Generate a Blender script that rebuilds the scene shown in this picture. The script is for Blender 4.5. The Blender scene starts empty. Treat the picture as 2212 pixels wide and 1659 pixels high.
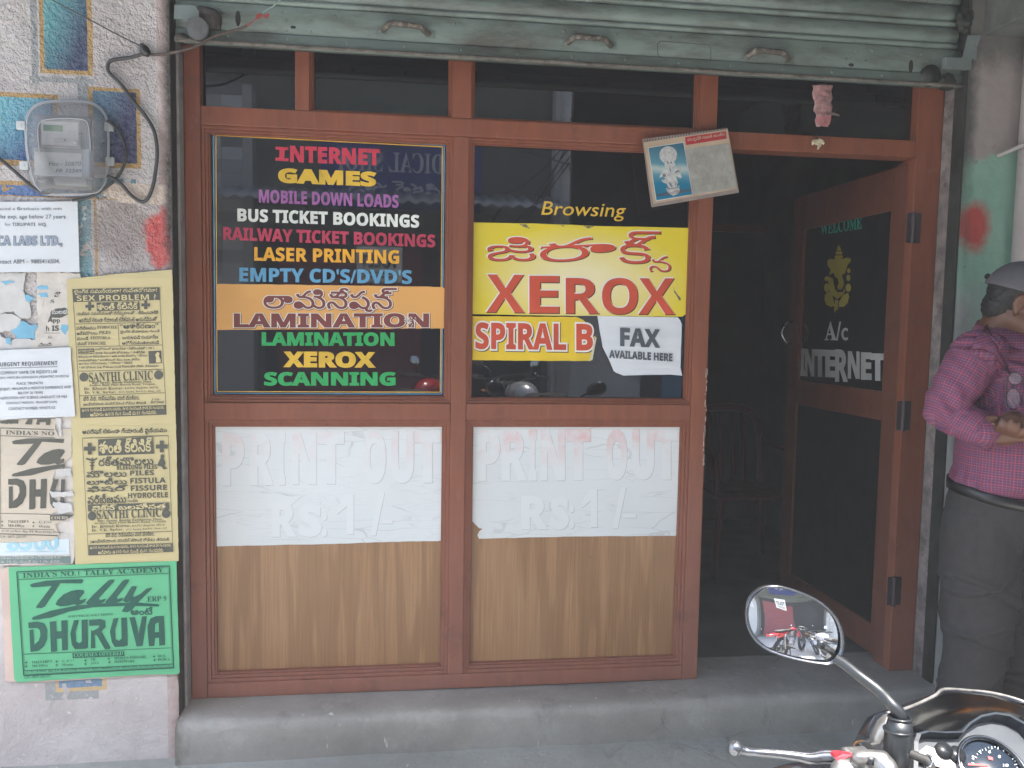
import bpy, bmesh, math, random
from mathutils import Vector, Matrix, noise, geometry
import numpy as np

C = bpy.context.scene.collection
SC = bpy.context.scene
random.seed(7)
PI = math.pi

# ------------------------------------------------------------------ camera, world, sun, exposure
FPX = 1700.0                                   # focal length in units of a 2212 px wide picture
YAW, PIT, ROL = [math.radians(a) for a in (7.126, -4.207, 0.956)]
CZ = 1.45
cy_, sy_ = math.cos(YAW), math.sin(YAW); cp_, sp_ = math.cos(PIT), math.sin(PIT); cr_, sr_ = math.cos(ROL), math.sin(ROL)
FW = Vector((sy_*cp_, cy_*cp_, sp_)); R0 = Vector((cy_, -sy_, 0)); U0 = R0.cross(FW)
RT = cr_*R0 + sr_*U0; UP = -sr_*R0 + cr_*U0
cam_d = bpy.data.cameras.new('camera'); cam = bpy.data.objects.new('camera', cam_d); C.objects.link(cam)
m = Matrix.Identity(4)
for i in range(3):
    m[i][0] = RT[i]; m[i][1] = UP[i]; m[i][2] = -FW[i]
m[2][3] = CZ
cam.matrix_world = m
cam_d.sensor_width = 36; cam_d.lens = 36*FPX/2212; cam_d.clip_start = 0.02; cam_d.clip_end = 500
SC.camera = cam

SUN_EL, SUN_AZ = math.radians(70), math.radians(172)     # azimuth clockwise from +Y: the sun stands high behind the camera
w = bpy.data.worlds.new('World'); SC.world = w; w.use_nodes = True
bgn = w.node_tree.nodes['Background']
sky = w.node_tree.nodes.new('ShaderNodeTexSky'); sky.sky_type = 'NISHITA'; sky.sun_disc = False
sky.sun_elevation = SUN_EL; sky.sun_rotation = SUN_AZ
sky.air_density = 1.2; sky.dust_density = 3.0
w.node_tree.links.new(sky.outputs[0], bgn.inputs[0]); bgn.inputs[1].default_value = 0.15
sun_d = bpy.data.lights.new('sun', 'SUN'); sun_d.energy = 4.0; sun_d.angle = math.radians(0.5); sun_d.color = (1.0, 0.95, 0.88)
sun = bpy.data.objects.new('sun', sun_d); C.objects.link(sun)
to_sun = Vector((math.sin(SUN_AZ)*math.cos(SUN_EL), math.cos(SUN_AZ)*math.cos(SUN_EL), math.sin(SUN_EL)))
sun.rotation_euler = to_sun.to_track_quat('Z', 'Y').to_euler()
sun.location = (0, -3, 12)
SC.view_settings.view_transform = 'Standard'; SC.view_settings.look = 'None'
SC.view_settings.gamma = 1; SC.view_settings.use_curve_mapping = False
SC.view_settings.exposure = 2.5
SC.cycles.use_denoising = True
SC.cycles.max_bounces = 8; SC.cycles.transparent_max_bounces = 12

# ------------------------------------------------------------------ picture coordinates to points on real planes
CR = {'D': (0, 0, 1), 'A1': (0, 0, 1/3), 'A2': (0, 553, 1/3), 'A3': (0, 1106, 1/3), 'A4': (378.03, 0, .29297),
      'A5': (972.07, 0, .29297), 'A6': (1566.1, 0, .29292), 'A7': (0, 885.7, .20183), 'A8': (0, 540.04, .14644),
      'A9': (1350.1, 259.2, .12369), 'B1': (378.03, 243.02, .39063), 'B2': (972.07, 270.02, .37432),
      'B3': (1512.1, 270.02, .3907), 'B4': (1890.1, 486.03, .32544), 'B5': (378.03, 864.06, .42328),
      'B6': (972.07, 864.06, .42311), 'B7': (1458.1, 918.07, .44668), 'B8': (1539.1, 1226.97, .3042),
      'C1': (1890.1, 0, .39061), 'C2': (1782.1, 918.07, .39079), 'C3': (324.02, 0, .1709), 'M': (27.0, 205.2, .14649),
      'C6': (1825.3, 1458.1, .17480)}
def uv(crop, x, y):
    ox, oy, s = CR[crop]; return ox+x*s, oy+y*s
def ray(u, v): return FW*FPX + RT*(u-1106) - UP*(v-829.5)
CAMP = Vector((0, 0, CZ))
class Plane:
    """a real plane in the place; pt() gives the point of it seen at a picture position, lifted off by `off` metres towards the street"""
    def __init__(s, p, n): s.p = Vector(p); s.n = Vector(n).normalized()
    def pt(s, crop, x, y, off=0.0):
        d = ray(*uv(crop, x, y)); t = (s.p + s.n*off - CAMP).dot(s.n)/d.dot(s.n)
        return CAMP + d*t
def YP(y): return Plane((0, y, 0), (0, -1, 0))
def K(crop, x, y, dep): return CAMP + ray(*uv(crop, x, y))/FPX*dep
YW, YF, YG = 2.63, 2.75, 2.79          # wall pier face, timber frame face, glass face
WALL, FRAME, GLASS = YP(YW), YP(YF), YP(YG)

# ------------------------------------------------------------------ materials
def srgb(r, g, b):
    f = lambda c: (c/255/12.92 if c <= 10 else ((c/255+.055)/1.055)**2.4)
    return (f(r), f(g), f(b))
class NT:
    def __init__(s, name):
        s.m = bpy.data.materials.new(name); s.m.use_nodes = True; s.t = s.m.node_tree
        s.b = s.t.nodes['Principled BSDF']; s.tc = s.t.nodes.new('ShaderNodeTexCoord'); s.co = s.tc.outputs['Object']
        s.geo = s.t.nodes.new('ShaderNodeNewGeometry'); s.pos = s.geo.outputs['Position']
    def L(s, a, b): s.t.links.new(a, b)
    def setin(s, sock, v):
        if isinstance(v, bpy.types.NodeSocket): s.L(v, sock)
        elif isinstance(v, (tuple, list)) and len(v) == 3 and sock.type == 'RGBA': sock.default_value = (*v, 1)
        else: sock.default_value = v
    def math(s, op, a, b=0.0, clamp=False):
        n = s.t.nodes.new('ShaderNodeMath'); n.operation = op; n.use_clamp = clamp
        s.setin(n.inputs[0], a); s.setin(n.inputs[1], b); return n.outputs[0]
    def mix(s, f, a, b, mode='MIX'):
        n = s.t.nodes.new('ShaderNodeMix'); n.data_type = 'RGBA'; n.blend_type = mode; n.clamp_factor = True
        s.setin(n.inputs[0], f); s.setin(n.inputs[6], a); s.setin(n.inputs[7], b); return n.outputs[2]
    def map(s, scale=(1, 1, 1), vec=None, loc=(0, 0, 0), rot=(0, 0, 0)):
        n = s.t.nodes.new('ShaderNodeMapping'); n.inputs['Scale'].default_value = scale; n.inputs['Location'].default_value = loc
        n.inputs['Rotation'].default_value = rot
        s.L(vec or s.co, n.inputs[0]); return n.outputs[0]
    def noise(s, scale, detail=4, vec=None, rough=.55, dist=0.0, col=False):
        n = s.t.nodes.new('ShaderNodeTexNoise'); n.inputs['Scale'].default_value = scale; n.inputs['Detail'].default_value = detail
        n.inputs['Roughness'].default_value = rough; n.inputs['Distortion'].default_value = dist
        s.L(vec or s.co, n.inputs['Vector']); return n.outputs[1 if col else 0]
    def voro(s, scale, vec=None, feature='F1', rnd=1.0):
        n = s.t.nodes.new('ShaderNodeTexVoronoi'); n.feature = feature; n.inputs['Scale'].default_value = scale
        n.inputs['Randomness'].default_value = rnd; s.L(vec or s.co, n.inputs['Vector']); return n.outputs['Distance']
    def ramp(s, f, lo, hi):
        n = s.t.nodes.new('ShaderNodeMapRange'); n.inputs[1].default_value = lo; n.inputs[2].default_value = hi
        s.setin(n.inputs[0], f); return n.outputs[0]
    def sep(s, vec):
        n = s.t.nodes.new('ShaderNodeSeparateXYZ'); s.L(vec, n.inputs[0]); return n.outputs
    def bump(s, h, strength=.3, dist=.002, prev=None):
        n = s.t.nodes.new('ShaderNodeBump'); n.inputs['Strength'].default_value = strength; n.inputs['Distance'].default_value = dist
        s.setin(n.inputs['Height'], h)
        if prev: s.L(prev, n.inputs['Normal'])
        return n.outputs[0]
    def out(s, col=None, rough=None, normal=None, metal=None, **kw):
        if col is not None: s.setin(s.b.inputs['Base Color'], col)
        if rough is not None: s.setin(s.b.inputs['Roughness'], rough)
        if metal is not None: s.setin(s.b.inputs['Metallic'], metal)
        if normal is not None: s.L(normal, s.b.inputs['Normal'])
        for k, v in kw.items(): s.setin(s.b.inputs[k], v)
        return s.m
_M = {}
def mat(name, col=(.5, .5, .5), rough=.6, metal=0.0, var=.15, vs=6, bump=.15, bs=80, dirt=None, dirt_amt=.5, ds=7, coat=0.0, aniso=(1, 1, 1)):
    if name in _M: return _M[name]
    n = NT(name); v = n.map(aniso)
    f = n.noise(vs, 5, v)
    lo = tuple(c*(1-var) for c in col); hi = tuple(min(1, c*(1+var)) for c in col)
    c = n.mix(n.ramp(f, .3, .7), lo, hi)
    r = n.ramp(n.noise(vs*2.3, 4, v), .2, .8); r = n.math('MULTIPLY_ADD', r, .2); r.node.inputs[2].default_value = rough-.1
    if dirt:
        d = n.ramp(n.noise(ds, 7, v, .7), 1-dirt_amt-.12, 1-dirt_amt+.12); c = n.mix(n.math('MULTIPLY', d, .8), c, dirt)
    nm = n.bump(n.noise(bs, 4, v), bump, .002) if bump else None
    m = n.out(c, r, nm, metal)
    if coat: n.b.inputs['Coat Weight'].default_value = coat; n.b.inputs['Coat Roughness'].default_value = .08
    _M[name] = m; return m
def flat(name, rgb, rough=.55, k=1.0, **kw):
    c = tuple(x*k for x in srgb(*rgb)); return mat(name, c, rough, var=.06, bump=.05, **kw)

def wood_paint(nm_='reddish_brown_varnished_timber', k=1.0):
    n = NT(nm_)
    g = n.noise(3, 5, n.map((9, 9, 1.2)), .6, .6); big = n.noise(2.2, 3)
    c = n.mix(n.ramp(g, .3, .75), (.175, .046, .019), (.245, .070, .030))
    c = n.mix(n.math('MULTIPLY', n.ramp(big, .45, .8), .5), c, (.24, .09, .06))
    dust = n.ramp(n.noise(9, 7, None, .7), .62, .8); c = n.mix(n.math('MULTIPLY', dust, .35), c, (.30, .22, .19))
    spk = n.ramp(n.noise(55, 3, None, .5), .74, .78); c = n.mix(n.math('MULTIPLY', spk, .7), c, (.05, .025, .02))
    low = n.ramp(n.math('ADD', n.sep(n.pos)[2], n.math('MULTIPLY', n.noise(5, 5), .5)), 1.35, .55); c = n.mix(n.math('MULTIPLY', low, .22), c, (.36, .20, .17))
    scr = n.ramp(n.noise(30, 2, n.map((5, 5, .25)), .5), .77, .79); c = n.mix(n.math('MULTIPLY', scr, .55), c, (.40, .22, .17))
    gm = n.ramp(n.noise(4.5, 6, None, .75), .58, .72); c = n.mix(n.math('MULTIPLY', gm, .45), c, (.07, .025, .018))
    nm = n.bump(n.noise(40, 5, n.map((4, 4, .6))), .2, .003); nm = n.bump(n.noise(8, 3), .1, .01, nm)
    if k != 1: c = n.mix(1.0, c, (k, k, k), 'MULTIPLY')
    return n.out(c, n.math('MULTIPLY_ADD', n.noise(14, 5), .25), nm, **{'Coat Weight': .15, 'Coat Roughness': .3})
def laminate():
    n = NT('wood_grain_laminate')
    v = n.map((1, 1, .10)); wob = n.noise(5, 3, v, .5, 1.2)
    p = n.sep(n.pos)
    w1 = n.t.nodes.new('ShaderNodeTexWave'); w1.wave_type = 'RINGS'; w1.rings_direction = 'X' ; w1.inputs['Scale'].default_value = 3.2
    w1.inputs['Distortion'].default_value = 6; w1.inputs['Detail'].default_value = 3; w1.inputs['Detail Scale'].default_value = 1.3
    n.L(n.map((3.0, 1, .22)), w1.inputs['Vector'])
    fine = n.noise(190, 4, n.map((1, 1, .02)), .6); mid = n.noise(48, 4, n.map((1, 1, .035)), .6, .5)
    c = n.mix(n.ramp(fine, .3, .7), (.29, .145, .062), (.40, .228, .112))
    c = n.mix(n.math('MULTIPLY', n.ramp(mid, .4, .75), .45), c, (.25, .118, .048))
    c = n.mix(n.math('MULTIPLY', n.ramp(w1.outputs[1], .72, .95), .45), c, (.17, .08, .03))
    c = n.mix(n.math('MULTIPLY', n.ramp(n.noise(3, 3), .5, .8), .3), c, (.36, .22, .12))
    st = n.ramp(n.noise(26, 3, None, .4), .76, .80); c = n.mix(n.math('MULTIPLY', st, .6), c, (.06, .035, .02))
    return n.out(c, .42, n.bump(fine, .08, .001))
def concrete(name, a, b, dust, rough=.75):
    n = NT(name)
    c = n.mix(n.ramp(n.noise(2.2, 6, None, .65), .35, .65), a, b)
    c = n.mix(n.math('MULTIPLY', n.ramp(n.noise(11, 7, None, .7), .55, .75), .6), c, dust)
    st = n.ramp(n.noise(30, 3, n.map((1, 1, .3)), .5), .70, .76); c = n.mix(n.math('MULTIPLY', st, .55), c, tuple(x*1.9 for x in dust))
    dk = n.ramp(n.noise(5, 5, n.map((1.5, 1, .6)), .7), .60, .75); c = n.mix(n.math('MULTIPLY', dk, .55), c, tuple(x*.45 for x in a))
    sc_ = n.ramp(n.noise(26, 2, n.map((6, 1, .5), None, rot=(0, 0, .5)), .5), .76, .79); c = n.mix(n.math('MULTIPLY', sc_, .6), c, tuple(x*2.2 for x in dust))
    vo = n.voro(2.3, n.map((1, 1, 1), None, rot=(.3, .2, .4)), 'DISTANCE_TO_EDGE'); crk = n.math('MULTIPLY', n.math('SUBTRACT', 1.0, n.ramp(n.math('ADD', vo, n.math('MULTIPLY', n.math('SUBTRACT', n.noise(14, 5), .5), .05)), .0, .008)), n.ramp(n.noise(1.6, 2), .5, .58)); c = n.mix(n.math('MULTIPLY', crk, .32), c, tuple(x*.25 for x in a))
    gr = n.noise(160, 3, None, .7); c = n.mix(n.math('MULTIPLY', n.ramp(gr, .55, .8), .35), c, tuple(x*.5 for x in a))
    nm = n.bump(n.noise(45, 8, None, .7), .6, .006); nm = n.bump(n.noise(5, 5, None, .6), .4, .02, nm)
    return n.out(c, n.math('MULTIPLY_ADD', n.noise(6, 4), .3, False), nm) if False else n.out(c, rough, nm)
def dark_glass():
    n = NT('dark_tinted_glass')
    sm = n.ramp(n.noise(7, 6, None, .7), .5, .8)
    c = n.mix(n.math('MULTIPLY', sm, .5), (.006, .006, .008), (.022, .022, .024))
    r = n.math('MULTIPLY_ADD', sm, .05); r.node.inputs[2].default_value = .015
    return n.out(c, r, None, **{'IOR': 1.66})

TIMBER = wood_paint(); LAM = laminate(); DG = dark_glass()
STEP = concrete('worn_grey_step_cement', (.22, .21, .19), (.33, .32, .295), (.40, .385, .355), .6)
GROUND = concrete('street_cement', (.27, .27, .26), (.36, .355, .34), (.42, .40, .37))
BLACK = mat('black_plastic', (.012, .012, .013), .35, var=.3, coat=.2)
DARKGRIME = mat('black_grime', (.018, .018, .017), .8, var=.4, vs=20)

# ------------------------------------------------------------------ object helpers
def link_mesh(name, me, mt, parent=None, smooth=False):
    o = bpy.data.objects.new(name, me); C.objects.link(o)
    if mt is not None and not me.materials:
        for q in (mt if isinstance(mt, (list, tuple)) else [mt]): me.materials.append(q)
    if smooth: me.polygons.foreach_set('use_smooth', [True]*len(me.polygons))
    if parent is not None:
        o.parent = parent; o.matrix_parent_inverse = parent.matrix_basis.inverted() if parent.parent is None else Matrix.Identity(4)
        if parent.parent is not None: o.matrix_parent_inverse = Matrix.Identity(4)
    return o
def M_(name, V, F, mt, parent=None, smooth=False):
    me = bpy.data.meshes.new(name); me.from_pydata([tuple(v) for v in V], [], [tuple(f) for f in F]); me.update()
    return link_mesh(name, me, mt, parent, smooth)
def from_bm(name, bm, mt, parent=None, smooth=False):
    me = bpy.data.meshes.new(name); bm.normal_update(); bm.to_mesh(me); bm.free(); return link_mesh(name, me, mt, parent, smooth)
def bm_box(bm, x0, x1, y0, y1, z0, z1, bev=0.0):
    vs = [bm.verts.new((x, y, z)) for z in (z0, z1) for y in (y0, y1) for x in (x0, x1)]
    fs = [bm.faces.new([vs[i] for i in q]) for q in ((0, 2, 3, 1), (4, 5, 7, 6), (0, 1, 5, 4), (2, 6, 7, 3), (0, 4, 6, 2), (1, 3, 7, 5))]
    if bev:
        es = {e for f in fs for e in f.edges}
        bmesh.ops.bevel(bm, geom=list(es), offset=bev, segments=2, affect='EDGES', profile=.6)
def box(name, x0, x1, y0, y1, z0, z1, mt, parent=None, bev=0.003):
    bm = bmesh.new(); bm_box(bm, min(x0, x1), max(x0, x1), min(y0, y1), max(y0, y1), min(z0, z1), max(z0, z1), bev); return from_bm(name, bm, mt, parent)
def tag(o, label=None, cat=None, group=None, kind=None):
    if label: o['label'] = label
    if cat: o['category'] = cat
    if group: o['group'] = group
    if kind: o['kind'] = kind
    return o
def thing(name, label, cat, loc=(0, 0, 0), group=None, kind=None):
    o = bpy.data.objects.new(name, None); C.objects.link(o); o.location = loc; o.empty_display_size = .05
    return tag(o, label, cat, group, kind)
def origin_to(o, loc):
    """put a mesh thing's origin at its base"""
    loc = Vector(loc); o.data.transform(Matrix.Translation(-loc)); o.location = loc; return o
def sweep(bm, pts, rad, seg=10, cap=True):
    pts = [Vector(p) for p in pts]; n = len(pts)
    rad = rad if isinstance(rad, (list, tuple)) else [rad]*n
    T = [(pts[min(i+1, n-1)]-pts[max(i-1, 0)]).normalized() for i in range(n)]
    ref = Vector((0, 0, 1)) if abs(T[0].z) < .9 else Vector((1, 0, 0))
    N = T[0].cross(ref).normalized(); rings = []
    for i in range(n):
        N = (N - T[i]*N.dot(T[i])).normalized(); B = T[i].cross(N)
        rings.append([bm.verts.new(pts[i]+(N*math.cos(2*PI*k/seg)+B*math.sin(2*PI*k/seg))*rad[i]) for k in range(seg)])
    for a, b in zip(rings, rings[1:]):
        for k in range(seg): bm.faces.new((a[k], a[(k+1) % seg], b[(k+1) % seg], b[k]))
    if cap:
        bm.faces.new(rings[0][::-1]); bm.faces.new(rings[-1])
def smooth_path(pts, n=6):
    P_ = [Vector(p) for p in pts]; out = []
    for i in range(len(P_)-1):
        a, b, c, d = P_[max(i-1, 0)], P_[i], P_[i+1], P_[min(i+2, len(P_)-1)]
        for k in range(n):
            t = k/n; out.append(.5*((2*b)+(c-a)*t+(2*a-5*b+4*c-d)*t*t+(3*b-a-3*c+d)*t**3))
    return out+[P_[-1]]
def tube(name, pts, r, mt, parent=None, seg=10, curve=False):
    if curve:
        pts = smooth_path(pts)
        if isinstance(r, (list, tuple)): r = [float(np.interp(i/(len(pts)-1), np.linspace(0, 1, len(r)), r)) for i in range(len(pts))]
    bm = bmesh.new(); sweep(bm, pts, r, seg); return from_bm(name, bm, mt, parent, True)
def bm_ell(bm, c, r, rot=None, u=16, v=10):
    mtx = Matrix.Translation(Vector(c)) @ (rot.to_4x4() if rot else Matrix.Identity(4)) @ Matrix.Diagonal((*r, 1))
    bmesh.ops.create_uvsphere(bm, u_segments=u, v_segments=v, radius=1, matrix=mtx)
def bm_cyl(bm, c, axis, r, h, seg=24, r2=None):
    q = Vector(axis).to_track_quat('Z', 'Y').to_matrix().to_4x4()
    bmesh.ops.create_cone(bm, cap_ends=True, segments=seg, radius1=r, radius2=r if r2 is None else r2, depth=h, matrix=Matrix.Translation(Vector(c)) @ q)
def bm_torus(bm, c, axis, R, r, seg=40, sg=10):
    q = Vector(axis).to_track_quat('Z', 'Y').to_matrix(); c = Vector(c); rings = []
    for i in range(seg):
        a = 2*PI*i/seg; ring = []
        for k in range(sg):
            b = 2*PI*k/sg; ring.append(bm.verts.new(c+q@Vector(((R+r*math.cos(b))*math.cos(a), (R+r*math.cos(b))*math.sin(a), r*math.sin(b)))))
        rings.append(ring)
    for i in range(seg):
        for k in range(sg):
            bm.faces.new((rings[i][k], rings[(i+1) % seg][k], rings[(i+1) % seg][(k+1) % sg], rings[i][(k+1) % sg]))

# polygons with holes on a plane, given thickness towards the wall
def poly_fill(contours):
    """contours: list of lists of 2D points. Returns groups (outer, holes)."""
    def area(c): return .5*sum(a[0]*b[1]-b[0]*a[1] for a, b in zip(c, c[1:]+c[:1]))
    def inside(p, c):
        r = False
        for a, b in zip(c, c[1:]+c[:1]):
            if (a[1] > p[1]) != (b[1] > p[1]) and p[0] < (b[0]-a[0])*(p[1]-a[1])/(b[1]-a[1])+a[0]: r = not r
        return r
    A = [area(c) for c in contours]
    if not A: return []
    s = 1 if A[max(range(len(A)), key=lambda i: abs(A[i]))] > 0 else -1
    outs = [[c, []] for c, a in zip(contours, A) if a*s > 0]; oa = [abs(a) for a in A if a*s > 0]
    for c, a in zip(contours, A):
        if a*s < 0 and outs:
            cand = [i for i, o in enumerate(outs) if oa[i] > abs(a) and inside(c[0], o[0])]
            if cand: outs[min(cand, key=lambda i: oa[i])][1].append(c)
    return outs
STY = {'b': 0x1D5D4, 's': 0x1D400}
_CH = {}; _ADV = {}
def _map(ch, style):
    return chr(STY[style]+ord(ch)-65) if style in STY and 'A' <= ch <= 'Z' else ch
def _contours(o):
    cu = o.to_curve(bpy.context.evaluated_depsgraph_get()); cons = []
    for sp in cu.splines:
        bp = sp.bezier_points; n = len(bp); c = []
        for i in range(n):
            a, b = bp[i], bp[(i+1) % n]
            lin = (a.co+(b.co-a.co)/3-a.handle_right).length < 1e-3 and (b.co+(a.co-b.co)/3-b.handle_left).length < 1e-3
            if lin or (b.co-a.co).length < .012: c.append((a.co.x, a.co.y)); continue
            for p in geometry.interpolate_bezier(a.co, a.handle_right, b.handle_left, b.co, 4)[:-1]: c.append((p.x, p.y))
        d = [p for i, p in enumerate(c) if (Vector(p)-Vector(c[i-1])).length > 1e-4]
        if len(d) >= 3: cons.append(d)
    o.to_curve_clear(); return cons
def load_chars(chars):
    """outlines of many characters from one text object: each stands on a line of its own between two bars that give its advance"""
    chars = [c for c in chars if c not in _CH]
    if not chars: return
    f = bpy.data.curves.new('t', 'FONT'); f.space_line = 2.0; f.body = '\n'.join(['||']+['|'+c+'|' for c in chars])
    o = bpy.data.objects.new('t', f); C.objects.link(o); cons = _contours(o); bpy.data.objects.remove(o); bpy.data.curves.remove(f)
    ext = lambda c: (min(p[0] for p in c), max(p[0] for p in c), min(p[1] for p in c), max(p[1] for p in c))
    E_ = [ext(c) for c in cons]; top = [e for e in E_ if e[3] > -.5]; bw, bh = top[0][1]-top[0][0], top[0][3]-top[0][2]; ybar = top[0][2]
    x0 = min(e[0] for e in top); adv0 = max(e[0] for e in top)-x0
    isbar = lambda e: abs(e[1]-e[0]-bw) < 2e-3 and abs(e[3]-e[2]-bh) < 2e-3
    bars = [e for e in E_ if isbar(e)]; ys = sorted({round(e[2]-ybar, 2) for e in bars}, reverse=True); step = -(ys[-1]-ys[0])/(len(ys)-1)
    lines = [[] for _ in chars]; adv = [0]*len(chars)
    for c, e in zip(cons, E_):
        if isbar(e):
            k = round(-(e[2]-ybar)/step)
            if k > 0: adv[k-1] = max(adv[k-1], e[0]-x0-adv0)
    for c, e in zip(cons, E_):
        if isbar(e): continue
        k = round((-(e[2]+e[3])/2+.3)/step)
        if k > 0: lines[k-1].append([(p[0]-adv0, p[1]+k*step) for p in c])
    for ch, ln, ad in zip(chars, lines, adv):
        if ln:
            ar = [.5*sum(a[0]*b[1]-b[0]*a[1] for a, b in zip(c, c[1:]+c[:1])) for c in ln]
            if ar[max(range(len(ar)), key=lambda i: abs(ar[i]))] < 0: ln = [c[::-1] for c in ln]
        _CH[ch] = ln; _ADV[ch] = ad
def glyphs(text, style):
    t = [_map(c, style) for c in text]; load_chars(sorted(set(t))); x = 0; out = []
    for c in t:
        out += [[(p[0]+x, p[1]) for p in q] for q in _CH[c]]; x += _ADV[c]
    if style == 'i': out = [[(p[0]+.2*p[1], p[1]) for p in q] for q in out]
    return out
def embolden(cons, w):
    if not w: return cons
    A = [.5*sum(a[0]*b[1]-b[0]*a[1] for a, b in zip(c, c[1:]+c[:1])) for c in cons]
    s = 1 if A[max(range(len(A)), key=lambda i: abs(A[i]))] > 0 else -1
    out = []
    for c in cons:
        d = []
        for i, p in enumerate(c):
            a, b = Vector(c[i-1]), Vector(c[(i+1) % len(c)]); P0 = Vector(p)
            e1, e2 = (P0-a).normalized(), (b-P0).normalized()
            n1, n2 = Vector((e1.y, -e1.x))*s, Vector((e2.y, -e2.x))*s
            nn = (n1+n2); l = nn.length
            if l < 1e-4: d.append(p); continue
            nn /= l; k = min(1.8, 1/max(.3, nn.dot(n1))); q = P0+nn*w*k; d.append((q.x, q.y))
        out.append(d)
    return out
def emit(bm, surf, cons2d, mapf, off):
    for gi, (outer, holes) in enumerate(poly_fill(cons2d)):
        loops = [outer]+holes; P2 = []; ed = []
        for l in loops:
            k = len(P2); P2 += [Vector((p[0], p[1])) for p in l]; ed += [(k+i, k+(i+1) % len(l)) for i in range(len(l))]
        sc = max(max(abs(p.x) for p in P2), max(abs(p.y) for p in P2), 1e-6)
        try: vo, _, fo, *_r = geometry.delaunay_2d_cdt([p/sc for p in P2], ed, [], 1, 1e-6)
        except Exception: continue
        vs = [bm.verts.new(mapf(p.x*sc, p.y*sc, off+.00006*(gi % 4))) for p in vo]
        for t in fo:
            if holes:
                g = sum((vo[i] for i in t), Vector((0, 0)))*(sc/len(t))
                if any(in_loop(g, h) for h in holes): continue
            try: bm.faces.new([vs[i] for i in t])
            except ValueError: pass
def in_loop(p, c):
    r = False
    for a, b in zip(c, c[1:]+c[:1]):
        if (a[1] > p[1]) != (b[1] > p[1]) and p[0] < (b[0]-a[0])*(p[1]-a[1])/(b[1]-a[1])+a[0]: r = not r
    return r
def add_text(bm, surf, crop, text, style, x0, y0, x1, y1, h, bold=0.0, lean=0.0, off=.0012, shift=(0, 0)):
    """lettering whose ink spans (x0,y0)-(x1,y1) along the bottom and is h tall, in picture units of `crop`"""
    cons = glyphs(text, style)
    if not cons: return
    xs = [p[0] for c in cons for p in c]; ys = [p[1] for c in cons for p in c]
    a, b, c_, d = min(xs), max(xs), min(ys), max(ys)
    if bold: cons = embolden(cons, bold)
    def mp(x, y, o):
        s, t = (x-a)/(b-a), (y-c_)/max(d-c_, 1e-6)
        return surf.pt(crop, x0+(x1-x0)*s+lean*t+shift[0], y0+(y1-y0)*s-h*t+shift[1], o)
    emit(bm, surf, cons, mp, off)
def add_poly(bm, surf, crop, pts, off=.0012, holes=()):
    emit(bm, surf, [list(pts)]+[list(h) for h in holes], lambda x, y, o: surf.pt(crop, x, y, o), off)
def add_line(bm, surf, crop, x0, y0, x1, y1, wd, off=.0012):
    d = Vector((x1-x0, y1-y0)).normalized(); n = Vector((-d.y, d.x))*wd/2
    add_poly(bm, surf, crop, [(x0+n.x, y0+n.y), (x1+n.x, y1+n.y), (x1-n.x, y1-n.y), (x0-n.x, y0-n.y)], off)
def add_frame(bm, surf, crop, q, wd, off=.0012):
    for a, b in zip(q, q[1:]+q[:1]): add_line(bm, surf, crop, *a, *b, wd, off)
def circ(cx, cy, r, n=20, ry=None): return [(cx+r*math.cos(2*PI*i/n), cy+(ry or r)*math.sin(2*PI*i/n)) for i in range(n)]
def plus(cx, cy, s, t=.34): 
    a, b = s/2, s*t/2
    return [(cx-b, cy-a), (cx+b, cy-a), (cx+b, cy-b), (cx+a, cy-b), (cx+a, cy+b), (cx+b, cy+b), (cx+b, cy+a), (cx-b, cy+a), (cx-b, cy+b), (cx-a, cy+b), (cx-a, cy-b), (cx-b, cy-b)]
def ragged(pts, amp, step, seed=0):
    """torn edge: the outline broken into short uneven steps"""
    rn = random.Random(seed); out = []
    for a, b in zip(pts, pts[1:]+pts[:1]):
        d = Vector((b[0]-a[0], b[1]-a[1])); n = max(1, int(d.length/step)); nr = Vector((-d.y, d.x)).normalized() if d.length else Vector((0, 0))
        for i in range(n):
            t = i/n; j = rn.uniform(-amp, amp) if i else 0; out.append((a[0]+d.x*t+nr.x*j, a[1]+d.y*t+nr.y*j))
    return out
def sheet(name, surf, crop, pts, mt, off=.002, th=.0015, parent=None, amp=0.0, step=30, seed=0, wave=0.0):
    """a flat sheet with real thickness standing `off` in front of the plane"""
    if amp: pts = ragged(pts, amp, step, seed)
    bm = bmesh.new()
    cons = [list(pts)]
    tris = geometry.tessellate_polygon([[Vector((p[0], p[1], 0)) for p in pts]])
    def wv(x, y): return wave*noise.noise(Vector((x*.011+seed, y*.011, 0)))
    f = [bm.verts.new(surf.pt(crop, x, y, off+th+wv(x, y))) for x, y in pts]
    g = [bm.verts.new(surf.pt(crop, x, y, off+wv(x, y))) for x, y in pts]
    for t in tris:
        try: bm.faces.new([f[i] for i in t]); bm.faces.new([g[i] for i in t][::-1])
        except ValueError: pass
    n = len(pts)
    for i in range(n):
        try: bm.faces.new((f[i], f[(i+1) % n], g[(i+1) % n], g[i]))
        except ValueError: pass
    bmesh.ops.recalc_face_normals(bm, faces=bm.faces)
    return from_bm(name, bm, mt, parent)
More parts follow.
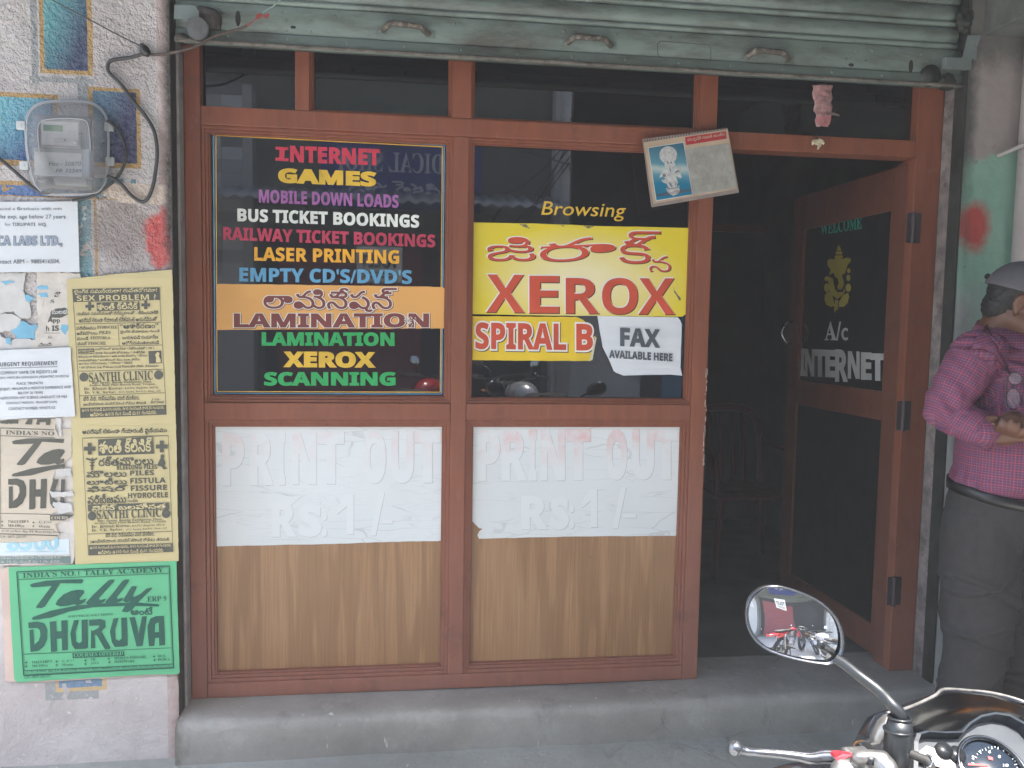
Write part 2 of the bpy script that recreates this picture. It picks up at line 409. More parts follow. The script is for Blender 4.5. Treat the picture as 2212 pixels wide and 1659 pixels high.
class Print:
    """collects flat print of one colour"""
    def __init__(s, surf, crop, off): s.bm = bmesh.new(); s.surf, s.crop, s.off = surf, crop, off; s.lean = 0
    def t(s, text, style, x0, y0, x1, y1, h, bold=0, crop=None, off=0, shift=(0, 0)):
        add_text(s.bm, s.surf, crop or s.crop, text, style, x0, y0, x1, y1, h, bold, s.lean*h, s.up()+off, shift); return s
    def up(s): s.n = getattr(s, 'n', 0)+1; return s.off+(s.n % 12)*.00008
    def p(s, pts, holes=(), crop=None, off=0): add_poly(s.bm, s.surf, crop or s.crop, pts, s.up()+off, holes); return s
    def l(s, x0, y0, x1, y1, w, crop=None): add_line(s.bm, s.surf, crop or s.crop, x0, y0, x1, y1, w, s.up()); return s
    def f(s, q, w, crop=None):
        for a, b in zip(q, q[1:]+q[:1]): s.l(*a, *b, w, crop)
        return s
    def done(s, name, mt, parent):
        o = from_bm(name, s.bm, mt, parent)
        if getattr(s, 'n', 0) > 1: o['kind'] = 'stuff'
        return o

def fused(name, build, voxel, smooth_it, mt, parent, post=None, sm=.5):
    """one continuous surface grown from overlapping body masses"""
    bm = bmesh.new(); build(bm); bmesh.ops.recalc_face_normals(bm, faces=bm.faces); me = bpy.data.meshes.new(name); bm.to_mesh(me); bm.free()
    o = bpy.data.objects.new(name, me); C.objects.link(o)
    r = o.modifiers.new('r', 'REMESH'); r.mode = 'VOXEL'; r.voxel_size = voxel
    q = o.modifiers.new('s', 'SMOOTH'); q.factor = sm; q.iterations = smooth_it
    me2 = bpy.data.meshes.new_from_object(o.evaluated_get(bpy.context.evaluated_depsgraph_get()))
    bpy.data.objects.remove(o); bpy.data.meshes.remove(me); me2.name = name; me2.materials.clear()
    if post: post(me2)
    return link_mesh(name, me2, mt, parent, True)
def read_all(me):
    n = len(me.vertices); a = np.empty(n*3); b = np.empty(n*3); me.vertices.foreach_get('co', a); me.vertices.foreach_get('normal', b)
    return [(Vector(p), Vector(q)) for p, q in zip(a.reshape(-1, 3).tolist(), b.reshape(-1, 3).tolist())]
def write_back(me, cos):
    me.vertices.foreach_set('co', [c for v in cos for c in v]); me.update()
def limb(bm, pts, rad, n=5, seg=18, flat_=1.0):
    P_ = smooth_path(pts, n); m_ = len(P_); R_ = []
    for i in range(m_):
        t = i/(m_-1)*(len(rad)-1); k = min(int(t), len(rad)-2); R_.append(rad[k]+(rad[k+1]-rad[k])*(t-k))
    sweep(bm, P_, R_, seg); bm_ell(bm, P_[0], (R_[0],)*3, None, seg, 10); bm_ell(bm, P_[-1], (R_[-1],)*3, None, seg, 10)

# ------------------------------------------------------------------ large structure
def grid_sheet(name, xs, zs, fy, mt, parent=None, flip=False):
    V = [(x, fy(x, z), z) if not isinstance(fy(x, z), tuple) else fy(x, z) for z in zs for x in xs]; nx = len(xs)
    F = [(j*nx+i, j*nx+i+1, (j+1)*nx+i+1, (j+1)*nx+i) for j in range(len(zs)-1) for i in range(nx-1)]
    return M_(name, V, F, mt, parent, True)
# ground
gx = np.linspace(-1.6, 3.0, 90); gy = np.linspace(1.0, 2.75, 40)
box('ground', -30, 30, -16, 14, -.4, -.006, GROUND, None, 0)['kind'] = 'structure'
V = [(x, y, .004*noise.noise(Vector((x*3, y*3, 0)))+.0015*noise.noise(Vector((x*20, y*20, 1)))) for y in gy for x in gx]; nx = len(gx)
o = M_('pavement', V, [(j*nx+i, j*nx+i+1, (j+1)*nx+i+1, (j+1)*nx+i) for j in range(len(gy)-1) for i in range(nx-1)], concrete('pavement_cement', (.22, .23, .215), (.31, .325, .305), (.37, .37, .35), .7), None, True)
o['kind'] = 'structure'
# step: worn cement nosing swept along x
def step_mesh():
    xs = np.linspace(-.765, 3.3, 160); prof = [(2.592, -.02), (2.590, .03), (2.590, .07), (2.590, .105), (2.594, .122), (2.604, .133), (2.62, .139), (2.65, .141), (2.70, .1415), (2.76, .1415), (2.86, .1415), (3.3, .1415), (6.8, .1415)]
    V = []; F = []
    for x in xs:
        for k, (y, z) in enumerate(prof):
            q = Vector((x*2.2, y*4, z*4)); e = Vector((x*13, y*13, z*13))
            dy = .006*noise.noise(q)+.002*noise.noise(e); dz = .003*noise.noise(q+Vector((5, 5, 5)))
            if k >= 10: dy = dz = 0
            if 3 <= k <= 6: dy += .012*max(0, noise.noise(Vector((x*1.7, 3.1, 0)))); dz -= .006*max(0, noise.noise(Vector((x*2.7, 7.1, 0))))
            V.append((x, y+dy, z+dz))
    n = len(prof)
    for i in range(len(xs)-1):
        for k in range(n-1): F.append((i*n+k, (i+1)*n+k, (i+1)*n+k+1, i*n+k+1))
    F.append(tuple(range(n))[::-1])
    return V, F
V, F = step_mesh(); o = M_('step', V, F, STEP, None, True); o['kind'] = 'structure'

# left wall pier ----------------------------------------------------
def left_wall_material():
    n = NT('painted_pebbledash_wall'); s = n.sep(n.pos)
    wob = n.math('MULTIPLY', n.math('SUBTRACT', n.noise(38, 3, n.pos), .5), .005)
    X = n.math('ADD', s[0], wob); Z = n.math('ADD', s[2], wob)
    peb = n.noise(75, 3, n.map((1, 1, 1.0), n.pos, rot=(0, .6, 0)), .6)
    base = n.mix(n.ramp(n.noise(3, 6, n.pos), .35, .65), (.43, .385, .375), (.58, .54, .53))
    def rect(col, crop, x0, y0, x1, y1, c, chip=0.0):
        a = WALL.pt(crop, x0, y0); b = WALL.pt(crop, x1, y1); cx, cz = (a.x+b.x)/2, (a.z+b.z)/2; hw, hh = abs(b.x-a.x)/2, abs(b.z-a.z)/2
        dx = n.math('SUBTRACT', n.math('ABSOLUTE', n.math('SUBTRACT', X, cx)), hw); dz = n.math('SUBTRACT', n.math('ABSOLUTE', n.math('SUBTRACT', Z, cz)), hh)
        f = n.math('LESS_THAN', n.math('MAXIMUM', dx, dz), 0.0)
        if chip: f = n.math('MULTIPLY', f, n.math('LESS_THAN', n.noise(24, 4, n.pos), chip))
        return n.mix(f, col, c)
    def blue(crop, x0, y0, x1, y1, a, b):
        p = WALL.pt(crop, x0, y0); q = WALL.pt(crop, x1, y1)
        t = n.math('ADD', n.math('DIVIDE', n.math('SUBTRACT', s[0], p.x), q.x-p.x), n.math('DIVIDE', n.math('SUBTRACT', s[2], p.z), q.z-p.z))
        t = n.math('ADD', t, n.math('MULTIPLY', n.math('SUBTRACT', n.noise(9, 4, n.pos), .5), .7))
        return n.mix(n.ramp(t, .45, 1.5), a, b)
    grey, och = (.29, .30, .30), (.42, .26, .09); teal, navy = (.10, .33, .36), (.03, .05, .12)
    c = base
    c = rect(c, 'A1', 188, -120, 250, 545, grey); c = rect(c, 'A1', 188, 490, 610, 545, grey); c = rect(c, 'A1', 498, 490, 572, 660, grey)
    c = rect(c, 'A1', 243, -150, 603, 490, och); c = rect(c, 'A1', 272, -150, 568, 460, blue('A1', 272, -150, 568, 460, teal, navy))
    c = rect(c, 'A1', -900, 550, 385, 1085, och); c = rect(c, 'A1', -900, 580, 350, 1045, blue('A1', -100, 580, 350, 1045, (.15, .42, .50), (.04, .10, .24)))
    c = rect(c, 'A1', 568, 560, 915, 1092, och); c = rect(c, 'A1', 598, 585, 888, 1060, blue('A1', 598, 500, 800, 1060, (.10, .19, .27), (.045, .05, .12)))
    c = rect(c, 'A1', -300, 1085, 915, 1135, grey); c = rect(c, 'A1', -900, 1135, 905, 1300, och)
    c = rect(c, 'A1', -900, 1162, 600, 1282, (.08, .16, .36), .62); c = rect(c, 'A1', 600, 1150, 882, 1290, (.13, .25, .30), .62)
    c = rect(c, 'A1', 505, 1290, 605, 2100, (.17, .33, .38), .6); c = rect(c, 'A1', 605, 1290, 640, 2100, och, .6)
    c = rect(c, 'A3', 290, 1110, 640, 1210, grey, .58); c = rect(c, 'A3', 360, 1090, 690, 1155, (.5, .36, .18), .58); c = rect(c, 'A3', 380, 1090, 660, 1132, (.13, .22, .33), .58)
    # plastered margin
    mx = WALL.pt('D', 336, 300).x; margin = n.math('GREATER_THAN', X, mx+.008)
    pc = n.mix(n.ramp(n.noise(9, 6, n.pos, .7), .4, .65), (.40, .30, .28), (.52, .43, .41)); c = n.mix(margin, c, pc)
    # dirty brown/peeled zone above the posters
    def blobz(crop, cx, cy, rx, ry, wobk=.35, sc=14):
        a = WALL.pt(crop, cx, cy); b = WALL.pt(crop, cx+rx, cy); d = WALL.pt(crop, cx, cy+ry)
        u = n.math('DIVIDE', n.math('SUBTRACT', s[0], a.x), b.x-a.x); v = n.math('DIVIDE', n.math('SUBTRACT', s[2], a.z), d.z-a.z)
        r = n.math('SQRT', n.math('ADD', n.math('MULTIPLY', u, u), n.math('MULTIPLY', v, v)))
        return n.math('SUBTRACT', 1.0, n.math('ADD', r, n.math('MULTIPLY', n.math('SUBTRACT', n.noise(sc, 6, n.pos, .7), .5), wobk*4)))
    br = n.ramp(blobz('A1', 800, 1480, 300, 280), -.1, .5); c = n.mix(n.math('MULTIPLY', br, .75), c, (.21, .165, .15))
    cr = n.ramp(blobz('A1', 900, 1255, 260, 70), 0, .1); c = n.mix(cr, c, (.60, .50, .42))
    rd = n.ramp(blobz('A1', 1035, 1545, 120, 230, .3, 22), .05, .35); c = n.mix(n.math('MULTIPLY', rd, .92), c, (.50, .045, .04))
    fl = n.math('MULTIPLY', n.ramp(n.noise(17, 6, n.pos, .72), .66, .69), n.math('LESS_THAN', s[2], 1.95)); c = n.mix(fl, c, (.66, .63, .60))
    # grime
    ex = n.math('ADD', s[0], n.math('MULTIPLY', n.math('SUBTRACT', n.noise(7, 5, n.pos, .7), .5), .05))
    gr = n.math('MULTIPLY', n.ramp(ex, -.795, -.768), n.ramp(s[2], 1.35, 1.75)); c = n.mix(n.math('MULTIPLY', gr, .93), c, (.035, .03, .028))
    spots = n.ramp(n.noise(19, 5, n.pos, .75), .70, .76); c = n.mix(n.math('MULTIPLY', spots, .55), c, (.12, .10, .09))
    dust = n.ramp(n.noise(60, 4, n.pos, .7), .35, .7); c = n.mix(n.math('MULTIPLY', dust, .16), c, (.62, .60, .58))
    rz = n.math('MULTIPLY', n.ramp(s[2], 1.25, 1.45), n.math('SUBTRACT', 1.0, n.math('MULTIPLY', margin, .75)))
    h = n.math('MULTIPLY', n.ramp(peb, .25, .75), n.math('ADD', n.math('MULTIPLY', rz, .9), .18))
    nm = n.bump(h, .9, .010); nm = n.bump(n.noise(7, 7, n.pos, .75), .6, .012, nm)
    return n.out(c, .85, nm)
LW = left_wall_material()
xe = -.765
wall_l = thing('rendered_wall', 'pebbledash wall with faded blue and ochre painted blocks, covered in posters', 'wall', (-1.6, YW, 0))
xs = list(np.linspace(-4.2, -1.5, 16))+list(np.linspace(-1.48, xe, 80)); zs = list(np.linspace(-.02, 3.2, 260))
def lwy(x, z):
    d = .004*noise.noise(Vector((x*5, z*5, 0)))+.0022*noise.noise(Vector((x*31, z*31, 0)))+.0016*noise.noise(Vector((x*75, z*75, 3)))*(1 if z > 1.3 else .4)
    d = max(0, d+.002)
    ed = xe-x
    xx = x
    if ed < .03:
        k = 1-ed/.03; d += k*k*.006; xx = x - k*.010*max(0, noise.noise(Vector((4, z*16, 0)))) - k*.006*noise.noise(Vector((9, z*43, 0)))
    if z < .12: d += .0
    return (xx, YW+d, z)
grid_sheet('plaster_face', xs, zs, lwy, LW, wall_l)
REVEAL = mat('stained_reveal_plaster', (.21, .185, .175), .85, var=.25, vs=9, dirt=(.02, .02, .018), dirt_amt=.35, ds=12, bump=.4)
bm = bmesh.new(); bm_box(bm, -4.2, xe-.012, YW+.016, 2.95, 0, 3.2)
from_bm('wall_core', bm, REVEAL, wall_l)
box('reveal', xe-.012, xe, YW+.012, 2.95, 0, 2.62, REVEAL, wall_l, .002)
# green mould stain low down lives in the reveal's own paint
box('plaster_fillet', xe, -.7555, 2.70, 2.751, .142, 2.31, mat('grey_plaster_fillet', (.30, .28, .27), .8, var=.3, vs=14, dirt=(.06, .07, .06), dirt_amt=.35, bump=.3), wall_l, .003)

# right pier ---------------------------------------------------------
def right_wall_material():
    n = NT('teal_and_grey_painted_plaster'); s = n.sep(n.pos)
    nz = n.noise(5, 6, n.pos, .7)
    teal = n.mix(n.ramp(n.noise(4, 5, n.pos), .35, .65), (.20, .36, .29), (.28, .44, .36))
    gy2 = n.mix(n.ramp(n.noise(6, 5, n.pos), .35, .65), (.24, .25, .245), (.33, .34, .33))
    low = n.ramp(n.math('ADD', s[2], n.math('MULTIPLY', n.math('SUBTRACT', nz, .5), .25)), 1.52, 1.66)
    lx = n.ramp(n.math('ADD', s[0], n.math('MULTIPLY', n.math('SUBTRACT', nz, .5), .10)), 1.965, 2.06)
    c = n.mix(n.math('MAXIMUM', low, lx), gy2, teal)
    up = n.ramp(n.math('ADD', s[2], n.math('MULTIPLY', n.math('SUBTRACT', nz, .5), .3)), 2.06, 2.10); c = n.mix(up, c, (.30, .26, .255))
    a = WALL.pt('C1', 545, 1255); u = n.math('DIVIDE', n.math('SUBTRACT', s[0], a.x), .068); v = n.math('DIVIDE', n.math('SUBTRACT', s[2], a.z), .092)
    r = n.math('ADD', n.math('SQRT', n.math('ADD', n.math('MULTIPLY', u, u), n.math('MULTIPLY', v, v))), n.math('MULTIPLY', n.math('SUBTRACT', n.noise(20, 6, n.pos, .7), .5), .9))
    c = n.mix(n.math('MULTIPLY', n.math('SUBTRACT', 1.0, n.ramp(r, .62, 1.2)), .92), c, (.42, .035, .03))
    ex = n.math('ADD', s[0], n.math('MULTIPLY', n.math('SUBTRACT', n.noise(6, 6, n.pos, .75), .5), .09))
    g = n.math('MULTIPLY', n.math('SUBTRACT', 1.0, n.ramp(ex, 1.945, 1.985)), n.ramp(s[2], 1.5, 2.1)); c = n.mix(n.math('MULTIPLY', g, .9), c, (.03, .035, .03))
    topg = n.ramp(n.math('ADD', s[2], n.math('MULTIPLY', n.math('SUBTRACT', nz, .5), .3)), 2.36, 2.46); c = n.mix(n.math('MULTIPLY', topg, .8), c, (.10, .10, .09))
    sp = n.ramp(n.noise(16, 6, n.pos, .75), .63, .70); c = n.mix(n.math('MULTIPLY', sp, .6), c, (.05, .055, .05))
    return n.out(c, .8, n.bump(n.noise(30, 7, n.pos, .7), .45, .005))
RW = right_wall_material()
wall_r = thing('painted_pier', 'grimy teal and grey plastered pier with a red paint smudge behind the man', 'wall', (2.1, YW, 0))
def rwy(x, z):
    d = .004*noise.noise(Vector((x*6, z*4, 2)))+.0015*noise.noise(Vector((x*30, z*30, 2))); ed = x-1.937; xx = x
    if ed < .025: k = 1-max(0, ed)/.025; d += k*k*.007; xx = x+k*.004*noise.noise(Vector((2, z*25, 0)))
    return (xx, YW+max(0, d+.002), z)
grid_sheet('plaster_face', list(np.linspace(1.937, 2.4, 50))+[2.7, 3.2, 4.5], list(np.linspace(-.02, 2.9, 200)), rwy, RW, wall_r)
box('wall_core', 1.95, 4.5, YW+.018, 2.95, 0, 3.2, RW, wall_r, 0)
box('reveal', 1.937, 1.95, YW+.012, 2.95, 0, 2.75, REVEAL, wall_r, .001)
box('plaster_fillet', 1.9315, 1.9365, 2.695, 2.752, .142, 2.30, mat('pinkish_plaster_fillet', (.22, .185, .175), .85, var=.35, vs=9, dirt=(.04, .035, .035), dirt_amt=.42, ds=16, bump=.4), wall_r, .001)
# pillar running down beside the pier, soffit and canopy
SOFF = mat('grimy_soffit_cement', (.13, .14, .13), .85, var=.3, vs=4, dirt=(.02, .02, .02), dirt_amt=.4, ds=3)
slab = thing('canopy_slab', 'concrete canopy slab and lintel above the rolling shutter', 'canopy', (0, 2, 2.5))
box('slab', -1.9, 5.2, .75, 2.75, 3.02, 3.18, SOFF, slab, .006)
box('lintel', -.765, 1.95, 2.705, 2.95, 2.72, 3.02, SOFF, slab, .003)
box('added_sky_blocker', .95, 5.2, .70, .76, 1.86, 3.02, SOFF, slab, .004); box('beam', 1.985, 5.2, .80, 2.632, 2.50, 2.78, SOFF, slab, .004)  # the hanging front board is unseen, added to block sky light on the right
box('upper_wall', -6, 5.2, 2.69, 2.95, 3.2, 7.5, mat('upper_wall_paint', (.5, .48, .44), .85), slab, 0)
# drain pipe
PIPEM = mat('pink_grey_painted_pipe', (.36, .325, .32), .6, var=.15, vs=5, dirt=(.06, .055, .05), dirt_amt=.3, ds=10, bump=.2)
pipe = thing('drain_pipe', 'pinkish grey painted drain pipe on the teal pier behind the man\'s cap', 'pipe', (2.17, 2.57, 0))
tube('pipe', [(2.165, 2.572, z) for z in np.linspace(0, 2.5, 12)], .056, PIPEM, pipe, 28)
bm = bmesh.new(); sweep(bm, smooth_path([(2.06, 2.626, 2.085), (2.085, 2.575, 2.10), (2.12, 2.522, 2.12), (2.165, 2.508, 2.128), (2.21, 2.52, 2.135), (2.26, 2.58, 2.14)]), .0075, 8); from_bm('strap', bm, PIPEM, pipe, True)
bm = bmesh.new(); bm_cyl(bm, (2.165, 2.572, .62), (0, 0, 1), .063, .09, 28); from_bm('pipe_socket', bm, PIPEM, pipe, True)

# room behind the shopfront
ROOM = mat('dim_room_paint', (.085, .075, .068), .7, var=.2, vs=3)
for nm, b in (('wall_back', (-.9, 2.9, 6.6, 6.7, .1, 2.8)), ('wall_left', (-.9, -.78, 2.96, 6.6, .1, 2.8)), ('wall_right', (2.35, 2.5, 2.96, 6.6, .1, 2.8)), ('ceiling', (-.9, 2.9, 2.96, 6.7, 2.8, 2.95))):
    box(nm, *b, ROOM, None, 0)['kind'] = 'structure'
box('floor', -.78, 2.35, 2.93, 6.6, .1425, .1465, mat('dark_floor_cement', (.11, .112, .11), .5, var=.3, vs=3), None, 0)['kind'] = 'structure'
cab = thing('partition', 'dark wooden booth partition inside the shop doorway', 'partition', (1.2, 4.6, .142))
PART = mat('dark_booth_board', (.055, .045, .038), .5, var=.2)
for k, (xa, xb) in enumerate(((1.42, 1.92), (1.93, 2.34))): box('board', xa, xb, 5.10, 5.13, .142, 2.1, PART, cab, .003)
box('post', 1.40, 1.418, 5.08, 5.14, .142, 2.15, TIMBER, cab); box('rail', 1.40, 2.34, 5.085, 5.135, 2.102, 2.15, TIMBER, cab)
# red plastic chair
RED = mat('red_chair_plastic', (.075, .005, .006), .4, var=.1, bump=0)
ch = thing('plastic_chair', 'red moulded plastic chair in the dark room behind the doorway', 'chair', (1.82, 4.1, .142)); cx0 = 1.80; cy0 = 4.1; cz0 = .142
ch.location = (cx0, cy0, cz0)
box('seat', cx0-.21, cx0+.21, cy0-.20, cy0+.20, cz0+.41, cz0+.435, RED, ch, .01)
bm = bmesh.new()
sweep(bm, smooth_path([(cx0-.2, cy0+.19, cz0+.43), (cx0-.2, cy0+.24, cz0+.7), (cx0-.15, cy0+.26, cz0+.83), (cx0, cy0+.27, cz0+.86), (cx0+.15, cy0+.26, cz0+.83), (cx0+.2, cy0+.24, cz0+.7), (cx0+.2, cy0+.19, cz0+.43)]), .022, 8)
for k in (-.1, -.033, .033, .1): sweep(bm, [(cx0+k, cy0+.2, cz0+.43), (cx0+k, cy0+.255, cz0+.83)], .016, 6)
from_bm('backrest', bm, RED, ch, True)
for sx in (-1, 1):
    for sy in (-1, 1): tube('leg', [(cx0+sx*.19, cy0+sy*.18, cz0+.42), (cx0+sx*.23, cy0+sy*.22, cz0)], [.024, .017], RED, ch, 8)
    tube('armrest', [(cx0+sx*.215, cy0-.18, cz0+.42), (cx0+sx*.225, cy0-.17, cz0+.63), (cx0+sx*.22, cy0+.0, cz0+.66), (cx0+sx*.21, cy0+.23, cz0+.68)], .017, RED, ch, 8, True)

# ------------------------------------------------------------------ shopfront
sf = thing('shopfront', 'reddish brown timber shopfront with dark glass panes and wood grain panels', 'shopfront', (0.6, YF, .142))
Y0, Y1 = YF, YF+.075
zb, zt = .143, 2.62
def mem(nm, x0, x1, z0, z1, y0=Y0, y1=Y1, bev=.004): return box(nm, x0, x1, y0, y1, z0, z1, TIMBER, sf, bev)
mem('stile', -.755, -.703, zb, zt); mem('stile', .128, .183, .197, 2.094); mem('stile', 1.003, 1.060, zb, 2.094)
mem('rail', -.7025, 1.0025, .1435, .1965, Y0+.0008); mem('rail', -.7025, .1275, 1.118, 1.176, Y0+.0008); mem('rail', .1835, 1.0025, 1.118, 1.176, Y0+.0008)
mem('rail', -.7025, 1.828, 2.0945, 2.1555, Y0-.0012)
mem('post', .122, .190, 2.156, zt, Y0+.001); mem('post', 1.0, 1.064, 2.156, zt, Y0+.001); mem('post', -.400, -.352, 2.156, zt, Y0+.001)
mem('stile', 1.829, 1.9305, zb, zt); mem('stile', 1.8295, 1.846, zb, 2.09, Y0+.03, Y1+.03)
def beads(x0, x1, z0, z1, wd=.022, skip=''):
    """stepped moulding round an opening, mitre laid as four strips"""
    for j, (a, yo) in enumerate(((0, .010), (wd*.42, .017), (wd*.8, .024))):
        b = (wd*.42, wd*.8, wd)[j]
        for nm, q in (('bead', (x0+a, x1-a, z1-b, z1-a)), ('bead', (x0+a, x1-a, z0+a, z0+b)), ('bead', (x0+a, x0+b, z0+b, z1-b)), ('bead', (x1-b, x1-a, z0+b, z1-b))):
            bm_box(bb, q[0], q[1], YF+yo, YG+.004, q[2], q[3], .0016)
OPEN = [(-.703, .128, 1.176, 2.0945, .024), (.183, 1.003, 1.176, 2.0945, .020), (-.703, .128, .1965, 1.118, .028), (.183, 1.003, .1965, 1.118, .028), (-.352, .122, 2.1555, zt, .012), (.190, 1.0, 2.1555, zt, .012)]
for q in OPEN:
    bb = bmesh.new(); beads(*q); from_bm('bead', bb, TIMBER, sf)
PANE = {}
for nm, x0, x1, z0, z1 in (('glass_pane', -.703, .128, 1.176, 2.0945), ('glass_pane', .183, 1.003, 1.176, 2.0945), ('glass_pane', -.352, .122, 2.1555, zt), ('glass_pane', .190, 1.0, 2.1555, zt), ('glass_pane', -.703, -.400, 2.1555, zt), ('glass_pane', 1.064, 1.829, 2.1555, zt)):
    p = box(nm, x0, x1, YG, YG+.005, z0, z1, DG, sf, 0); PANE[(round(x0, 2), round(z0, 2))] = p
for x0, x1 in ((-.703, .128), (.183, 1.003)): box('wood_panel', x0, x1, YG, YG+.008, .1965, 1.118, LAM, sf, 0)
# paint chips along the post edge
bm = bmesh.new(); rn = random.Random(5)
for k in range(26):
    z = rn.uniform(.95, 1.30); x = 1.0605-rn.uniform(0, .006); bm_box(bm, x-.002, x+.0012, YF-.0006, YF+.002, z, z+rn.uniform(.004, .03))
from_bm('paint_chips', bm, mat('bare_chipped_wood', (.45, .36, .31), .8), sf)

# door, opened into the room
H = Vector((1.828, 2.79, 0)); Fr = Vector((1.797, 3.62, 0)); dd = (Fr-H).normalized(); dn = Vector((-dd.y, dd.x, 0))
if dn.x > 0: dn = -dn
DOOR = Plane(H, dn); DW = (Fr-H).length
door = bpy.data.objects.new('door', None); C.objects.link(door); door.parent = sf; door.matrix_parent_inverse = sf.matrix_basis.inverted()
def dbox(nm, s0, s1, z0, z1, t0, t1, mt, bev=.003):
    bm = bmesh.new(); bm_box(bm, s0, s1, t0, t1, z0, z1, bev)
    for v in bm.verts: v.co = H+dd*v.co.x-dn*v.co.y+Vector((0, 0, v.co.z))
    bmesh.ops.recalc_face_normals(bm, faces=bm.faces)
    return from_bm(nm, bm, mt, door)
def dsz(crop, x, y): p = DOOR.pt(crop, x, y); return ((p-H).dot(dd), p.z)
s_r, z_tr = dsz('B3', 1065, 380); s_l, z_tl = dsz('B3', 575, 495); _, z_br = dsz('B3', 1015, 1475); s_l2, z_bl = dsz('C2', 262, 1105)
gs0, gs1 = .085, min(DW-.07, s_l); zg_t = 1.92; zg_b = (z_br+dsz('B3', 545, 1410)[1])/2; zp_b = z_bl; zp_t = zg_b-.115
DT = wood_paint('darkened_brown_door_timber', .6)  # the frame's timber with its whole colour darkened for the door
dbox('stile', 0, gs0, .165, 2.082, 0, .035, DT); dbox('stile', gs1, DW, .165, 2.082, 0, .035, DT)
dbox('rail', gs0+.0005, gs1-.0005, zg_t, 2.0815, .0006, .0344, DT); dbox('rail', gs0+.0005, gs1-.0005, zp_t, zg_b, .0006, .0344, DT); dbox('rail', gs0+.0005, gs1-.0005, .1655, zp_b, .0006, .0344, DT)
dbox('glass_pane', gs0, gs1, zg_b, zg_t, .012, .018, DG, 0); dbox('lower_panel', gs0, gs1, zp_b, zp_t, .012, .02, mat('black_door_panel', (.006, .006, .007), .35, var=.3, bump=0), 0)
for a, b, c_, d in ((gs0, gs0+.012, zg_b, zg_t), (gs1-.012, gs1, zg_b, zg_t)): dbox('bead', a, b, c_, d, .004, .011, DT, .002)
HINGE = mat('dark_hinge_steel', (.06, .045, .05), .5, .4, var=.3)
for vv in (495, 900, 1292):
    zc = DOOR.pt('D', 1958, vv).z; bm = bmesh.new(); bm_box(bm, 1.806, 1.862, YF-.0035, YF+.001, zc-.055, zc+.055, .002); bm_cyl(bm, (1.829, YF-.008, zc), (0, 0, 1), .0075, .115, 12); from_bm('hinge', bm, HINGE, door)
STEEL = mat('pull_handle_steel', (.5, .5, .5), .25, 1.0, var=.05, bump=0)
z1_, z2_ = DOOR.pt('B3', 500, 1085).z, DOOR.pt('B3', 500, 1212).z
for sgn in (1, -1):
    pts = [H+dd*(DW-.035)+dn*(.0 if sgn > 0 else -.036)+dn*sgn*d+Vector((0, 0, z)) for d, z in ((.0, z2_), (.03, z2_+.01), (.055, (z1_+z2_)/2), (.03, z1_-.01), (0, z1_))]
    tube('handle', pts, .006, STEEL, door, 10, True)
sbp = Print(DOOR, 'B3', .0)
DOORG = Plane(H-dn*.0118, dn)
P_ = Print(DOORG, 'B3', .0006); P_.t('WELCOME', 's', 667, 608, 893, 573, 66, .01); P_.done('lettering', mat('teal_vinyl', (.02, .30, .22), .5, bump=0), door)
P_ = Print(DOORG, 'B3', .0006); P_.t('A/c', 's', 690, 1190, 817, 1190, 102, .01)
for chh, xa, xb, ya in (('I', 552, 580, 1380), ('N', 582, 630, 1383), ('T', 632, 693, 1386), ('E', 695, 745, 1388), ('R', 750, 812, 1412), ('N', 820, 880, 1396), ('E', 893, 945, 1402), ('T', 945, 1020, 1408)): P_.t(chh, 'b', xa, ya, xb, ya+2, 140 if chh != 'R' else 165, .03)
P_.done('lettering', mat('grey_vinyl', (.42, .42, .42), .5, bump=0), door)
P_ = Print(DOORG, 'B3', .0006)
for q, hs in (([(767, 662), (758, 682), (756, 694), (780, 694), (778, 682)], []), ([(752, 698), (786, 698), (786, 716), (750, 716)], [circ(760, 707, 4, 8), circ(769, 707, 4, 8), circ(778, 707, 4, 8)]), ([(748, 720), (786, 720), (792, 734), (742, 738)], []),
    ([(705, 750), (716, 740), (740, 742), (766, 734), (790, 740), (815, 733), (833, 738), (834, 752), (815, 775), (806, 800), (800, 825), (790, 820), (784, 835), (792, 860), (795, 885), (782, 908), (765, 910), (758, 895), (766, 875), (762, 850), (748, 840), (738, 815), (728, 822), (714, 830), (722, 800), (704, 775)], [circ(743, 778, 4, 8), circ(790, 776, 4, 8)]),
    ([(776, 868), (784, 880), (778, 896), (768, 898), (766, 888), (776, 885)], []),
    ([(700, 835), (735, 850), (745, 905), (760, 925), (790, 925), (800, 905), (802, 918), (790, 940), (760, 962), (735, 945), (715, 915), (712, 880)], [circ(757, 946, 3, 8)]),
    (circ(711, 950+10, 22, 18, 38), []), ([(690, 940), (705, 925), (735, 955), (745, 1000), (725, 1006), (700, 995), (688, 970)], []), ([(820, 928), (825, 950), (815, 985), (795, 1005), (768, 1006), (768, 980), (785, 950), (800, 935)], []),
    ([(742, 1004), (748, 965), (756, 965), (756, 1010), (748, 1040), (740, 1025)], []), ([(760, 965), (764, 970), (762, 1022), (754, 1025)], []), (circ(700, 850, 12, 12), []), (circ(700, 900, 14, 14, 24), []), (circ(823, 806, 10, 12, 14), []), (circ(820, 845, 11, 12, 18), []), (circ(820, 900, 15, 12, 24), [])):
    P_.p(q, hs)
P_.done('emblem', mat('gold_vinyl', (.34, .27, .035), .5, bump=0), door)

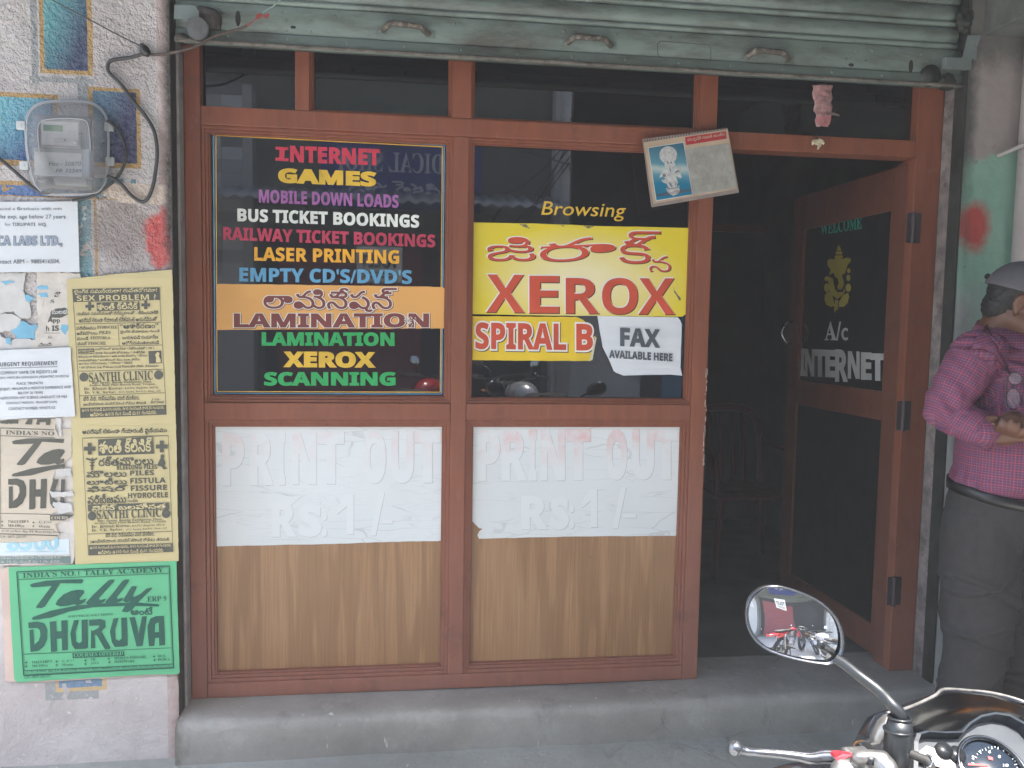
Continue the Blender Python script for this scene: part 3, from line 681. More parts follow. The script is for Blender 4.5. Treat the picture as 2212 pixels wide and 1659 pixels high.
# painted lettering on the first pane
VIN = dict(red=(.52, .03, .065), yel=(.68, .43, .035), pur=(.30, .10, .30), wht=(.70, .72, .68), crim=(.43, .03, .075), amb=(.75, .37, .02), blu=(.10, .31, .50), grn=(.012, .33, .085), gold=(.62, .36, .05))
VM = {k: mat('vinyl_'+k, v, .45, var=.15, vs=12, bump=0, dirt=(.02, .02, .02), dirt_amt=.30, ds=45) for k, v in VIN.items()}
for k, t, x0, y0, x1, y1, h, bo in (('red', 'NTERNET', 640, 271, 1130, 290, 84, .03), ('yel', 'GAMES', 577, 385, 1105, 406, 74, .045), ('yel', 'XEROX', 608, 1405, 1100, 1408, 80, .045), ('pur', 'MOBILE DOWN LOADS', 465, 497, 1235, 527, 70, .02),
        ('wht', 'BUS TICKET BOOKINGS', 347, 600, 1348, 636, 68, .025), ('crim', 'RAILWAY TICKET BOOKINGS', 268, 702, 1437, 745, 68, .025), ('amb', 'LASER PRINTING', 440, 818, 1238, 836, 73, .02),
        ('blu', "EMPTY CD'S/DVD'S", 358, 933, 1308, 947, 74, .02), ('grn', 'LAMINATION', 483, 1287, 1210, 1289, 70, .035), ('grn', 'SCANNING', 497, 1508, 1215, 1508, 70, .035)):
    P_ = Print(GLASS, 'B1', .0008); P_.t(t, 'b', x0, y0, x1, y1, h, bo)
    if k == 'red': P_.p([(556, 189), (626, 192), (626, 208), (607, 208), (604, 252), (628, 253), (628, 270), (555, 266), (556, 249), (576, 250), (578, 207), (556, 205)])
    P_.done('lettering', VM[k], sf)
for k, q, wd in (('blu', [(213, 111), (1489, 181), (1474, 1557), (221, 1553)], 7), ('gold', [(226, 126), (1479, 190), (1467, 1547), (233, 1543)], 6)):
    P_ = Print(GLASS, 'B1', .0008); P_.f(q, wd); P_.done('border_line', VM[k], sf)
P_ = Print(GLASS, 'B2', .0008); P_.t('Browsing', 'i', 527, 543, 1015, 557, 103, .004); P_.done('lettering', mat('vinyl_yel', VIN['yel'], .45), sf)

# ------------------------------------------------------------------ stickers on the glass and panels
def stack_print(surf, crop, off, parent, items, mats):
    """print in several colours, later colours on top: mats = [(material, embolden, shift, lift)]"""
    for it in items:
        for j, (mt, bo, sh, lift) in enumerate(mats):
            P_ = Print(surf, crop, off+lift); P_.t(*it[:7], bold=(it[7] if len(it) > 7 else 0)+bo, shift=sh); P_.done('lettering', mt, parent)
WHT = mat('white_outline_print', (.75, .74, .70), .5, var=.05, bump=0); SHD = mat('dark_print', (.06, .02, .015), .5, var=.05, bump=0)
o = thing('sticker_strip', 'orange strip with maroon Telugu and English lettering across the first window', 'sticker', GLASS.pt('B1', 860, 1200, .002))
sheet('sheet', GLASS, 'B1', [(228, 948), (700, 953), (1100, 958), (1482, 965), (1490, 975), (1487, 1195), (1000, 1197), (230, 1203)], mat('orange_sticker_vinyl', (.70, .36, .10), .45, var=.06, vs=5, bump=.1, coat=.15), .0015, .001, o, 1.2, 40, 3)
MAR = mat('maroon_print', (.17, .035, .03), .5, var=.1, bump=0)
stack_print(GLASS, 'B1', .0025, o, [('లామినేషన్', 't', 490, 1100, 1226, 1103, 132, -.012), ('LAMINATION', 'b', 330, 1187, 1400, 1187, 74, .01)], [(SHD, .052, (3, 3), .0003), (WHT, .048, (0, 0), .0008), (MAR, .02, (0, 0), .0014)])
bm = bmesh.new(); rn = random.Random(3)
for k in range(60):
    a = rn.uniform(0, 6.28); r = 38*rn.random()**.8; add_poly(bm, GLASS, 'B1', circ(1298+r*math.cos(a), 1150+r*math.sin(a), rn.uniform(.8, 3.2), 6), .0046)
from_bm('worn_spots', bm, WHT, o)
def banner_mat():
    n = NT('yellow_banner_print'); s = n.sep(n.pos); a = GLASS.pt('B2', 760, 900)
    u = n.math('DIVIDE', n.math('SUBTRACT', s[0], a.x), .34); v = n.math('DIVIDE', n.math('SUBTRACT', s[2], a.z), .17)
    r = n.math('SQRT', n.math('ADD', n.math('MULTIPLY', u, u), n.math('MULTIPLY', v, v)))
    c = n.mix(n.ramp(r, .25, 1.15), (.80, .72, .42), (.72, .58, .03)); return n.out(c, .4, None, **{'Coat Weight': .15})
o = thing('shop_banner', 'large yellow banner with red Telugu word over red English word', 'sign', GLASS.pt('B2', 760, 1100, .002))
sheet('sheet', GLASS, 'B2', [(133, 562), (480, 568), (830, 582), (1388, 594), (1392, 602), (1370, 1085), (1340, 1106), (600, 1100), (128, 1092)], banner_mat(), .0015, .0012, o, 1, 60, 5)
it = [('జి', 't', 212, 785, 495, 785, 140), ('రా', 't', 515, 795, 958, 775, 135), ('క్', 't', 972, 800, 1217, 803, 190), ('న', 't', 1148, 848, 1276, 848, 92),
      ('X', 'b', 210, 1080, 430, 1083, 218), ('E', 'b', 458, 1085, 628, 1086, 215), ('R', 'b', 668, 1087, 860, 1089, 205), ('O', 'b', 877, 1092, 1083, 1092, 210), ('X', 'b', 1088, 1092, 1298, 1093, 208)]
it = [q+(-.006 if q[1] == 't' else .0,) for q in it]
REDP = mat('red_sign_print', (.55, .07, .03), .45, var=.15, vs=9, bump=0)
stack_print(GLASS, 'B2', .0027, o, it, [(SHD, .008, (3, 3), .0003), (WHT, .010, (-4, -4), .0008), (REDP, 0, (0, 0), .0014)])
P_ = Print(GLASS, 'B2', .0046)
for q in ([(1288, 935), (1300, 960), (1335, 1005), (1325, 1015), (1295, 965)], [(400, 572), (440, 574), (460, 598), (420, 585)], [(640, 577), (660, 580), (655, 588)], [(770, 582), (830, 584), (800, 598)]): P_.p(ragged(q, 2, 6, 1))
P_.done('scuffs', mat('dark_scuff', (.16, .15, .10), .7, bump=0), o)
o = thing('torn_sticker', 'torn yellow sticker with red lettering below the large banner', 'sticker', GLASS.pt('B2', 480, 1355, .002))
sheet('sheet', GLASS, 'B2', [(128, 1103), (730, 1108), (765, 1122), (790, 1145), (820, 1190), (840, 1230), (812, 1362), (400, 1360), (128, 1357)], mat('amber_yellow_vinyl', (.72, .50, .02), .45, var=.08, vs=8, bump=.1), .0015, .001, o, 1.2, 30, 6)
sheet('curled_corner', GLASS, 'B2', [(840, 1215), (845, 1232), (822, 1355), (803, 1362), (835, 1240)], mat('paper_back', (.60, .55, .40), .8), .004, .0008, o)
stack_print(GLASS, 'B2', .0027, o, [('SPIRAL', 'b', 150, 1290, 668, 1297, 148, .02), ('B', 'b', 732, 1297, 822, 1298, 146, .02)], [(SHD, .05, (5, 5), .0003), (WHT, .05, (0, 0), .0008), (REDP, 0, (0, 0), .0014)])
o = thing('paper_sign', 'crooked white paper sign with grey lettering taped beside the torn sticker', 'sign', GLASS.pt('B2', 1130, 1440, .002))
sheet('sheet', GLASS, 'B2', [(850, 1103), (1315, 1110), (1330, 1130), (1337, 1150), (1330, 1400), (1340, 1447), (1270, 1440), (1000, 1446), (960, 1430), (945, 1420), (915, 1350), (880, 1280)], mat('white_paper', (.66, .69, .74), .7, var=.05, vs=3, bump=.2, bs=14), .0035, .0008, o, .8, 40, 7, .004)
P_ = Print(GLASS, 'B2', .0075); P_.t('FAX', 'b', 985, 1272, 1208, 1282, 98, .03); P_.t('AVAILABLE HERE', 'b', 920, 1342, 1283, 1363, 42, .03); P_.done('lettering', mat('grey_print', (.075, .09, .11), .6, bump=0), o)

# white PRINT OUT boards
def crackle(name, col):
    n = NT(name); v = n.map((1.6, 1, 15), n.pos); v2 = n.noise(4, 3, n.pos, .5, 0, True)
    mv = n.t.nodes.new('ShaderNodeMix'); mv.data_type = 'VECTOR'; n.L(v, mv.inputs[4]); n.L(v2, mv.inputs[5]); mv.inputs[0].default_value = .35
    d = n.voro(2.1, mv.outputs[1], 'DISTANCE_TO_EDGE'); d2 = n.voro(6.5, mv.outputs[1], 'DISTANCE_TO_EDGE')
    ms = n.ramp(n.noise(5, 3, n.pos), .42, .56)
    c1 = n.math('MULTIPLY', n.math('SUBTRACT', 1.0, n.ramp(d, .006, .016)), ms); c2 = n.math('MULTIPLY', n.math('SUBTRACT', 1.0, n.ramp(d2, .008, .028)), n.math('MULTIPLY', n.ramp(n.noise(7, 3, n.pos), .5, .6), .6))
    cr = n.math('MAXIMUM', c1, c2); c = n.mix(n.math('MULTIPLY', cr, .38), n.mix(n.ramp(n.noise(3, 4, n.pos), .35, .7), col, tuple(x*.93 for x in col)), (.36, .37, .38))
    return n.out(c, .6, n.bump(n.math('SUBTRACT', 1.0, cr), .15, .0006))
WB = crackle('cracked_white_vinyl', (.70, .735, .75))
EDGE_SHADE = mat('letter_edge_shade', (.42, .42, .43), .8, var=.25, vs=25, bump=0)  # offset letter copies in this grey paint shade on right and lower edges
def board(crop, pts, items, label, pink, seed):
    o = thing('paper_board', label, 'sign', GLASS.pt(crop, 700, 740, .002), 'white boards pasted on the lower panels')
    sheet('sheet', GLASS, crop, pts, WB, .0015, .0015, o, 1.1, 34, seed)
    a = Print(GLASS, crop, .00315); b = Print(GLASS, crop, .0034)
    for t, x0, x1, yb, h, lo in items:
        if t == '1':
            q = [(x0, yb-h*.66), (x0+(x1-x0)*.45, yb-h), (x1, yb-h), (x1, yb), (x0+(x1-x0)*.58, yb), (x0+(x1-x0)*.58, yb-h*.70), (x0, yb-h*.50)]
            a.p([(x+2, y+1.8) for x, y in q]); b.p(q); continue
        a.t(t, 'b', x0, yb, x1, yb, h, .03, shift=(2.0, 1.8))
        (b if lo else b).t(t, 'b', x0, yb, x1, yb, h, .03)
    a.done('lettering', EDGE_SHADE, o); b.done('lettering', pink, o)
def faded(name, strength):
    n = NT(name); f = n.math('MULTIPLY', n.ramp(n.noise(8, 5, n.pos, .7), .42, .68), strength)
    zr = n.ramp(n.sep(n.pos)[2], .93, 1.05); f = n.math('MULTIPLY', f, zr)
    c = n.mix(f, (.70, .73, .745), (.72, .38, .38)); return n.out(c, .6)
L1 = [(c, x0, x1, 428-i*2.2, 248, 0) for i, (c, x0, x1) in enumerate((('P', 247, 347), ('R', 388, 495), ('I', 535, 560), ('N', 602, 717), ('T', 735, 857), ('O', 965, 1072), ('U', 1108, 1213), ('T', 1228, 1350)))]
L1 += [('R', 500, 612, 692, 165, 1), ('s', 640, 740, 690, 150, 1), (':', 752, 772, 690, 110, 1), ('1', 828, 912, 686, 205, 1), ('/', 1005, 1062, 684, 205, 1), ('-', 1062, 1106, 628, 12, 1)]
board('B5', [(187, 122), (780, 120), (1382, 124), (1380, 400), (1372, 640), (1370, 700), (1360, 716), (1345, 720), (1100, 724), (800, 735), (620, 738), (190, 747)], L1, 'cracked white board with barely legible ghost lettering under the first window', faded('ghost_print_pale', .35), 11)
L2 = [(c, x0, x1, 404-i*1.0, 240, 0) for i, (c, x0, x1) in enumerate((('P', 147, 250), ('R', 270, 385), ('I', 405, 440), ('N', 468, 582), ('T', 600, 712), ('O', 800, 900), ('U', 935, 1038), ('T', 1048, 1163)))]
L2 += [('R', 370, 490, 655, 160, 1), ('s', 520, 600, 653, 150, 1), (':', 612, 630, 650, 110, 1), ('1', 672, 752, 650, 195, 1), ('/', 838, 892, 648, 195, 1), ('-', 890, 945, 598, 12, 1)]
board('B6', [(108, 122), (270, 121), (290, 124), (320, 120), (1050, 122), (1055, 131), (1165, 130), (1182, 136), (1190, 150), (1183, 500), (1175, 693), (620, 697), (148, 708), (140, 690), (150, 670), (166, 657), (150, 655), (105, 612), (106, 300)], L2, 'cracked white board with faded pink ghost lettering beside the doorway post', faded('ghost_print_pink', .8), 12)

# ------------------------------------------------------------------ rolling shutter
SHUT = mat('faded_grey_green_shutter_paint', (.175, .225, .205), .45, var=.12, vs=3, bump=.35, bs=30, dirt=(.06, .05, .038), dirt_amt=.44, ds=7, aniso=(.55, 1, 1.9))
bpy.data.materials['faded_grey_green_shutter_paint'].node_tree.nodes
LIP = mat('rusty_shutter_lip', (.15, .135, .115), .7, var=.3, vs=12, dirt=(.04, .025, .018), dirt_amt=.45, ds=22, bump=.5)
sh = thing('rolling_shutter', 'half lowered grey green steel rolling shutter above the shopfront', 'shutter', (.6, 2.66, 2.31))
xa, xb = -.75, 1.925; ys = 2.662
SP = YP(ys)
z_lip = .5*(SP.pt('D', 1026, 134.8).z+SP.pt('D', 448, 91).z); z_fold = SP.pt('D', 1026, 101).z; z_bt = SP.pt('D', 1026, 39.6).z
def extr(name, prof, x0, x1, mt, n=60, amp=.0015, parent=sh):
    xs = np.linspace(x0, x1, n); V = []; F = []; k = len(prof)
    for x in xs:
        for (y, z) in prof: V.append((x, y+amp*noise.noise(Vector((x*4, z*30, 0))), z+amp*.6*noise.noise(Vector((x*5, 3, z*30)))))
    for i in range(n-1):
        for j in range(k-1): F.append((i*k+j, (i+1)*k+j, (i+1)*k+j+1, i*k+j+1))
    o = M_(name, V, F, mt, parent, True); md = o.modifiers.new('t', 'SOLIDIFY'); md.thickness = .0015; md.offset = 1; return o
extr('bottom_bar', [(ys+.004, z_fold+.002), (ys, z_fold+.006), (ys, z_bt-.006), (ys+.003, z_bt)], xa, xb, SHUT)
extr('bottom_angle', [(ys+.03, z_lip+.006), (ys-.016, z_lip), (ys-.018, z_lip+.003), (ys-.010, z_lip+.012), (ys-.009, z_fold-.004), (ys-.004, z_fold), (ys+.004, z_fold+.001)], xa, xb, LIP if False else SHUT)
extr('lip_edge', [(ys-.020, z_lip-.003), (ys-.0205, z_lip+.007), (ys-.016, z_lip+.009)], xa, xb, LIP)
pitch = .0765
for k in range(4):
    z0 = z_bt+.001+k*pitch
    prof = [(ys+.006, z0), (ys-.004, z0+.004), (ys-.007, z0+.010), (ys-.003, z0+.016), (ys+.004, z0+.019)]
    prof += [(ys+.006-.013*math.sin(PI*t), z0+.019+(pitch-.021)*t) for t in np.linspace(.08, 1, 12)]
    extr('slat', prof, xa, xb-.02, SHUT)
rn = random.Random(2)
RIV = SHUT
bm = bmesh.new()
def rivet(p, r=.0055): bm_ell(bm, p, (r, .0028, r), None, 10, 6)
for x in np.arange(-.62, 1.9, .184): rivet((x+rn.uniform(-.01, .01), ys-.0005, z_bt-.022)); rivet((x+.03, ys-.0105, (z_lip+z_fold)/2+.006))
for q in ((820, 155), (1003, 157), (825, 233), (1003, 240)): rivet(SP.pt('A4', *q), .0065)
for q in ((892, 440), (970, 380), (1035, 452), (885, 505), (930, 395), (725, 430)): rivet(SP.pt('A6', *q), .0065)
from_bm('rivet', bm, RIV, sh, True)['kind'] = 'stuff'
for c_, q, r_ in (('A4', (872, 202), (.014, .002, .0075)), ('A6', (930, 480), (.014, .002, .0075)), ('A6', (1370, 490), (.010, .003, .024)), ('A4', (465, 130), (.010, .003, .030))):
    bm = bmesh.new(); bm_ell(bm, SP.pt(c_, *q), r_, None, 12, 6); from_bm('key_slot', bm, DARKGRIME, sh, True)
HM = mat('rusted_handle', (.10, .085, .07), .75, .2, var=.4, vs=60, dirt=(.42, .38, .33), dirt_amt=.38, ds=60, bump=.6)
for c_, xA, yA, xB, yB in (('A4', 1495, 225, 1905, 258), ('A5', 828, 320, 1218, 345), ('A6', 125, 420, 492, 445)):
    a, b = SP.pt(c_, xA, yA), SP.pt(c_, xB, yB); u = (b-a)
    for s_ in (.06, .94):
        bm = bmesh.new(); p = a+u*s_; bm_box(bm, p.x-.016, p.x+.016, ys-.0035, ys-.0004, p.z-.014, p.z+.014, .002); bm_ell(bm, (p.x, ys-.004, p.z), (.006, .003, .006), None, 10, 6); from_bm('handle_foot', bm, SHUT, sh)
    path = [a+u*.08+Vector((0, -.004, 0)), a+u*.19+Vector((0, -.022, .012)), a+u*.27+Vector((0, -.030, .015)), a+u*.73+Vector((0, -.030, .012)), a+u*.81+Vector((0, -.022, .008)), a+u*.92+Vector((0, -.004, 0))]
    tube('handle', smooth_path(path, 4), .0095, HM, sh, 10)
bm = bmesh.new(); c = [SP.pt('A5', x, y, .001) for x, y in ((1530, 325), (1545, 308), (1570, 304), (1900, 332), (1922, 352), (1923, 440), (1905, 452), (1560, 430), (1532, 400))]
for p_, q_ in zip(c, c[1:]+c[:1]): sweep(bm, [p_, q_], .0014, 6)
from_bm('number_plate', bm, mat('groove_grime', (.07, .075, .07), .8), sh)
for x0, x1 in ((xe, xe+.004), (1.927, 1.937)): box('guide_rail', x0, x1, 2.636, 2.692, .142, 2.7, mat('blackened_guide_channel', (.035, .037, .034), .6, .3, var=.4, vs=10), sh, .002)
LOCKS = mat('dirty_bright_steel', (.16, .16, .155), .35, .8, var=.3, vs=30, bump=.2)
bm = bmesh.new(); q = YP(2.62).pt('A1', 1288, 190); bm_cyl(bm, q, (.0, -1, -.15), .0335, .03, 36); bmesh.ops.bevel(bm, geom=[e for e in bm.edges], offset=.003, segments=2, affect='EDGES')
from_bm('lock_cap', bm, LOCKS, sh)
GP = mat('grey_green_bracket', (.15, .185, .18), .6, var=.2, vs=10, bump=.3, dirt=(.04, .04, .035), dirt_amt=.33, ds=20)
sheet('bracket_plate', YP(2.625), 'C3', [(310, 60), (560, 70), (585, 95), (618, 150), (618, 235), (300, 240)], GP, 0, .004, sh)
bm = bmesh.new(); bm_box(bm, YP(2.64).pt('C1', 375, 330).x, 1.94, 2.625, 2.645, YP(2.64).pt('C1', 460, 388).z, YP(2.64).pt('C1', 460, 325).z, .003); from_bm('bracket_plate', bm, GP, sh)
sheet('bracket_plate', YP(2.628), 'C1', [(512, 195), (587, 195), (565, 260), (560, 330), (480, 325), (500, 250)], GP, 0, .004, sh)
# black lock mechanism at the ends, with grease
GBS = mat('greasy_black_steel', (.03, .032, .03), .5, .4, var=.5, vs=30); GBI = mat('grimy_bracket_iron', (.07, .06, .055), .7, .2, var=.4, vs=25)
bm = bmesh.new(); bm_cyl(bm, YP(2.655).pt('A6', 1510, 560), (0, -1, 0), .036, .02, 24); from_bm('end_lock', bm, GBS, sh, True)
for mt_, c_, q, r_ in ((GBS, 'A6', (1640, 600), (.032, .012, .03)), (GBS, 'A6', (1780, 150), (.04, .02, .05)), (GBI, 'C3', (700, 230), (.05, .02, .035)), (GBI, 'C3', (400, 480), (.025, .02, .012))):
    def lump(b, p=YP(2.652).pt(c_, *q), r_=r_): bm_ell(b, p, r_, None, 16, 10); bm_box(b, p.x-r_[0]*.5, p.x+r_[0]*.9, p.y, p.y+.02, p.z-r_[2]*.9, p.z+r_[2]*.3)
    def lump_post(me): write_back(me, [co+nr*.006*noise.noise(co*60) for co, nr in read_all(me)])
    fused('grease_lump', lump, .004, 1, mt_, sh, lump_post)
box('end_bracket', -.76, -.60, 2.675, 2.70, 2.37, 2.47, GBI, sh)

# ------------------------------------------------------------------ electricity meter under a clear cover
mp = lambda x, y, o=0: WALL.pt('M', x, y, o)
met = thing('electricity_meter', 'electricity meter under a rounded clear plastic cover on the pebbledash wall', 'meter', mp(800, 1450))
OUT = [(210, 430), (225, 330), (275, 240), (360, 165), (500, 115), (800, 95), (1100, 115), (1240, 175), (1330, 260), (1385, 380), (1405, 600), (1405, 900), (1385, 1150), (1350, 1320), (1280, 1410), (1180, 1450), (850, 1462), (540, 1455), (430, 1420), (350, 1340), (300, 1220), (255, 1020), (222, 800), (210, 600)]
def cover():
    cxp, cyp = 810, 800; bm = bmesh.new(); rings = []
    pts = [(p.x, p.y) for p in smooth_path([(x, y, 0) for x, y in OUT]+[(*OUT[0], 0)], 4)][:-1]
    for sc, off in ((1.03, .003), (1.0, .006), (.995, .03), (.965, .062), (.90, .078), (.74, .086), (.55, .088), (.52, .080), (.3, .079)):
        rings.append([bm.verts.new(mp(cxp+(x-cxp)*sc, cyp+(y-cyp)*sc, off)) for x, y in pts])
    n = len(pts)
    for a, b in zip(rings, rings[1:]):
        for k in range(n): bm.faces.new((a[k], a[(k+1) % n], b[(k+1) % n], b[k]))
    bm.faces.new(rings[-1]); bmesh.ops.recalc_face_normals(bm, faces=bm.faces); return bm
nc = NT('clear_scuffed_plastic'); hz = nc.ramp(nc.noise(9, 6, None, .7), .35, .75)
nc.out((.27, .275, .285), .25, nc.bump(nc.noise(14, 4), .15, .004)); nc.setin(nc.b.inputs['Alpha'], nc.math('MULTIPLY_ADD', hz, .20)); nc.b.inputs['Alpha'].links[0].from_node.inputs[2].default_value = .36
from_bm('clear_cover', cover(), nc.m, met, True)
RIMM = mat('cover_highlight_grey', (.42, .43, .45), .12, var=.05, bump=0)  # pale material for tubes that stand in for highlights on the clear cover
rp = smooth_path([(x, y, 0) for x, y in OUT]+[(*OUT[0], 0)], 3)
for nm_, sc_, of_, r_ in (('rim_highlight', 1.0, .028, .0022), ('edge_highlight', 1.03, .004, .0025)): tube(nm_, [mp(810+(p.x-810)*sc_, 800+(p.y-800)*sc_, of_) for p in rp], r_, RIMM, met, 6)
ib = smooth_path([(400, 860, 0), (378, 640, 0), (380, 470, 0), (420, 395, 0), (520, 360, 0), (800, 345, 0), (1040, 365, 0), (1110, 430, 0), (1140, 620, 0), (1150, 830, 0)], 3); tube('window_highlight', [mp(p.x, p.y, .089) for p in ib], .0014, RIMM, met, 6)
GB = mat('meter_grey_box', (.26, .26, .265), .5, var=.12, vs=8); PB = mat('meter_pale_face', (.52, .52, .55), .45, var=.06, bump=0)
def mbox(nm, x0, x1, y0, y1, o0, o1, mt, bev=.002):
    a, b = mp(x0, y1), mp(x1, y0); return box(nm, a.x, b.x, YW-o1, YW-o0, a.z, b.z, mt, met, bev)
mbox('back_plate', 380, 1180, 330, 1390, .004, .012, mat('meter_back_plate', (.13, .13, .14), .5), .004)
mbox('meter_body', 540, 1110, 440, 830, .012, .055, GB, .004); mbox('face_plate', 565, 1085, 475, 790, .055, .058, PB, .001)
mbox('display', 585, 860, 518, 598, .058, .060, mat('green_lcd', (.06, .20, .11), .3, bump=0), .001)
mbox('terminal_cover', 430, 1230, 850, 1230, .012, .05, GB, .004); mbox('paper_slip', 450, 1120, 915, 1225, .05, .0515, mat('meter_paper', (.50, .50, .50), .7, var=.08), .0004)
mbox('window_frame', 670, 1150, 1235, 1345, .012, .03, GB, .004)
bm = bmesh.new(); bm_cyl(bm, mp(930, 700, .062), (0, -1, 0), .0062, .009, 20); from_bm('button', bm, mat('button_white', (.7, .7, .7), .4), met, True)
bm = bmesh.new(); bm_ell(bm, mp(1008, 575, .058), (.0068, .002, .0045), None, 12, 6); bm_ell(bm, mp(768, 665, .058), (.003, .002, .003), None, 10, 6); from_bm('indicator', bm, mat('dark_indicator', (.06, .06, .07), .4), met, True)
P_ = Print(WALL, 'M', .0525); P_.t('Hsc - 50870', 'i', 535, 1045, 1010, 1045, 62, .012); P_.l(990, 1030, 1090, 1033, 5); P_.t('FR 32249', 'i', 638, 1140, 1020, 1143, 52, .012); P_.done('lettering', mat('pencil_grey', (.10, .10, .11), .8, bump=0), met)
P_ = Print(WALL, 'M', .059)
for k in range(5): P_.l(610, 640+k*22, 610+rn.uniform(90, 240), 640+k*22, 5)
P_.done('lettering', mat('meter_print', (.16, .16, .17), .8, bump=0), met)
for q in ((150, 460), (1440, 480), (200, 1050), (1455, 990)):
    a = mp(*q); bm = bmesh.new(); bm_box(bm, a.x-.013, a.x+.013, YW-.014, YW-.001, a.z-.013, a.z+.013, .003); bm_cyl(bm, (a.x, YW-.0145, a.z), (0, -1, 0), .0035, .003, 10); from_bm('cover_lug', bm, mat('pale_lug_plastic', (.5, .52, .52), .4), met)
bm = bmesh.new()
for k in range(3): sweep(bm, smooth_path([mp(380+k*50, 1240, .02), mp(450+k*50, 1290+k*10, .03), mp(560+k*30, 1260+k*20, .03)]), .006, 8)
from_bm('terminal_wires', bm, BLACK, met, True)

# ------------------------------------------------------------------ cables on the wall
CB = mat('dusty_black_cable', (.05, .05, .05), .55, var=.3, vs=20); CG = mat('dusty_brown_twisted_wire', (.075, .052, .043), .7, var=.4, vs=40)
def cable(name, label, pts, r, mt, cat='cable', seg=10):
    o = tube(name, pts, r, mt, None, seg, True); tag(o, label, cat); origin_to(o, min((Vector(p) for p in pts), key=lambda p: p.z)); return o
wp = lambda x, y, off=.012, c='A1': WALL.pt(c, x, y, off)
cable('wire', 'thin grey wire slanting down the pebbledash wall to a black joint', [wp(150, -120, .03), wp(340, 0, .03), wp(450, 60, .03), wp(570, 122, .025), wp(720, 203, .02), wp(905, 296, .016)], .0020, CB, 'wire')
j = tube('cable_joint', [wp(915, 288, .014), wp(935, 318, .018), wp(955, 350, .016), wp(968, 362, .014)], [.007, .014, .013, .006], BLACK, None, 12); tag(j, 'lumpy black taped cable joint on the edge of the pebbledash wall', 'cable joint'); origin_to(j, wp(968, 362, .014))
cable('cable', 'thick black cable looping from the taped joint round beside the meter', [wp(955, 350), wp(920, 352), wp(840, 374), wp(735, 388), wp(703, 408), wp(697, 445), wp(715, 482), wp(790, 555), wp(850, 640), wp(930, 735), wp(985, 820), wp(1010, 900), wp(1018, 1010), wp(1005, 1130), wp(985, 1225), wp(950, 1295), wp(905, 1305), wp(850, 1265), wp(790, 1200), wp(740, 1160, .02), wp(690, 1140, .03)], .0055, CB)
cable('cable', 'thinner dark cable curving round the right side of the clear meter cover', [wp(690, 780, .03), wp(740, 815, .02), wp(790, 890), wp(815, 975), wp(805, 1065), wp(765, 1140), wp(700, 1205), wp(620, 1258), wp(545, 1288), wp(470, 1300)], .0045, CB)
cable('cable', 'dark cable coming from the left along the painted wall and under the meter', [wp(-420, 760), wp(-160, 900), wp(-10, 1022), wp(70, 1090), wp(150, 1160), wp(225, 1225), wp(290, 1250, .03), wp(350, 1235, .04)], .0052, CB)
cable('wire', 'dusty twisted wire running from the taped joint across the shutter corner', [wp(965, 352), wp(1050, 354), wp(1150, 335, .02), wp(1270, 300, .03), wp(1400, 230, .035), wp(1490, 205, .035), wp(1560, 185, .035), wp(1600, 165, .035)], .0042, CG, 'wire')
SH2 = YP(2.62); RT_ = mat('faded_red_tape', (.30, .06, .05), .7, var=.2, vs=30)
tp = thing('tape_scrap', 'faded red tape scrap tied to the end of the twisted wire', 'tape', SH2.pt('C3', 1400, 240))
sheet('tape', SH2, 'C3', [(1150, 345), (1215, 320), (1330, 240), (1345, 180), (1400, 160), (1420, 190), (1440, 185), (1500, 165), (1510, 195), (1480, 240), (1420, 205), (1385, 245), (1340, 245), (1235, 340), (1180, 352)], RT_, 0, .003, tp)
cable('string', 'thin pale green string rising from the red tape over the shutter slats', [SH2.pt('C3', 1430, 160), SH2.pt('C3', 1500, 110), SH2.pt('C3', 1580, 60), SH2.pt('C3', 1640, 0), SH2.pt('C3', 1720, -90)], .0022, mat('pale_green_string', (.25, .33, .31), .5), 'string', 8)

# ------------------------------------------------------------------ posters and scraps on the wall
INK = flat('faded_black_ink', (80, 80, 72), .7); YP_ = mat('yellowed_poster_paper', (.50, .425, .225), .75, var=.06, vs=4, bump=.3, bs=12); WPAP = mat('white_notice_paper', (.58, .60, .62), .7, var=.04, vs=4, bump=.25, bs=10)
GINK = flat('grey_notice_ink', (95, 100, 108), .7); BEI = mat('beige_poster_paper', (.50, .44, .355), .8, var=.07, vs=5, bump=.3, bs=14)
def poster(name, label, crop, base, cat='poster', group=None): return thing(name, label, cat, WALL.pt(crop, *base, .003), group)
def psheet(o, crop, pts, mt, off, amp=1.2, step=28, seed=1, wave=.0015): return sheet('paper', WALL, crop, pts, mt, off, .0009, o, amp, step, seed, wave)

# torn layers under everything
TORN = mat('torn_white_paper', (.50, .49, .475), .9, var=.10, vs=20, bump=.7, bs=45, dirt=(.30, .29, .28), dirt_amt=.30, ds=40)
o = poster('torn_paper', 'ragged whitish paper remains with dark letter fragments left of the yellow poster', 'A8', (700, 1460), 'paper scrap')
psheet(o, 'A8', [(540, 330), (1010, 330), (1180, 350), (1200, 420), (1000, 440), (1010, 1000), (1040, 1450), (430, 1470), (520, 1330), (510, 1210), (560, 1100), (545, 700)], mat('torn_grey_paper', (.53, .49, .44), .9, var=.14, vs=14, bump=.6, bs=30, dirt=(.33, .31, .29), dirt_amt=.35, ds=18), .0055, 9, 22, 4, 0)
P_ = Print(WALL, 'A8', .0072); P_.t('App', 'b', 705, 1085, 885, 1090, 90, .02); P_.t('h IS', 'b', 680, 1195, 865, 1190, 78, .02); P_.l(645, 1225, 885, 1225, 5); P_.t('S', 's', 745, 782, 800, 782, 50); P_.t('SRT', 's', 625, 862, 655, 740, 28)
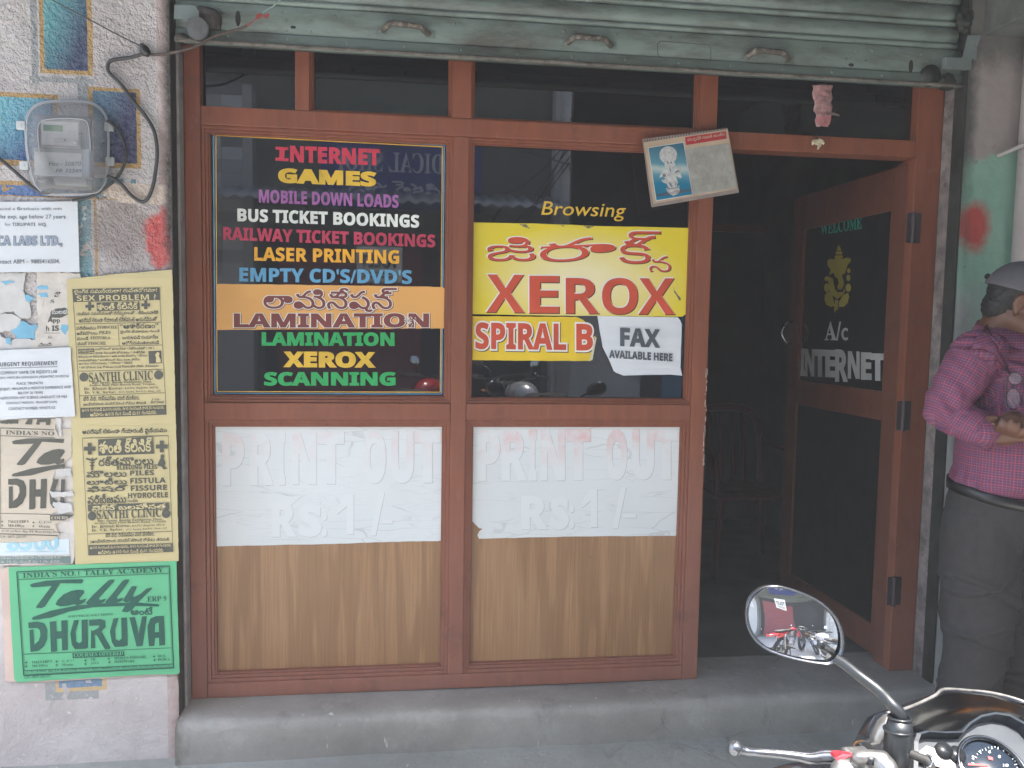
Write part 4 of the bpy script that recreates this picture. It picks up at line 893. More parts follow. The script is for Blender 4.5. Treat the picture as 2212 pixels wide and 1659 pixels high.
P_.p(ragged([(725, 998), (760, 895), (820, 865), (960, 852), (1005, 875), (1005, 955), (890, 998)], 6, 20, 2)); P_.t('మ', 't', 705, 1305, 770, 1302, 42); P_.t('చింది', 't', 560, 1420, 760, 1412, 48); P_.t('పొ', 't', 800, 695, 890, 690, 75); P_.done('lettering', INK, o)
P_ = Print(WALL, 'A8', .0078); P_.t('సులభ', 't', 765, 955, 1000, 945, 70, .02); P_.done('lettering', TORN, o)
o = poster('torn_paper', 'speckled white paper crust with jagged edge beneath the upper white notice', 'A8', (200, 1000), 'paper scrap')
psheet(o, 'A8', [(-500, 330), (380, 340), (350, 560), (340, 600), (440, 780), (462, 900), (440, 1010), (300, 1010), (200, 900), (50, 930), (-500, 1000)], TORN, .0045, 9, 24, 8, 0)
o = poster('torn_paper', 'crumbled white paper flakes above the lower white notice', 'A8', (200, 1480), 'paper scrap')
psheet(o, 'A8', [(-500, 960), (150, 940), (320, 1010), (300, 1140), (180, 1190), (-40, 1210), (60, 1300), (180, 1340), (280, 1270), (520, 1330), (500, 1400), (400, 1480), (-500, 1490)], TORN, .0045, 12, 22, 9, 0)
BLP = mat('sky_blue_torn_print', (.16, .38, .52), .7, var=.12, vs=20, bump=.3)
o = poster('torn_poster', 'sky blue patches of an old torn poster between the two white notices', 'A8', (400, 1325), 'paper scrap')
for q in ([(150, 1190), (250, 1150), (320, 1040), (380, 1060), (440, 1110), (555, 1100), (545, 1150), (510, 1200), (520, 1325), (440, 1300), (250, 1310), (230, 1260)], [(10, 460), (205, 455), (200, 480), (100, 495), (80, 530), (60, 500)], [(360, 670), (400, 655), (520, 722), (450, 740), (470, 775), (380, 750)], [(550, 540), (600, 520), (700, 530), (715, 580), (555, 582)], [(560, 640), (690, 630), (712, 700), (600, 690)], [(905, 1100), (1020, 1105), (1000, 1180), (960, 1255), (890, 1170)], [(80, 1300), (150, 1290), (160, 1400), (90, 1380)]):
    psheet(o, 'A8', q, BLP, .0065, 5, 16, 3, 0)
BG = poster('torn_paper', 'layered torn paper under the old beige poster with pale blue digits', 'A7', (300, 1650), 'paper scrap')
psheet(BG, 'A7', [(-400, 60), (800, 60), (800, 1560), (770, 1660), (-400, 1660)], mat('layered_paper', (.56, .52, .48), .9, var=.12, vs=16, bump=.6, bs=30, dirt=(.36, .36, .37), dirt_amt=.33, ds=20), .0045, 4, 30, 4, 0)
psheet(BG, 'A7', [(-400, 1400), (740, 1380), (745, 1545), (-400, 1570)], mat('pale_blue_paper', (.55, .62, .66), .8, var=.05), .006, 3, 30, 5, 0)
P_ = Print(WALL, 'A7', .0078); P_.t('8500', 'b', 78, 1500, 622, 1492, 150, .03); P_.l(50, 1517, 710, 1512, 4); P_.done('lettering', mat('pale_blue_print', (.30, .52, .60), .7), BG)
P_ = Print(WALL, 'A7', .0068); P_.p(ragged([(-400, 1575), (755, 1562), (755, 1640), (-400, 1652)], 4, 30, 3)); P_.done('print', mat('grey_green_print', (.16, .22, .21), .8), BG)
P_ = Print(WALL, 'A7', .0078); P_.t('ఉదయం 10 గం నుండి మ 1 గం వరకు సా 5 గం నుండి 8.30', 't', -300, 1598, 650, 1590, 34); P_.t('ఆదివారం ఉ 10 గం నుండి మ 1 గం వరకు', 't', -200, 1642, 650, 1632, 30); P_.done('lettering', TORN, BG)

# shared artwork of the two academy posters (coordinates of the green one)
TALLY = [([(193, 472), (215, 462), (300, 445), (440, 438), (535, 436), (541, 448), (530, 463), (390, 462), (385, 470), (290, 612), (270, 622), (235, 622), (235, 612), (330, 485), (335, 478), (240, 487), (205, 488)], []),
    ([(205, 690), (215, 680), (330, 640), (500, 605), (700, 590), (900, 588), (1025, 598), (1032, 605), (1028, 612), (1000, 612), (800, 608), (600, 618), (450, 645), (330, 685), (240, 697), (212, 698)], []),
    ([(360, 600), (372, 572), (410, 535), (460, 512), (500, 504), (540, 506), (548, 520), (515, 562), (520, 572), (560, 560), (548, 588), (500, 605), (480, 598), (440, 608), (390, 612)], [[(408, 592), (420, 572), (455, 545), (485, 540), (480, 555), (455, 580), (425, 595)]]),
    ([(555, 590), (600, 540), (700, 445), (720, 438), (742, 440), (735, 455), (640, 560), (650, 572), (690, 560), (672, 585), (620, 605), (575, 605)], []),
    ([(680, 585), (720, 540), (795, 445), (815, 438), (838, 440), (832, 455), (755, 555), (765, 565), (800, 555), (790, 575), (745, 592), (700, 595)], []),
    ([(795, 575), (850, 485), (858, 480), (888, 483), (860, 545), (870, 552), (910, 530), (950, 497), (985, 490), (985, 498), (900, 580), (850, 640), (825, 650), (788, 645), (815, 600), (850, 575), (820, 588)], [])]
DH = [([(183, 717), (240, 710), (285, 722), (303, 760), (305, 820), (285, 870), (250, 900), (205, 907), (197, 905), (190, 765), (215, 762), (222, 860), (250, 835), (262, 800), (258, 765), (240, 752), (185, 753)], []),
    ([(322, 712), (362, 708), (365, 775), (398, 773), (396, 705), (435, 701), (440, 893), (402, 897), (400, 820), (366, 822), (370, 897), (355, 905), (330, 907)], []),
    ([(478, 702), (512, 700), (488, 775), (492, 840), (515, 850), (530, 838), (528, 700), (566, 697), (570, 880), (548, 887), (485, 889), (465, 860), (455, 790)], []),
    ([(578, 700), (650, 694), (680, 705), (682, 745), (655, 775), (715, 875), (712, 888), (680, 890), (628, 800), (605, 790), (604, 770), (640, 750), (642, 735), (578, 738)], []), ([(590, 760), (612, 790), (618, 882), (588, 884)], []),
    ([(735, 690), (768, 687), (745, 760), (750, 825), (772, 835), (788, 820), (785, 686), (822, 683), (828, 865), (805, 872), (745, 875), (725, 845), (712, 775)], []),
    ([(838, 683), (875, 680), (898, 790), (920, 677), (952, 675), (925, 868), (885, 872)], []),
    ([(975, 690), (1010, 675), (1062, 673), (1070, 862), (1032, 866), (1030, 815), (1005, 817), (1000, 868), (965, 870), (958, 800), (955, 740)], [[(1002, 780), (1030, 778), (1028, 715), (1005, 725)]])]
def simil(a0, a1, b0, b1):
    za = complex(a1[0]-a0[0], a1[1]-a0[1]); zb = complex(b1[0]-b0[0], b1[1]-b0[1]); k = zb/za
    return lambda p: ((lambda z: (b0[0]+z.real, b0[1]+z.imag))(k*complex(p[0]-a0[0], p[1]-a0[1])))
def academy(o, crop, f, mt, off, full=True, cut=None):
    P_ = Print(WALL, crop, off)
    for q, hs in TALLY+DH:
        q2 = [f(p) for p in q]
        if cut and max(p[0] for p in q2) > cut: q2 = [(min(x, cut+6*math.sin(y*.13)), y) for x, y in q2]
        if cut and min(p[0] for p in q2) >= cut-15: continue
        P_.p(q2, [[f(p) for p in h] for h in hs])
    return P_.done('lettering', mt, o)
o = poster('academy_poster', 'old beige poster with big slanted dark letters, torn on its right side', 'A7', (300, 1400))
psheet(o, 'A7', [(-400, 100), (600, 95), (590, 200), (640, 300), (660, 200), (765, 200), (765, 500), (690, 560), (670, 640), (600, 640), (560, 750), (620, 800), (540, 880), (530, 920), (600, 900), (575, 1000), (620, 1070), (560, 1110), (600, 1165), (780, 1130), (650, 1180), (590, 1230), (640, 1340), (560, 1390), (300, 1415), (-400, 1425)], BEI, .0085, 4, 26, 7)
fA = simil((195, 475), (205, 690), (128, 343), (125, 697))
academy(o, 'A7', fA, INK, .0104, cut=690)
P_ = Print(WALL, 'A7', .0104); P_.t("INDIA'S NO", 's', 60, 262, 580, 275, 46); P_.l(5, 192, 580, 212, 8); P_.l(5, 275, 590, 297, 6); P_.l(4, 190, 6, 1270, 5); P_.l(0, 1106, 550, 1118, 5)
P_.t('TALLY.ERP 9', 's', 84, 1206, 305, 1208, 28); P_.t('MS Office', 's', 84, 1250, 258, 1254, 28); P_.t('C, C++', 's', 416, 1216, 552, 1218, 28); P_.t('Oracle', 's', 416, 1258, 533, 1260, 26)
for q in ((22, 1193), (24, 1235), (357, 1203), (356, 1243)): P_.p(plus(*q, 26, .2))
P_.l(0, 1268, 580, 1282, 5); P_.t('# 145, 1st Floor, Opp. S.V. Music College, Prakasam', 'b', 20, 1310, 690, 1325, 28); P_.l(0, 1325, 620, 1345, 9); P_.t('C.N. : 0877- 2251371', 'i', 0, 1368, 282, 1370, 26)
P_.p([(535, 1125), (795, 1120), (750, 1150), (690, 1180), (535, 1182)]); P_.p(ragged([(0, 120), (60, 110), (200, 105), (190, 148), (0, 146)], 5, 12, 3)); P_.p([(265, 152), (300, 100), (350, 100), (340, 155)]); P_.p([(385, 155), (400, 100), (540, 96), (535, 160), (490, 160), (490, 128), (425, 130), (425, 158)])
P_.done('lettering', INK, o)
P_ = Print(WALL, 'A7', .011); P_.t('COURS', 's', 548, 1172, 725, 1168, 32); P_.done('lettering', BEI, o)
for cr, q, nm in (('A7', [(525, 870), (700, 880), (770, 860), (790, 920), (560, 935)], 1), ('A7', [(570, 980), (760, 1000), (780, 1090), (640, 1110), (600, 1060), (560, 1020)], 2), ('A7', [(600, 640), (760, 620), (770, 730), (720, 700), (650, 720), (590, 690)], 3), ('A7', [(590, 90), (650, 90), (660, 280), (640, 300), (620, 180)], 4)):
    psheet(o, cr, q, TORN, .0112, 7, 16, nm, .001)

# white notices
o = poster('notice', 'upper white notice asking for a graduate, pasted below the electricity meter', 'D', (80, 588), 'notice')
psheet(o, 'D', [(-70, 437), (80, 435.5), (167, 434.8), (170, 520), (171.5, 588), (80, 588), (-70, 588.5)], WPAP, .012, .2, 20, 2)
P_ = Print(WALL, 'A1', .0142)
P_.t('Required a Graduate with min', 'b', -72, 1368, 400, 1368, 27); P_.t('6 months exp, age below 27 years', 'r', -110, 1424, 424, 1424, 33, .008); P_.t('for TIRUPATI  HQ.', 'b', 30, 1470, 303, 1470, 27, -.005)
P_.t('ntact ABM – 9885416504.', 'r', 2, 50, 388, 47, 27, .01, crop='A2'); P_.t('Co', 'r', -42, 50, -4, 50, 26, crop='A2'); P_.done('lettering', GINK, o)
stack_print(WALL, 'A1', .0142, o, [('CA LABS LTD.,', 'b', -15, 1597, 402, 1597, 66, .02)], [(flat('grey_outline_ink', (85, 95, 108), .7), .03, (0, 0), 0), (flat('steel_blue_ink', (140, 152, 168), .7), -.005, (0, 0), .0006)])
o = poster('notice', 'lower white job notice overlapping the old beige poster', 'A2', (200, 1055), 'notice')
psheet(o, 'A2', [(-250, 625), (0, 610), (455, 591), (470, 800), (488, 1040), (200, 1050), (-250, 1075)], WPAP, .0135, 1, 30, 3)
P_ = Print(WALL, 'A2', .0158)
for t, x0, y0, x1, y1, h in (('URGENT REQUIREMENT', 0, 722, 372, 712, 32), ('COMPANY NAME: DR REDDY\'S LAB', 2, 768, 370, 758, 20), ('ON: WINTURA EXPANSION (PEDIATRIC DIVISION)', 0, 802, 445, 790, 19), ('PLACE: TIRUPATHI', 108, 835, 277, 831, 16), ('EMENT: MINUMUM 6 MONTHS EXPERIENCE AND', 0, 873, 460, 856, 17), ('BELOW 26 YEARS', 117, 896, 278, 892, 16), ('ALIFICATION: ANY SCIENCE GRADUATE OR MBA', 0, 930, 436, 919, 17), ('CONTACT PERSON:  PRADEEP (ASM)', 38, 966, 370, 957, 19), ('CONTACT NUMBER: 9394373155', 55, 999, 357, 991, 17)):
    P_.t(t, 'b' if h > 30 else 'r', x0, y0, x1, y1, h, 0 if h > 30 else .012)
P_.l(-2, 728, 374, 717, 3); P_.done('lettering', GINK, o)

# yellow clinic posters
def clinic_lines(P_, R_, oy, dx=0):
    pass
o = poster('clinic_poster', 'upper yellow clinic poster dense with dark Telugu print beside the notices', 'A2', (800, 1085))
psheet(o, 'A2', [(432, 152), (700, 122), (1115, 88), (1122, 300), (1130, 700), (1139, 1088), (800, 1100), (464, 1098), (448, 600)], YP_, .0085, 1.6, 26, 4)
P_ = Print(WALL, 'A2', .0108); R_ = Print(WALL, 'A2', .0114); P_.lean = R_.lean = -.066
P_.p([(468, 215), (1032, 203), (1038, 285), (474, 299)]); R_.t('లైంగిక సమస్యలా? గుప్తరోగమా?', 't', 482, 252, 1020, 241, 38, .01); R_.t('SEX PROBLEM ?', 'b', 498, 292, 1012, 283, 36)
P_.l(470, 215, 523, 1050, 3); P_.l(1032, 203, 1078, 1028, 3); P_.p(plus(581, 326, 56)); P_.p(plus(944, 317, 56)); P_.p([(625, 302), (903, 294), (906, 349), (628, 358)]); R_.t('శాంతి క్లినిక్', 't', 632, 350, 898, 342, 48, .01)
for t, s_, x0, y0, x1, y1, h in (('యవ్వన సమస్యలతో-నిస్పృహలతో - జీవించువారికి', 't', 497, 395, 1027, 386, 34), ('ఆపరేషన్ లేకుండా గ్యారంటీ ట్రీట్మెంట్ ఆయుర్వేదంతో', 't', 512, 434, 1017, 425, 34), ('వరిబీజము', 't', 495, 478, 622, 476, 24), ('HYDROCELE', 's', 630, 472, 758, 470, 19), ('ఆర్శమొలలు', 't', 497, 512, 632, 510, 24), ('PILES', 's', 642, 507, 716, 505, 20), ('మండి', 't', 499, 546, 572, 544, 22), ('FISTURLA', 's', 586, 542, 716, 540, 20), ('ఫిషర్', 't', 502, 580, 566, 578, 22), ('FISSURE', 's', 572, 577, 686, 575, 20),
    ('“ఆశాకిరణం”', 't', 778, 472, 1027, 467, 34), ('లైంగిక వ్యాధుల నుండి', 't', 780, 506, 1035, 500, 25), ('బయటపడి సంపూర్ణ', 't', 793, 540, 1024, 535, 25), ('ఆరోగ్యవంతులుకండి', 't', 792, 575, 1030, 570, 24),
    ('సంభోగములో అసమర్థత * స్త్రీలయికలో 1 లేక 2', 't', 618, 612, 1000, 606, 18), ('నిమిషములు కూడా నిలువలేక పోవడము * రాత్రివేళ', 't', 507, 640, 940, 632, 18), ('తెలియకుండా వీర్యస్ఖలనం * అధిక హస్త ప్రయోగం * వీర్యం', 't', 508, 662, 955, 653, 17), ('పలచబడిపోవడం * మూత్రములో చీము, మంట, హెచ్చు', 't', 510, 685, 905, 678, 17), ('అంగము సన్నబడటము * గనేరియా * సిఫిలిస్', 't', 512, 706, 860, 700, 17), ('* సెగ మొదలగు సుఖ రోగములు నుండి గ్యారంటీగా చికిత్స చేయబడును', 't', 514, 732, 1027, 720, 18),
    ('SANTHI CLINIC', 's', 578, 817, 992, 802, 60), ('Beri Street, Beside Reddamma Mess,', 'r', 598, 831, 985, 822, 17), ('Andhra Bank Main Branch Road, Tirupati.', 'r', 578, 849, 1008, 839, 17), ('Dr. Khitish Kumar,', 's', 545, 873, 800, 867, 20), ('B.A.M.S. (Regd.No. 06513)', 'r', 810, 866, 1025, 861, 15), ('Dr. V.K. Sarkar,', 's', 548, 896, 753, 891, 18), ('(V.V. Ayush), B.A.M.S., Govt., A.P.', 'r', 770, 890, 1045, 882, 14),
    ('భేరి వీధి, రెడ్డమ్మ మెస్ ప్రక్కన,', 't', 540, 942, 905, 934, 32), ('(ఆంధ్రబ్యాంకు మెయిన్ బ్రాంచి రోడ్డు) తిరుపతి.', 't', 540, 975, 950, 964, 24), ('Cell :', 's', 1003, 937, 1040, 936, 15), ('8977299427', 'b', 982, 957, 1065, 955, 14)): P_.t(t, s_, x0, y0, x1, y1, h, .012 if s_ != 's' else .005)
for q in ((484, 441, 1042, 429), (494, 590, 1050, 577), (503, 747, 1055, 734), (513, 907, 1066, 886)): P_.l(*q, 3)
P_.l(765, 437, 773, 584, 3); P_.l(975, 958, 992, 920, 3)
P_.p([(505, 604), (610, 600), (611, 622), (507, 626)]); R_.t('హస్తప్రయోగం', 't', 510, 622, 606, 618, 15)
for cx, cy in ((543, 785), (1027, 771)): P_.p(circ(cx, cy, 29, 24), [circ(cx, cy, 25, 24)]); P_.p(plus(cx, cy, 48, .5))
P_.p([(961, 617), (1045, 613), (1049, 694), (966, 698)], [[(975, 690), (972, 655), (985, 640), (998, 650), (1000, 668), (992, 680), (1000, 692)]]); R_.p([(1010, 690), (1012, 660), (1005, 640), (1018, 622), (1034, 628), (1030, 650), (1040, 668), (1044, 690)])
P_.p([(522, 985), (1074, 965), (1078, 1028), (524, 1050)]); R_.t('ఉ॥10 గం॥నుండి మ॥1గం॥వరకు, సా॥5 గం॥నుండి రా॥8.30 గం॥వరకు', 't', 532, 1012, 1064, 992, 24, .01); R_.t('ఆదివారం ఉ॥10 గం॥ నుండి మ॥1 గం॥వరకు', 't', 585, 1040, 1013, 1024, 26, .01)
P_.done('lettering', INK, o); R_.done('lettering', YP_, o)
o = poster('clinic_poster', 'lower yellow clinic poster with larger lines of dark lettering above the green poster', 'A3', (800, 345))
psheet(o, 'A2', [(462, 1092), (800, 1090), (1140, 1083), (1146, 1300), (1150, 1600), (1158, 1976), (900, 1985), (700, 1996), (488, 2004), (478, 1700)], YP_, .0078, 1.6, 26, 6)
P_ = Print(WALL, 'A2', .0108); R_ = Print(WALL, 'A2', .0114); P_.lean = R_.lean = -.04
b = 1659
for t, s_, x0, y0, x1, y1, h in (('ఆపరేషన్ లేకుండా గ్యారంటీ వైద్యము', 't', 534, 1164, 1082, 1152, 42), ('రక్తమొలలు', 't', 640, 1362, 993, 1350, 58), ('BLEEDING PILES', 'b', 757, 1386, 1018, 1380, 30), ('మొలలు', 't', 560, 1436, 820, 1430, 42), ('PILES', 'b', 843, 1423, 998, 1420, 32), ('లూటీలు', 't', 563, 1484, 822, 1478, 42), ('FISTULA', 'b', 845, 1475, 1073, 1470, 35), ('ఫిషర్', 't', 566, 1533, 828, 1526, 42), ('FISSURE', 'b', 848, 1523, 1083, 1517, 35), ('వరిబీజము', 't', 568, 1606, 818, 1598, 60), ('HYDROCELE', 'b', 830, 1571, 1088, 1564, 34), ('(బుడ్డ)', 't', 828, 1600, 893, 1598, 24),
    ('SANTHI CLINIC', 's', 628, 1706, 1045, 1690, 56), ('Beri Street, Beside Reddamma Mess,', 'r', 634, 1726, 1053, 1714, 17), ('Andhra Bank Main Branch Road, Tirupati.', 'r', 612, 1744, 1078, 1729, 17), ('Dr. Khitish Kumar,', 's', 593, 1767, 850, 1757, 20), ('B.A.M.S. (Regd.No. 06513)', 'r', 858, 1758, 1068, 1750, 15), ('Dr. V.K. Sarkar,', 's', 594, 1790, 800, 1781, 19), ('(V.V. Ayush), B.A.M.S., Govt., A.P.', 'r', 818, 1783, 1085, 1772, 15), ('భేరి వీధి, రెడ్డమ్మ మెస్ ప్రక్కన,', 't', 684, 1826, 1000, 1816, 32), ('(ఆంధ్రబ్యాంకు మెయిన్ బ్రాంచి రోడ్డు) తిరుపతి.', 't', 587, 1866, 1100, 1850, 28)): P_.t(t, s_, x0, y0, x1, y1, h, (.02 if h > 38 else .012) if s_ == 't' else .008)
P_.l(533, 1182, 573, 1940, 3); P_.l(1090, 1163, 1121, 1915, 3); P_.l(533, 1181, 1090, 1164, 4); P_.p([(635, 1190), (990, 1172), (998, 1281), (638, 1294)]); R_.t('శాంతి క్లినిక్', 't', 645, 1280, 988, 1265, 90, .015)
P_.p(plus(581, 1249, 76)); P_.p(plus(1048, 1235, 76)); P_.p([(568, 1612), (1095, 1598), (1098, 1641), (570, 1655)]); R_.t('సెక్స్ బలహీనత', 't', 598, 1650, 1072, 1634, 36, .02)
P_.p([(588, 1388), (594, 1330), (555, 1318), (560, 1308), (592, 1318), (597, 1303), (602, 1318), (630, 1306), (632, 1316), (601, 1330), (603, 1388)]); P_.p([(575, 1335), (618, 1333), (600, 1350), (612, 1356), (596, 1372), (580, 1356), (596, 1348)])
P_.p([(1040, 1290), (1055, 1284), (1066, 1296), (1060, 1312), (1072, 1340), (1066, 1360), (1085, 1378), (1060, 1384), (1045, 1365), (1018, 1358), (1030, 1330), (1040, 1312)])
for q in ((570, 1802, 1113, 1785),): P_.l(*q, 3)
for cx, cy in ((596, 1686), (1076, 1670)): P_.p(circ(cx, cy, 28, 24), [circ(cx, cy, 24, 24)]); P_.p(plus(cx, cy, 46, .5))
P_.p([(573, 1874), (1118, 1861), (1121, 1917), (575, 1941)]); R_.t('ఉ॥10 గం॥నుండి మ॥1గం॥వరకు, సా॥5 గం॥నుండి రా॥8.30 గం॥వరకు', 't', 583, 1902, 1108, 1884, 22, .01); R_.t('ఆదివారం ఉ॥10 గం॥ నుండి మ॥1 గం॥వరకు', 't', 636, 1932, 1058, 1916, 24, .01)
P_.done('lettering', INK, o); R_.done('lettering', YP_, o)

# green poster
o = poster('paper_edge', 'pale pinkish old sheet peeking out behind the green poster', 'A3', (60, 1100), 'paper scrap')
psheet(o, 'A3', [(5, 372), (60, 352), (300, 340), (1100, 330), (1110, 1050), (600, 1082), (300, 1100), (60, 1100), (34, 1092), (20, 700)], mat('pinkish_old_paper', (.58, .44, .38), .8, var=.1, vs=9), .006, 1.2, 30, 2)
GRN = mat('green_poster_paper', (.105, .42, .215), .7, var=.05, vs=5, bump=.3, bs=10); GIN = mat('dark_green_ink', (.012, .085, .06), .7, var=.1)
o = poster('academy_poster', 'bright green poster with bold dark slanted lettering low on the wall', 'A3', (600, 1080))
psheet(o, 'A3', [(55, 357), (500, 340), (1142, 318), (1150, 600), (1165, 1035), (1160, 1046), (1140, 1052), (1000, 1052), (600, 1075), (300, 1092), (110, 1104), (92, 1085), (70, 700)], GRN, .0095, .8, 40, 5)
academy(o, 'A3', lambda p: p, GIN, .0118)
P_ = Print(WALL, 'A3', .0118); R_ = Print(WALL, 'A3', .0124); P_.lean = -.05
P_.f([(108, 388), (1097, 350), (1125, 1010), (153, 1060)], 7); P_.f([(118, 397), (1089, 360), (1116, 1003), (161, 1052)], 2); P_.l(118, 438, 1092, 398, 4)
P_.t("INDIA'S NO.1 TALLY ACADEMY", 's', 148, 428, 1062, 390, 34); P_.t('.ERP 9', 's', 945, 582, 1080, 577, 33); P_.t('అంటే', 't', 848, 668, 990, 664, 48, .03); P_.t('SOFTTECH SOLUTIONS', 's', 442, 685, 730, 669, 14)
P_.l(150, 922, 1112, 880, 4); P_.p([(469, 915), (803, 901), (806, 932), (471, 948)]); R_.t('COURSES OFFERED', 's', 478, 941, 797, 927, 25)
for t, x0, y0, x1, y1 in (('TALLY.ERP 9', 206, 982, 335, 975), ('MS Office', 207, 1006, 310, 1001), ('C, C++', 403, 975, 483, 970), ('Oracle', 405, 998, 473, 995), ('VB', 588, 965, 617, 963), ('JAVA', 588, 989, 642, 986), ('SPOKEN ENGLISH', 741, 956, 944, 946), ('HARDWARE', 742, 978, 873, 974), ('DCA', 1023, 942, 1070, 940), ('PGDCA', 1023, 966, 1102, 962)): P_.t(t, 's', x0, y0, x1, y1, 16)
for q in ((170, 975), (170, 1000), (367, 969), (368, 992), (553, 962), (553, 985), (705, 951), (708, 973), (998, 937), (1001, 960)): P_.p(plus(*q, 18, .22))
P_.l(155, 1028, 1120, 985, 4); P_.t('# 145, 1st Floor, Opp. S.V. Music College, Prakasam Road, TIRUPATI. Cell : 8897615846, 9052101758, 9052101725', 'b', 172, 1046, 1102, 1003, 20); P_.t('C.N. : 0877- 2251371', 'i', 158, 1079, 328, 1071, 15, .008)
P_.done('lettering', GIN, o); R_.done('lettering', GRN, o)

# ------------------------------------------------------------------ calendar, packet strip, flowers
CAL = YP(2.718)
o = thing('wall_calendar', 'tilted spiral bound calendar card with a blue deity picture and silver foil', 'calendar', CAL.pt('A9', 1100, 1400))
CREAM = mat('aged_cream_card', (.46, .35, .25), .75, var=.10, vs=12, bump=.2, dirt=(.28, .19, .13), dirt_amt=.28, ds=16)
sheet('backing_board', CAL, 'A9', [(300, 335), (1790, 140), (1800, 165), (1990, 1250), (1985, 1270), (470, 1525), (455, 1500)], mat('grey_card_edge', (.26, .21, .19), .8, var=.2, vs=14), 0, .006, o)
sheet('card', CAL, 'A9', [(328, 392), (1795, 165), (1960, 1200), (495, 1465)], CREAM, .0065, .0012, o, 1, 40, 2)
def sky_card():
    n = NT('blue_sky_picture'); s = n.sep(n.pos); a, b_ = CAL.pt('A9', 700, 450), CAL.pt('A9', 850, 1350)
    t = n.math('DIVIDE', n.math('SUBTRACT', s[2], a.z), b_.z-a.z); t = n.math('ADD', t, n.math('MULTIPLY', n.math('SUBTRACT', n.noise(20, 3, n.pos), .5), .12))
    g = n.math('SUBTRACT', 1.0, n.math('MULTIPLY', n.math('ABSOLUTE', n.math('SUBTRACT', t, .46)), 9.0), True)
    c = n.mix(n.ramp(t, .0, .45), (.03, .12, .18), (.12, .30, .38)); c = n.mix(n.ramp(t, .55, .75), c, (.01, .17, .29)); return n.out(n.mix(g, c, (.45, .52, .50)), .4)
WB2 = mat('white_card_print', (.62, .62, .60), .5, bump=0)
sheet('picture_border', CAL, 'A9', [(398, 480), (1030, 385), (1185, 1308), (540, 1418)], WB2, .0078, .0006, o)
sheet('deity_picture', CAL, 'A9', [(410, 490), (1020, 396), (1172, 1298), (550, 1403)], sky_card(), .0085, .0006, o)
FIG = mat('silver_white_figure_print', (.48, .48, .47), .5, var=.3, vs=90, bump=0); FD = mat('grey_figure_shade', (.15, .18, .20), .6, bump=0)
P_ = Print(CAL, 'A9', .0096); c0 = (755, 612)
scal = [(c0[0]+(152+4*(i % 2))*math.cos(2*PI*i/80), c0[1]+(150+4*(i % 2))*math.sin(2*PI*i/80)) for i in range(80)]
P_.p(scal, [circ(*c0, 118, 40)]); P_.p([(c0[0]+(84+8*math.cos(10*2*PI*i/60))*math.cos(2*PI*i/60), c0[1]+(84+8*math.cos(10*2*PI*i/60))*math.sin(2*PI*i/60)) for i in range(60)], [circ(*c0, 62, 30)]); P_.p(circ(c0[0], c0[1]+10, 40, 12))
P_.p(ragged([(705, 680), (760, 640), (830, 680), (850, 730), (880, 760), (860, 850), (820, 870), (835, 920), (820, 960), (790, 930), (770, 870), (720, 850), (690, 800), (700, 740)], 4, 14, 1))
P_.p(ragged([(640, 890), (720, 860), (800, 940), (870, 870), (960, 830), (1000, 820), (985, 900), (960, 930), (1000, 1000), (960, 1020), (900, 980), (910, 1040), (930, 1080), (900, 1170), (950, 1140), (960, 1260), (900, 1300), (850, 1330), (780, 1290), (730, 1240), (720, 1190), (770, 1200), (720, 1110), (650, 1080), (640, 1040), (700, 1040), (680, 980), (600, 1010), (620, 950)], 6, 14, 2))
P_.done('figure_print', FIG, o)
P_ = Print(CAL, 'A9', .0102)
for q in ([(725, 730), (745, 720), (765, 745), (750, 770)], [(790, 720), (815, 725), (818, 760), (795, 765)], [(780, 800), (795, 860), (812, 910), (800, 915), (775, 860)], [(650, 960), (690, 930), (720, 980), (680, 1000)], [(760, 1080), (800, 1100), (830, 1160), (815, 1180), (770, 1120)], [(880, 1080), (895, 1120), (890, 1170), (875, 1130)], [(730, 1200), (960, 1165), (955, 1180), (735, 1215)], [(870, 900), (930, 870), (950, 900), (890, 930)]): P_.p(ragged(q, 3, 9, 3))
P_.done('figure_print', FD, o)
P_ = Print(CAL, 'A9', .0106); P_.t('KANDHRUSHTI GANAPATHI', 'b', 558, 1342, 1155, 1240, 46); P_.done('lettering', mat('red_brown_print', (.16, .07, .06), .6), o)
sheet('title_label', CAL, 'A9', [(1046, 305), (1060, 298), (1750, 196), (1765, 205), (1776, 318), (1765, 328), (1080, 436), (1066, 430)], mat('red_label_print', (.40, .03, .04), .5, bump=0), .0078, .0005, o)
P_ = Print(CAL, 'A9', .0090); P_.t('కనుదృష్టి గణపతి యంత్రం', 't', 1090, 395, 1745, 292, 78, .015); P_.done('lettering', CREAM, o)
nf = NT('embossed_silver_foil'); hh = nf.math('ADD', nf.noise(28, 3, nf.pos), nf.math('MULTIPLY', nf.noise(150, 2, nf.map((3, 1, .6), nf.pos)), .5))
FO = nf.out(nf.mix(nf.ramp(hh, .5, 1.0), (.36, .35, .31), (.55, .54, .49)), .32, nf.bump(hh, .5, .003), .35)
sheet('foil', CAL, 'A9', [(1060, 500), (1810, 408), (1945, 1140), (1905, 1185), (1178, 1310)], FO, .0078, .0006, o)
bm = bmesh.new()
for R_r in (100, 128, 250): 
    c = [CAL.pt('A9', *p, .0088) for p in circ(1520, 800, R_r, 32, R_r*1.02)]; sweep(bm, c+[c[0]], .0006, 5, False)
for a in range(6): sweep(bm, [CAL.pt('A9', 1180+a*20, 1050+a*22, .0088), CAL.pt('A9', 1420+a*30, 1015+a*20, .0088)], .0005, 4)
from_bm('embossed_lines', bm, FO, o)
bm = bmesh.new()
for k in range(30):
    t = k/29; a = CAL.pt('A9', 330+1420*t, 372-222*t, .002); bm_torus(bm, a, (1, .12, .05), .0052, .0011, 10, 5)
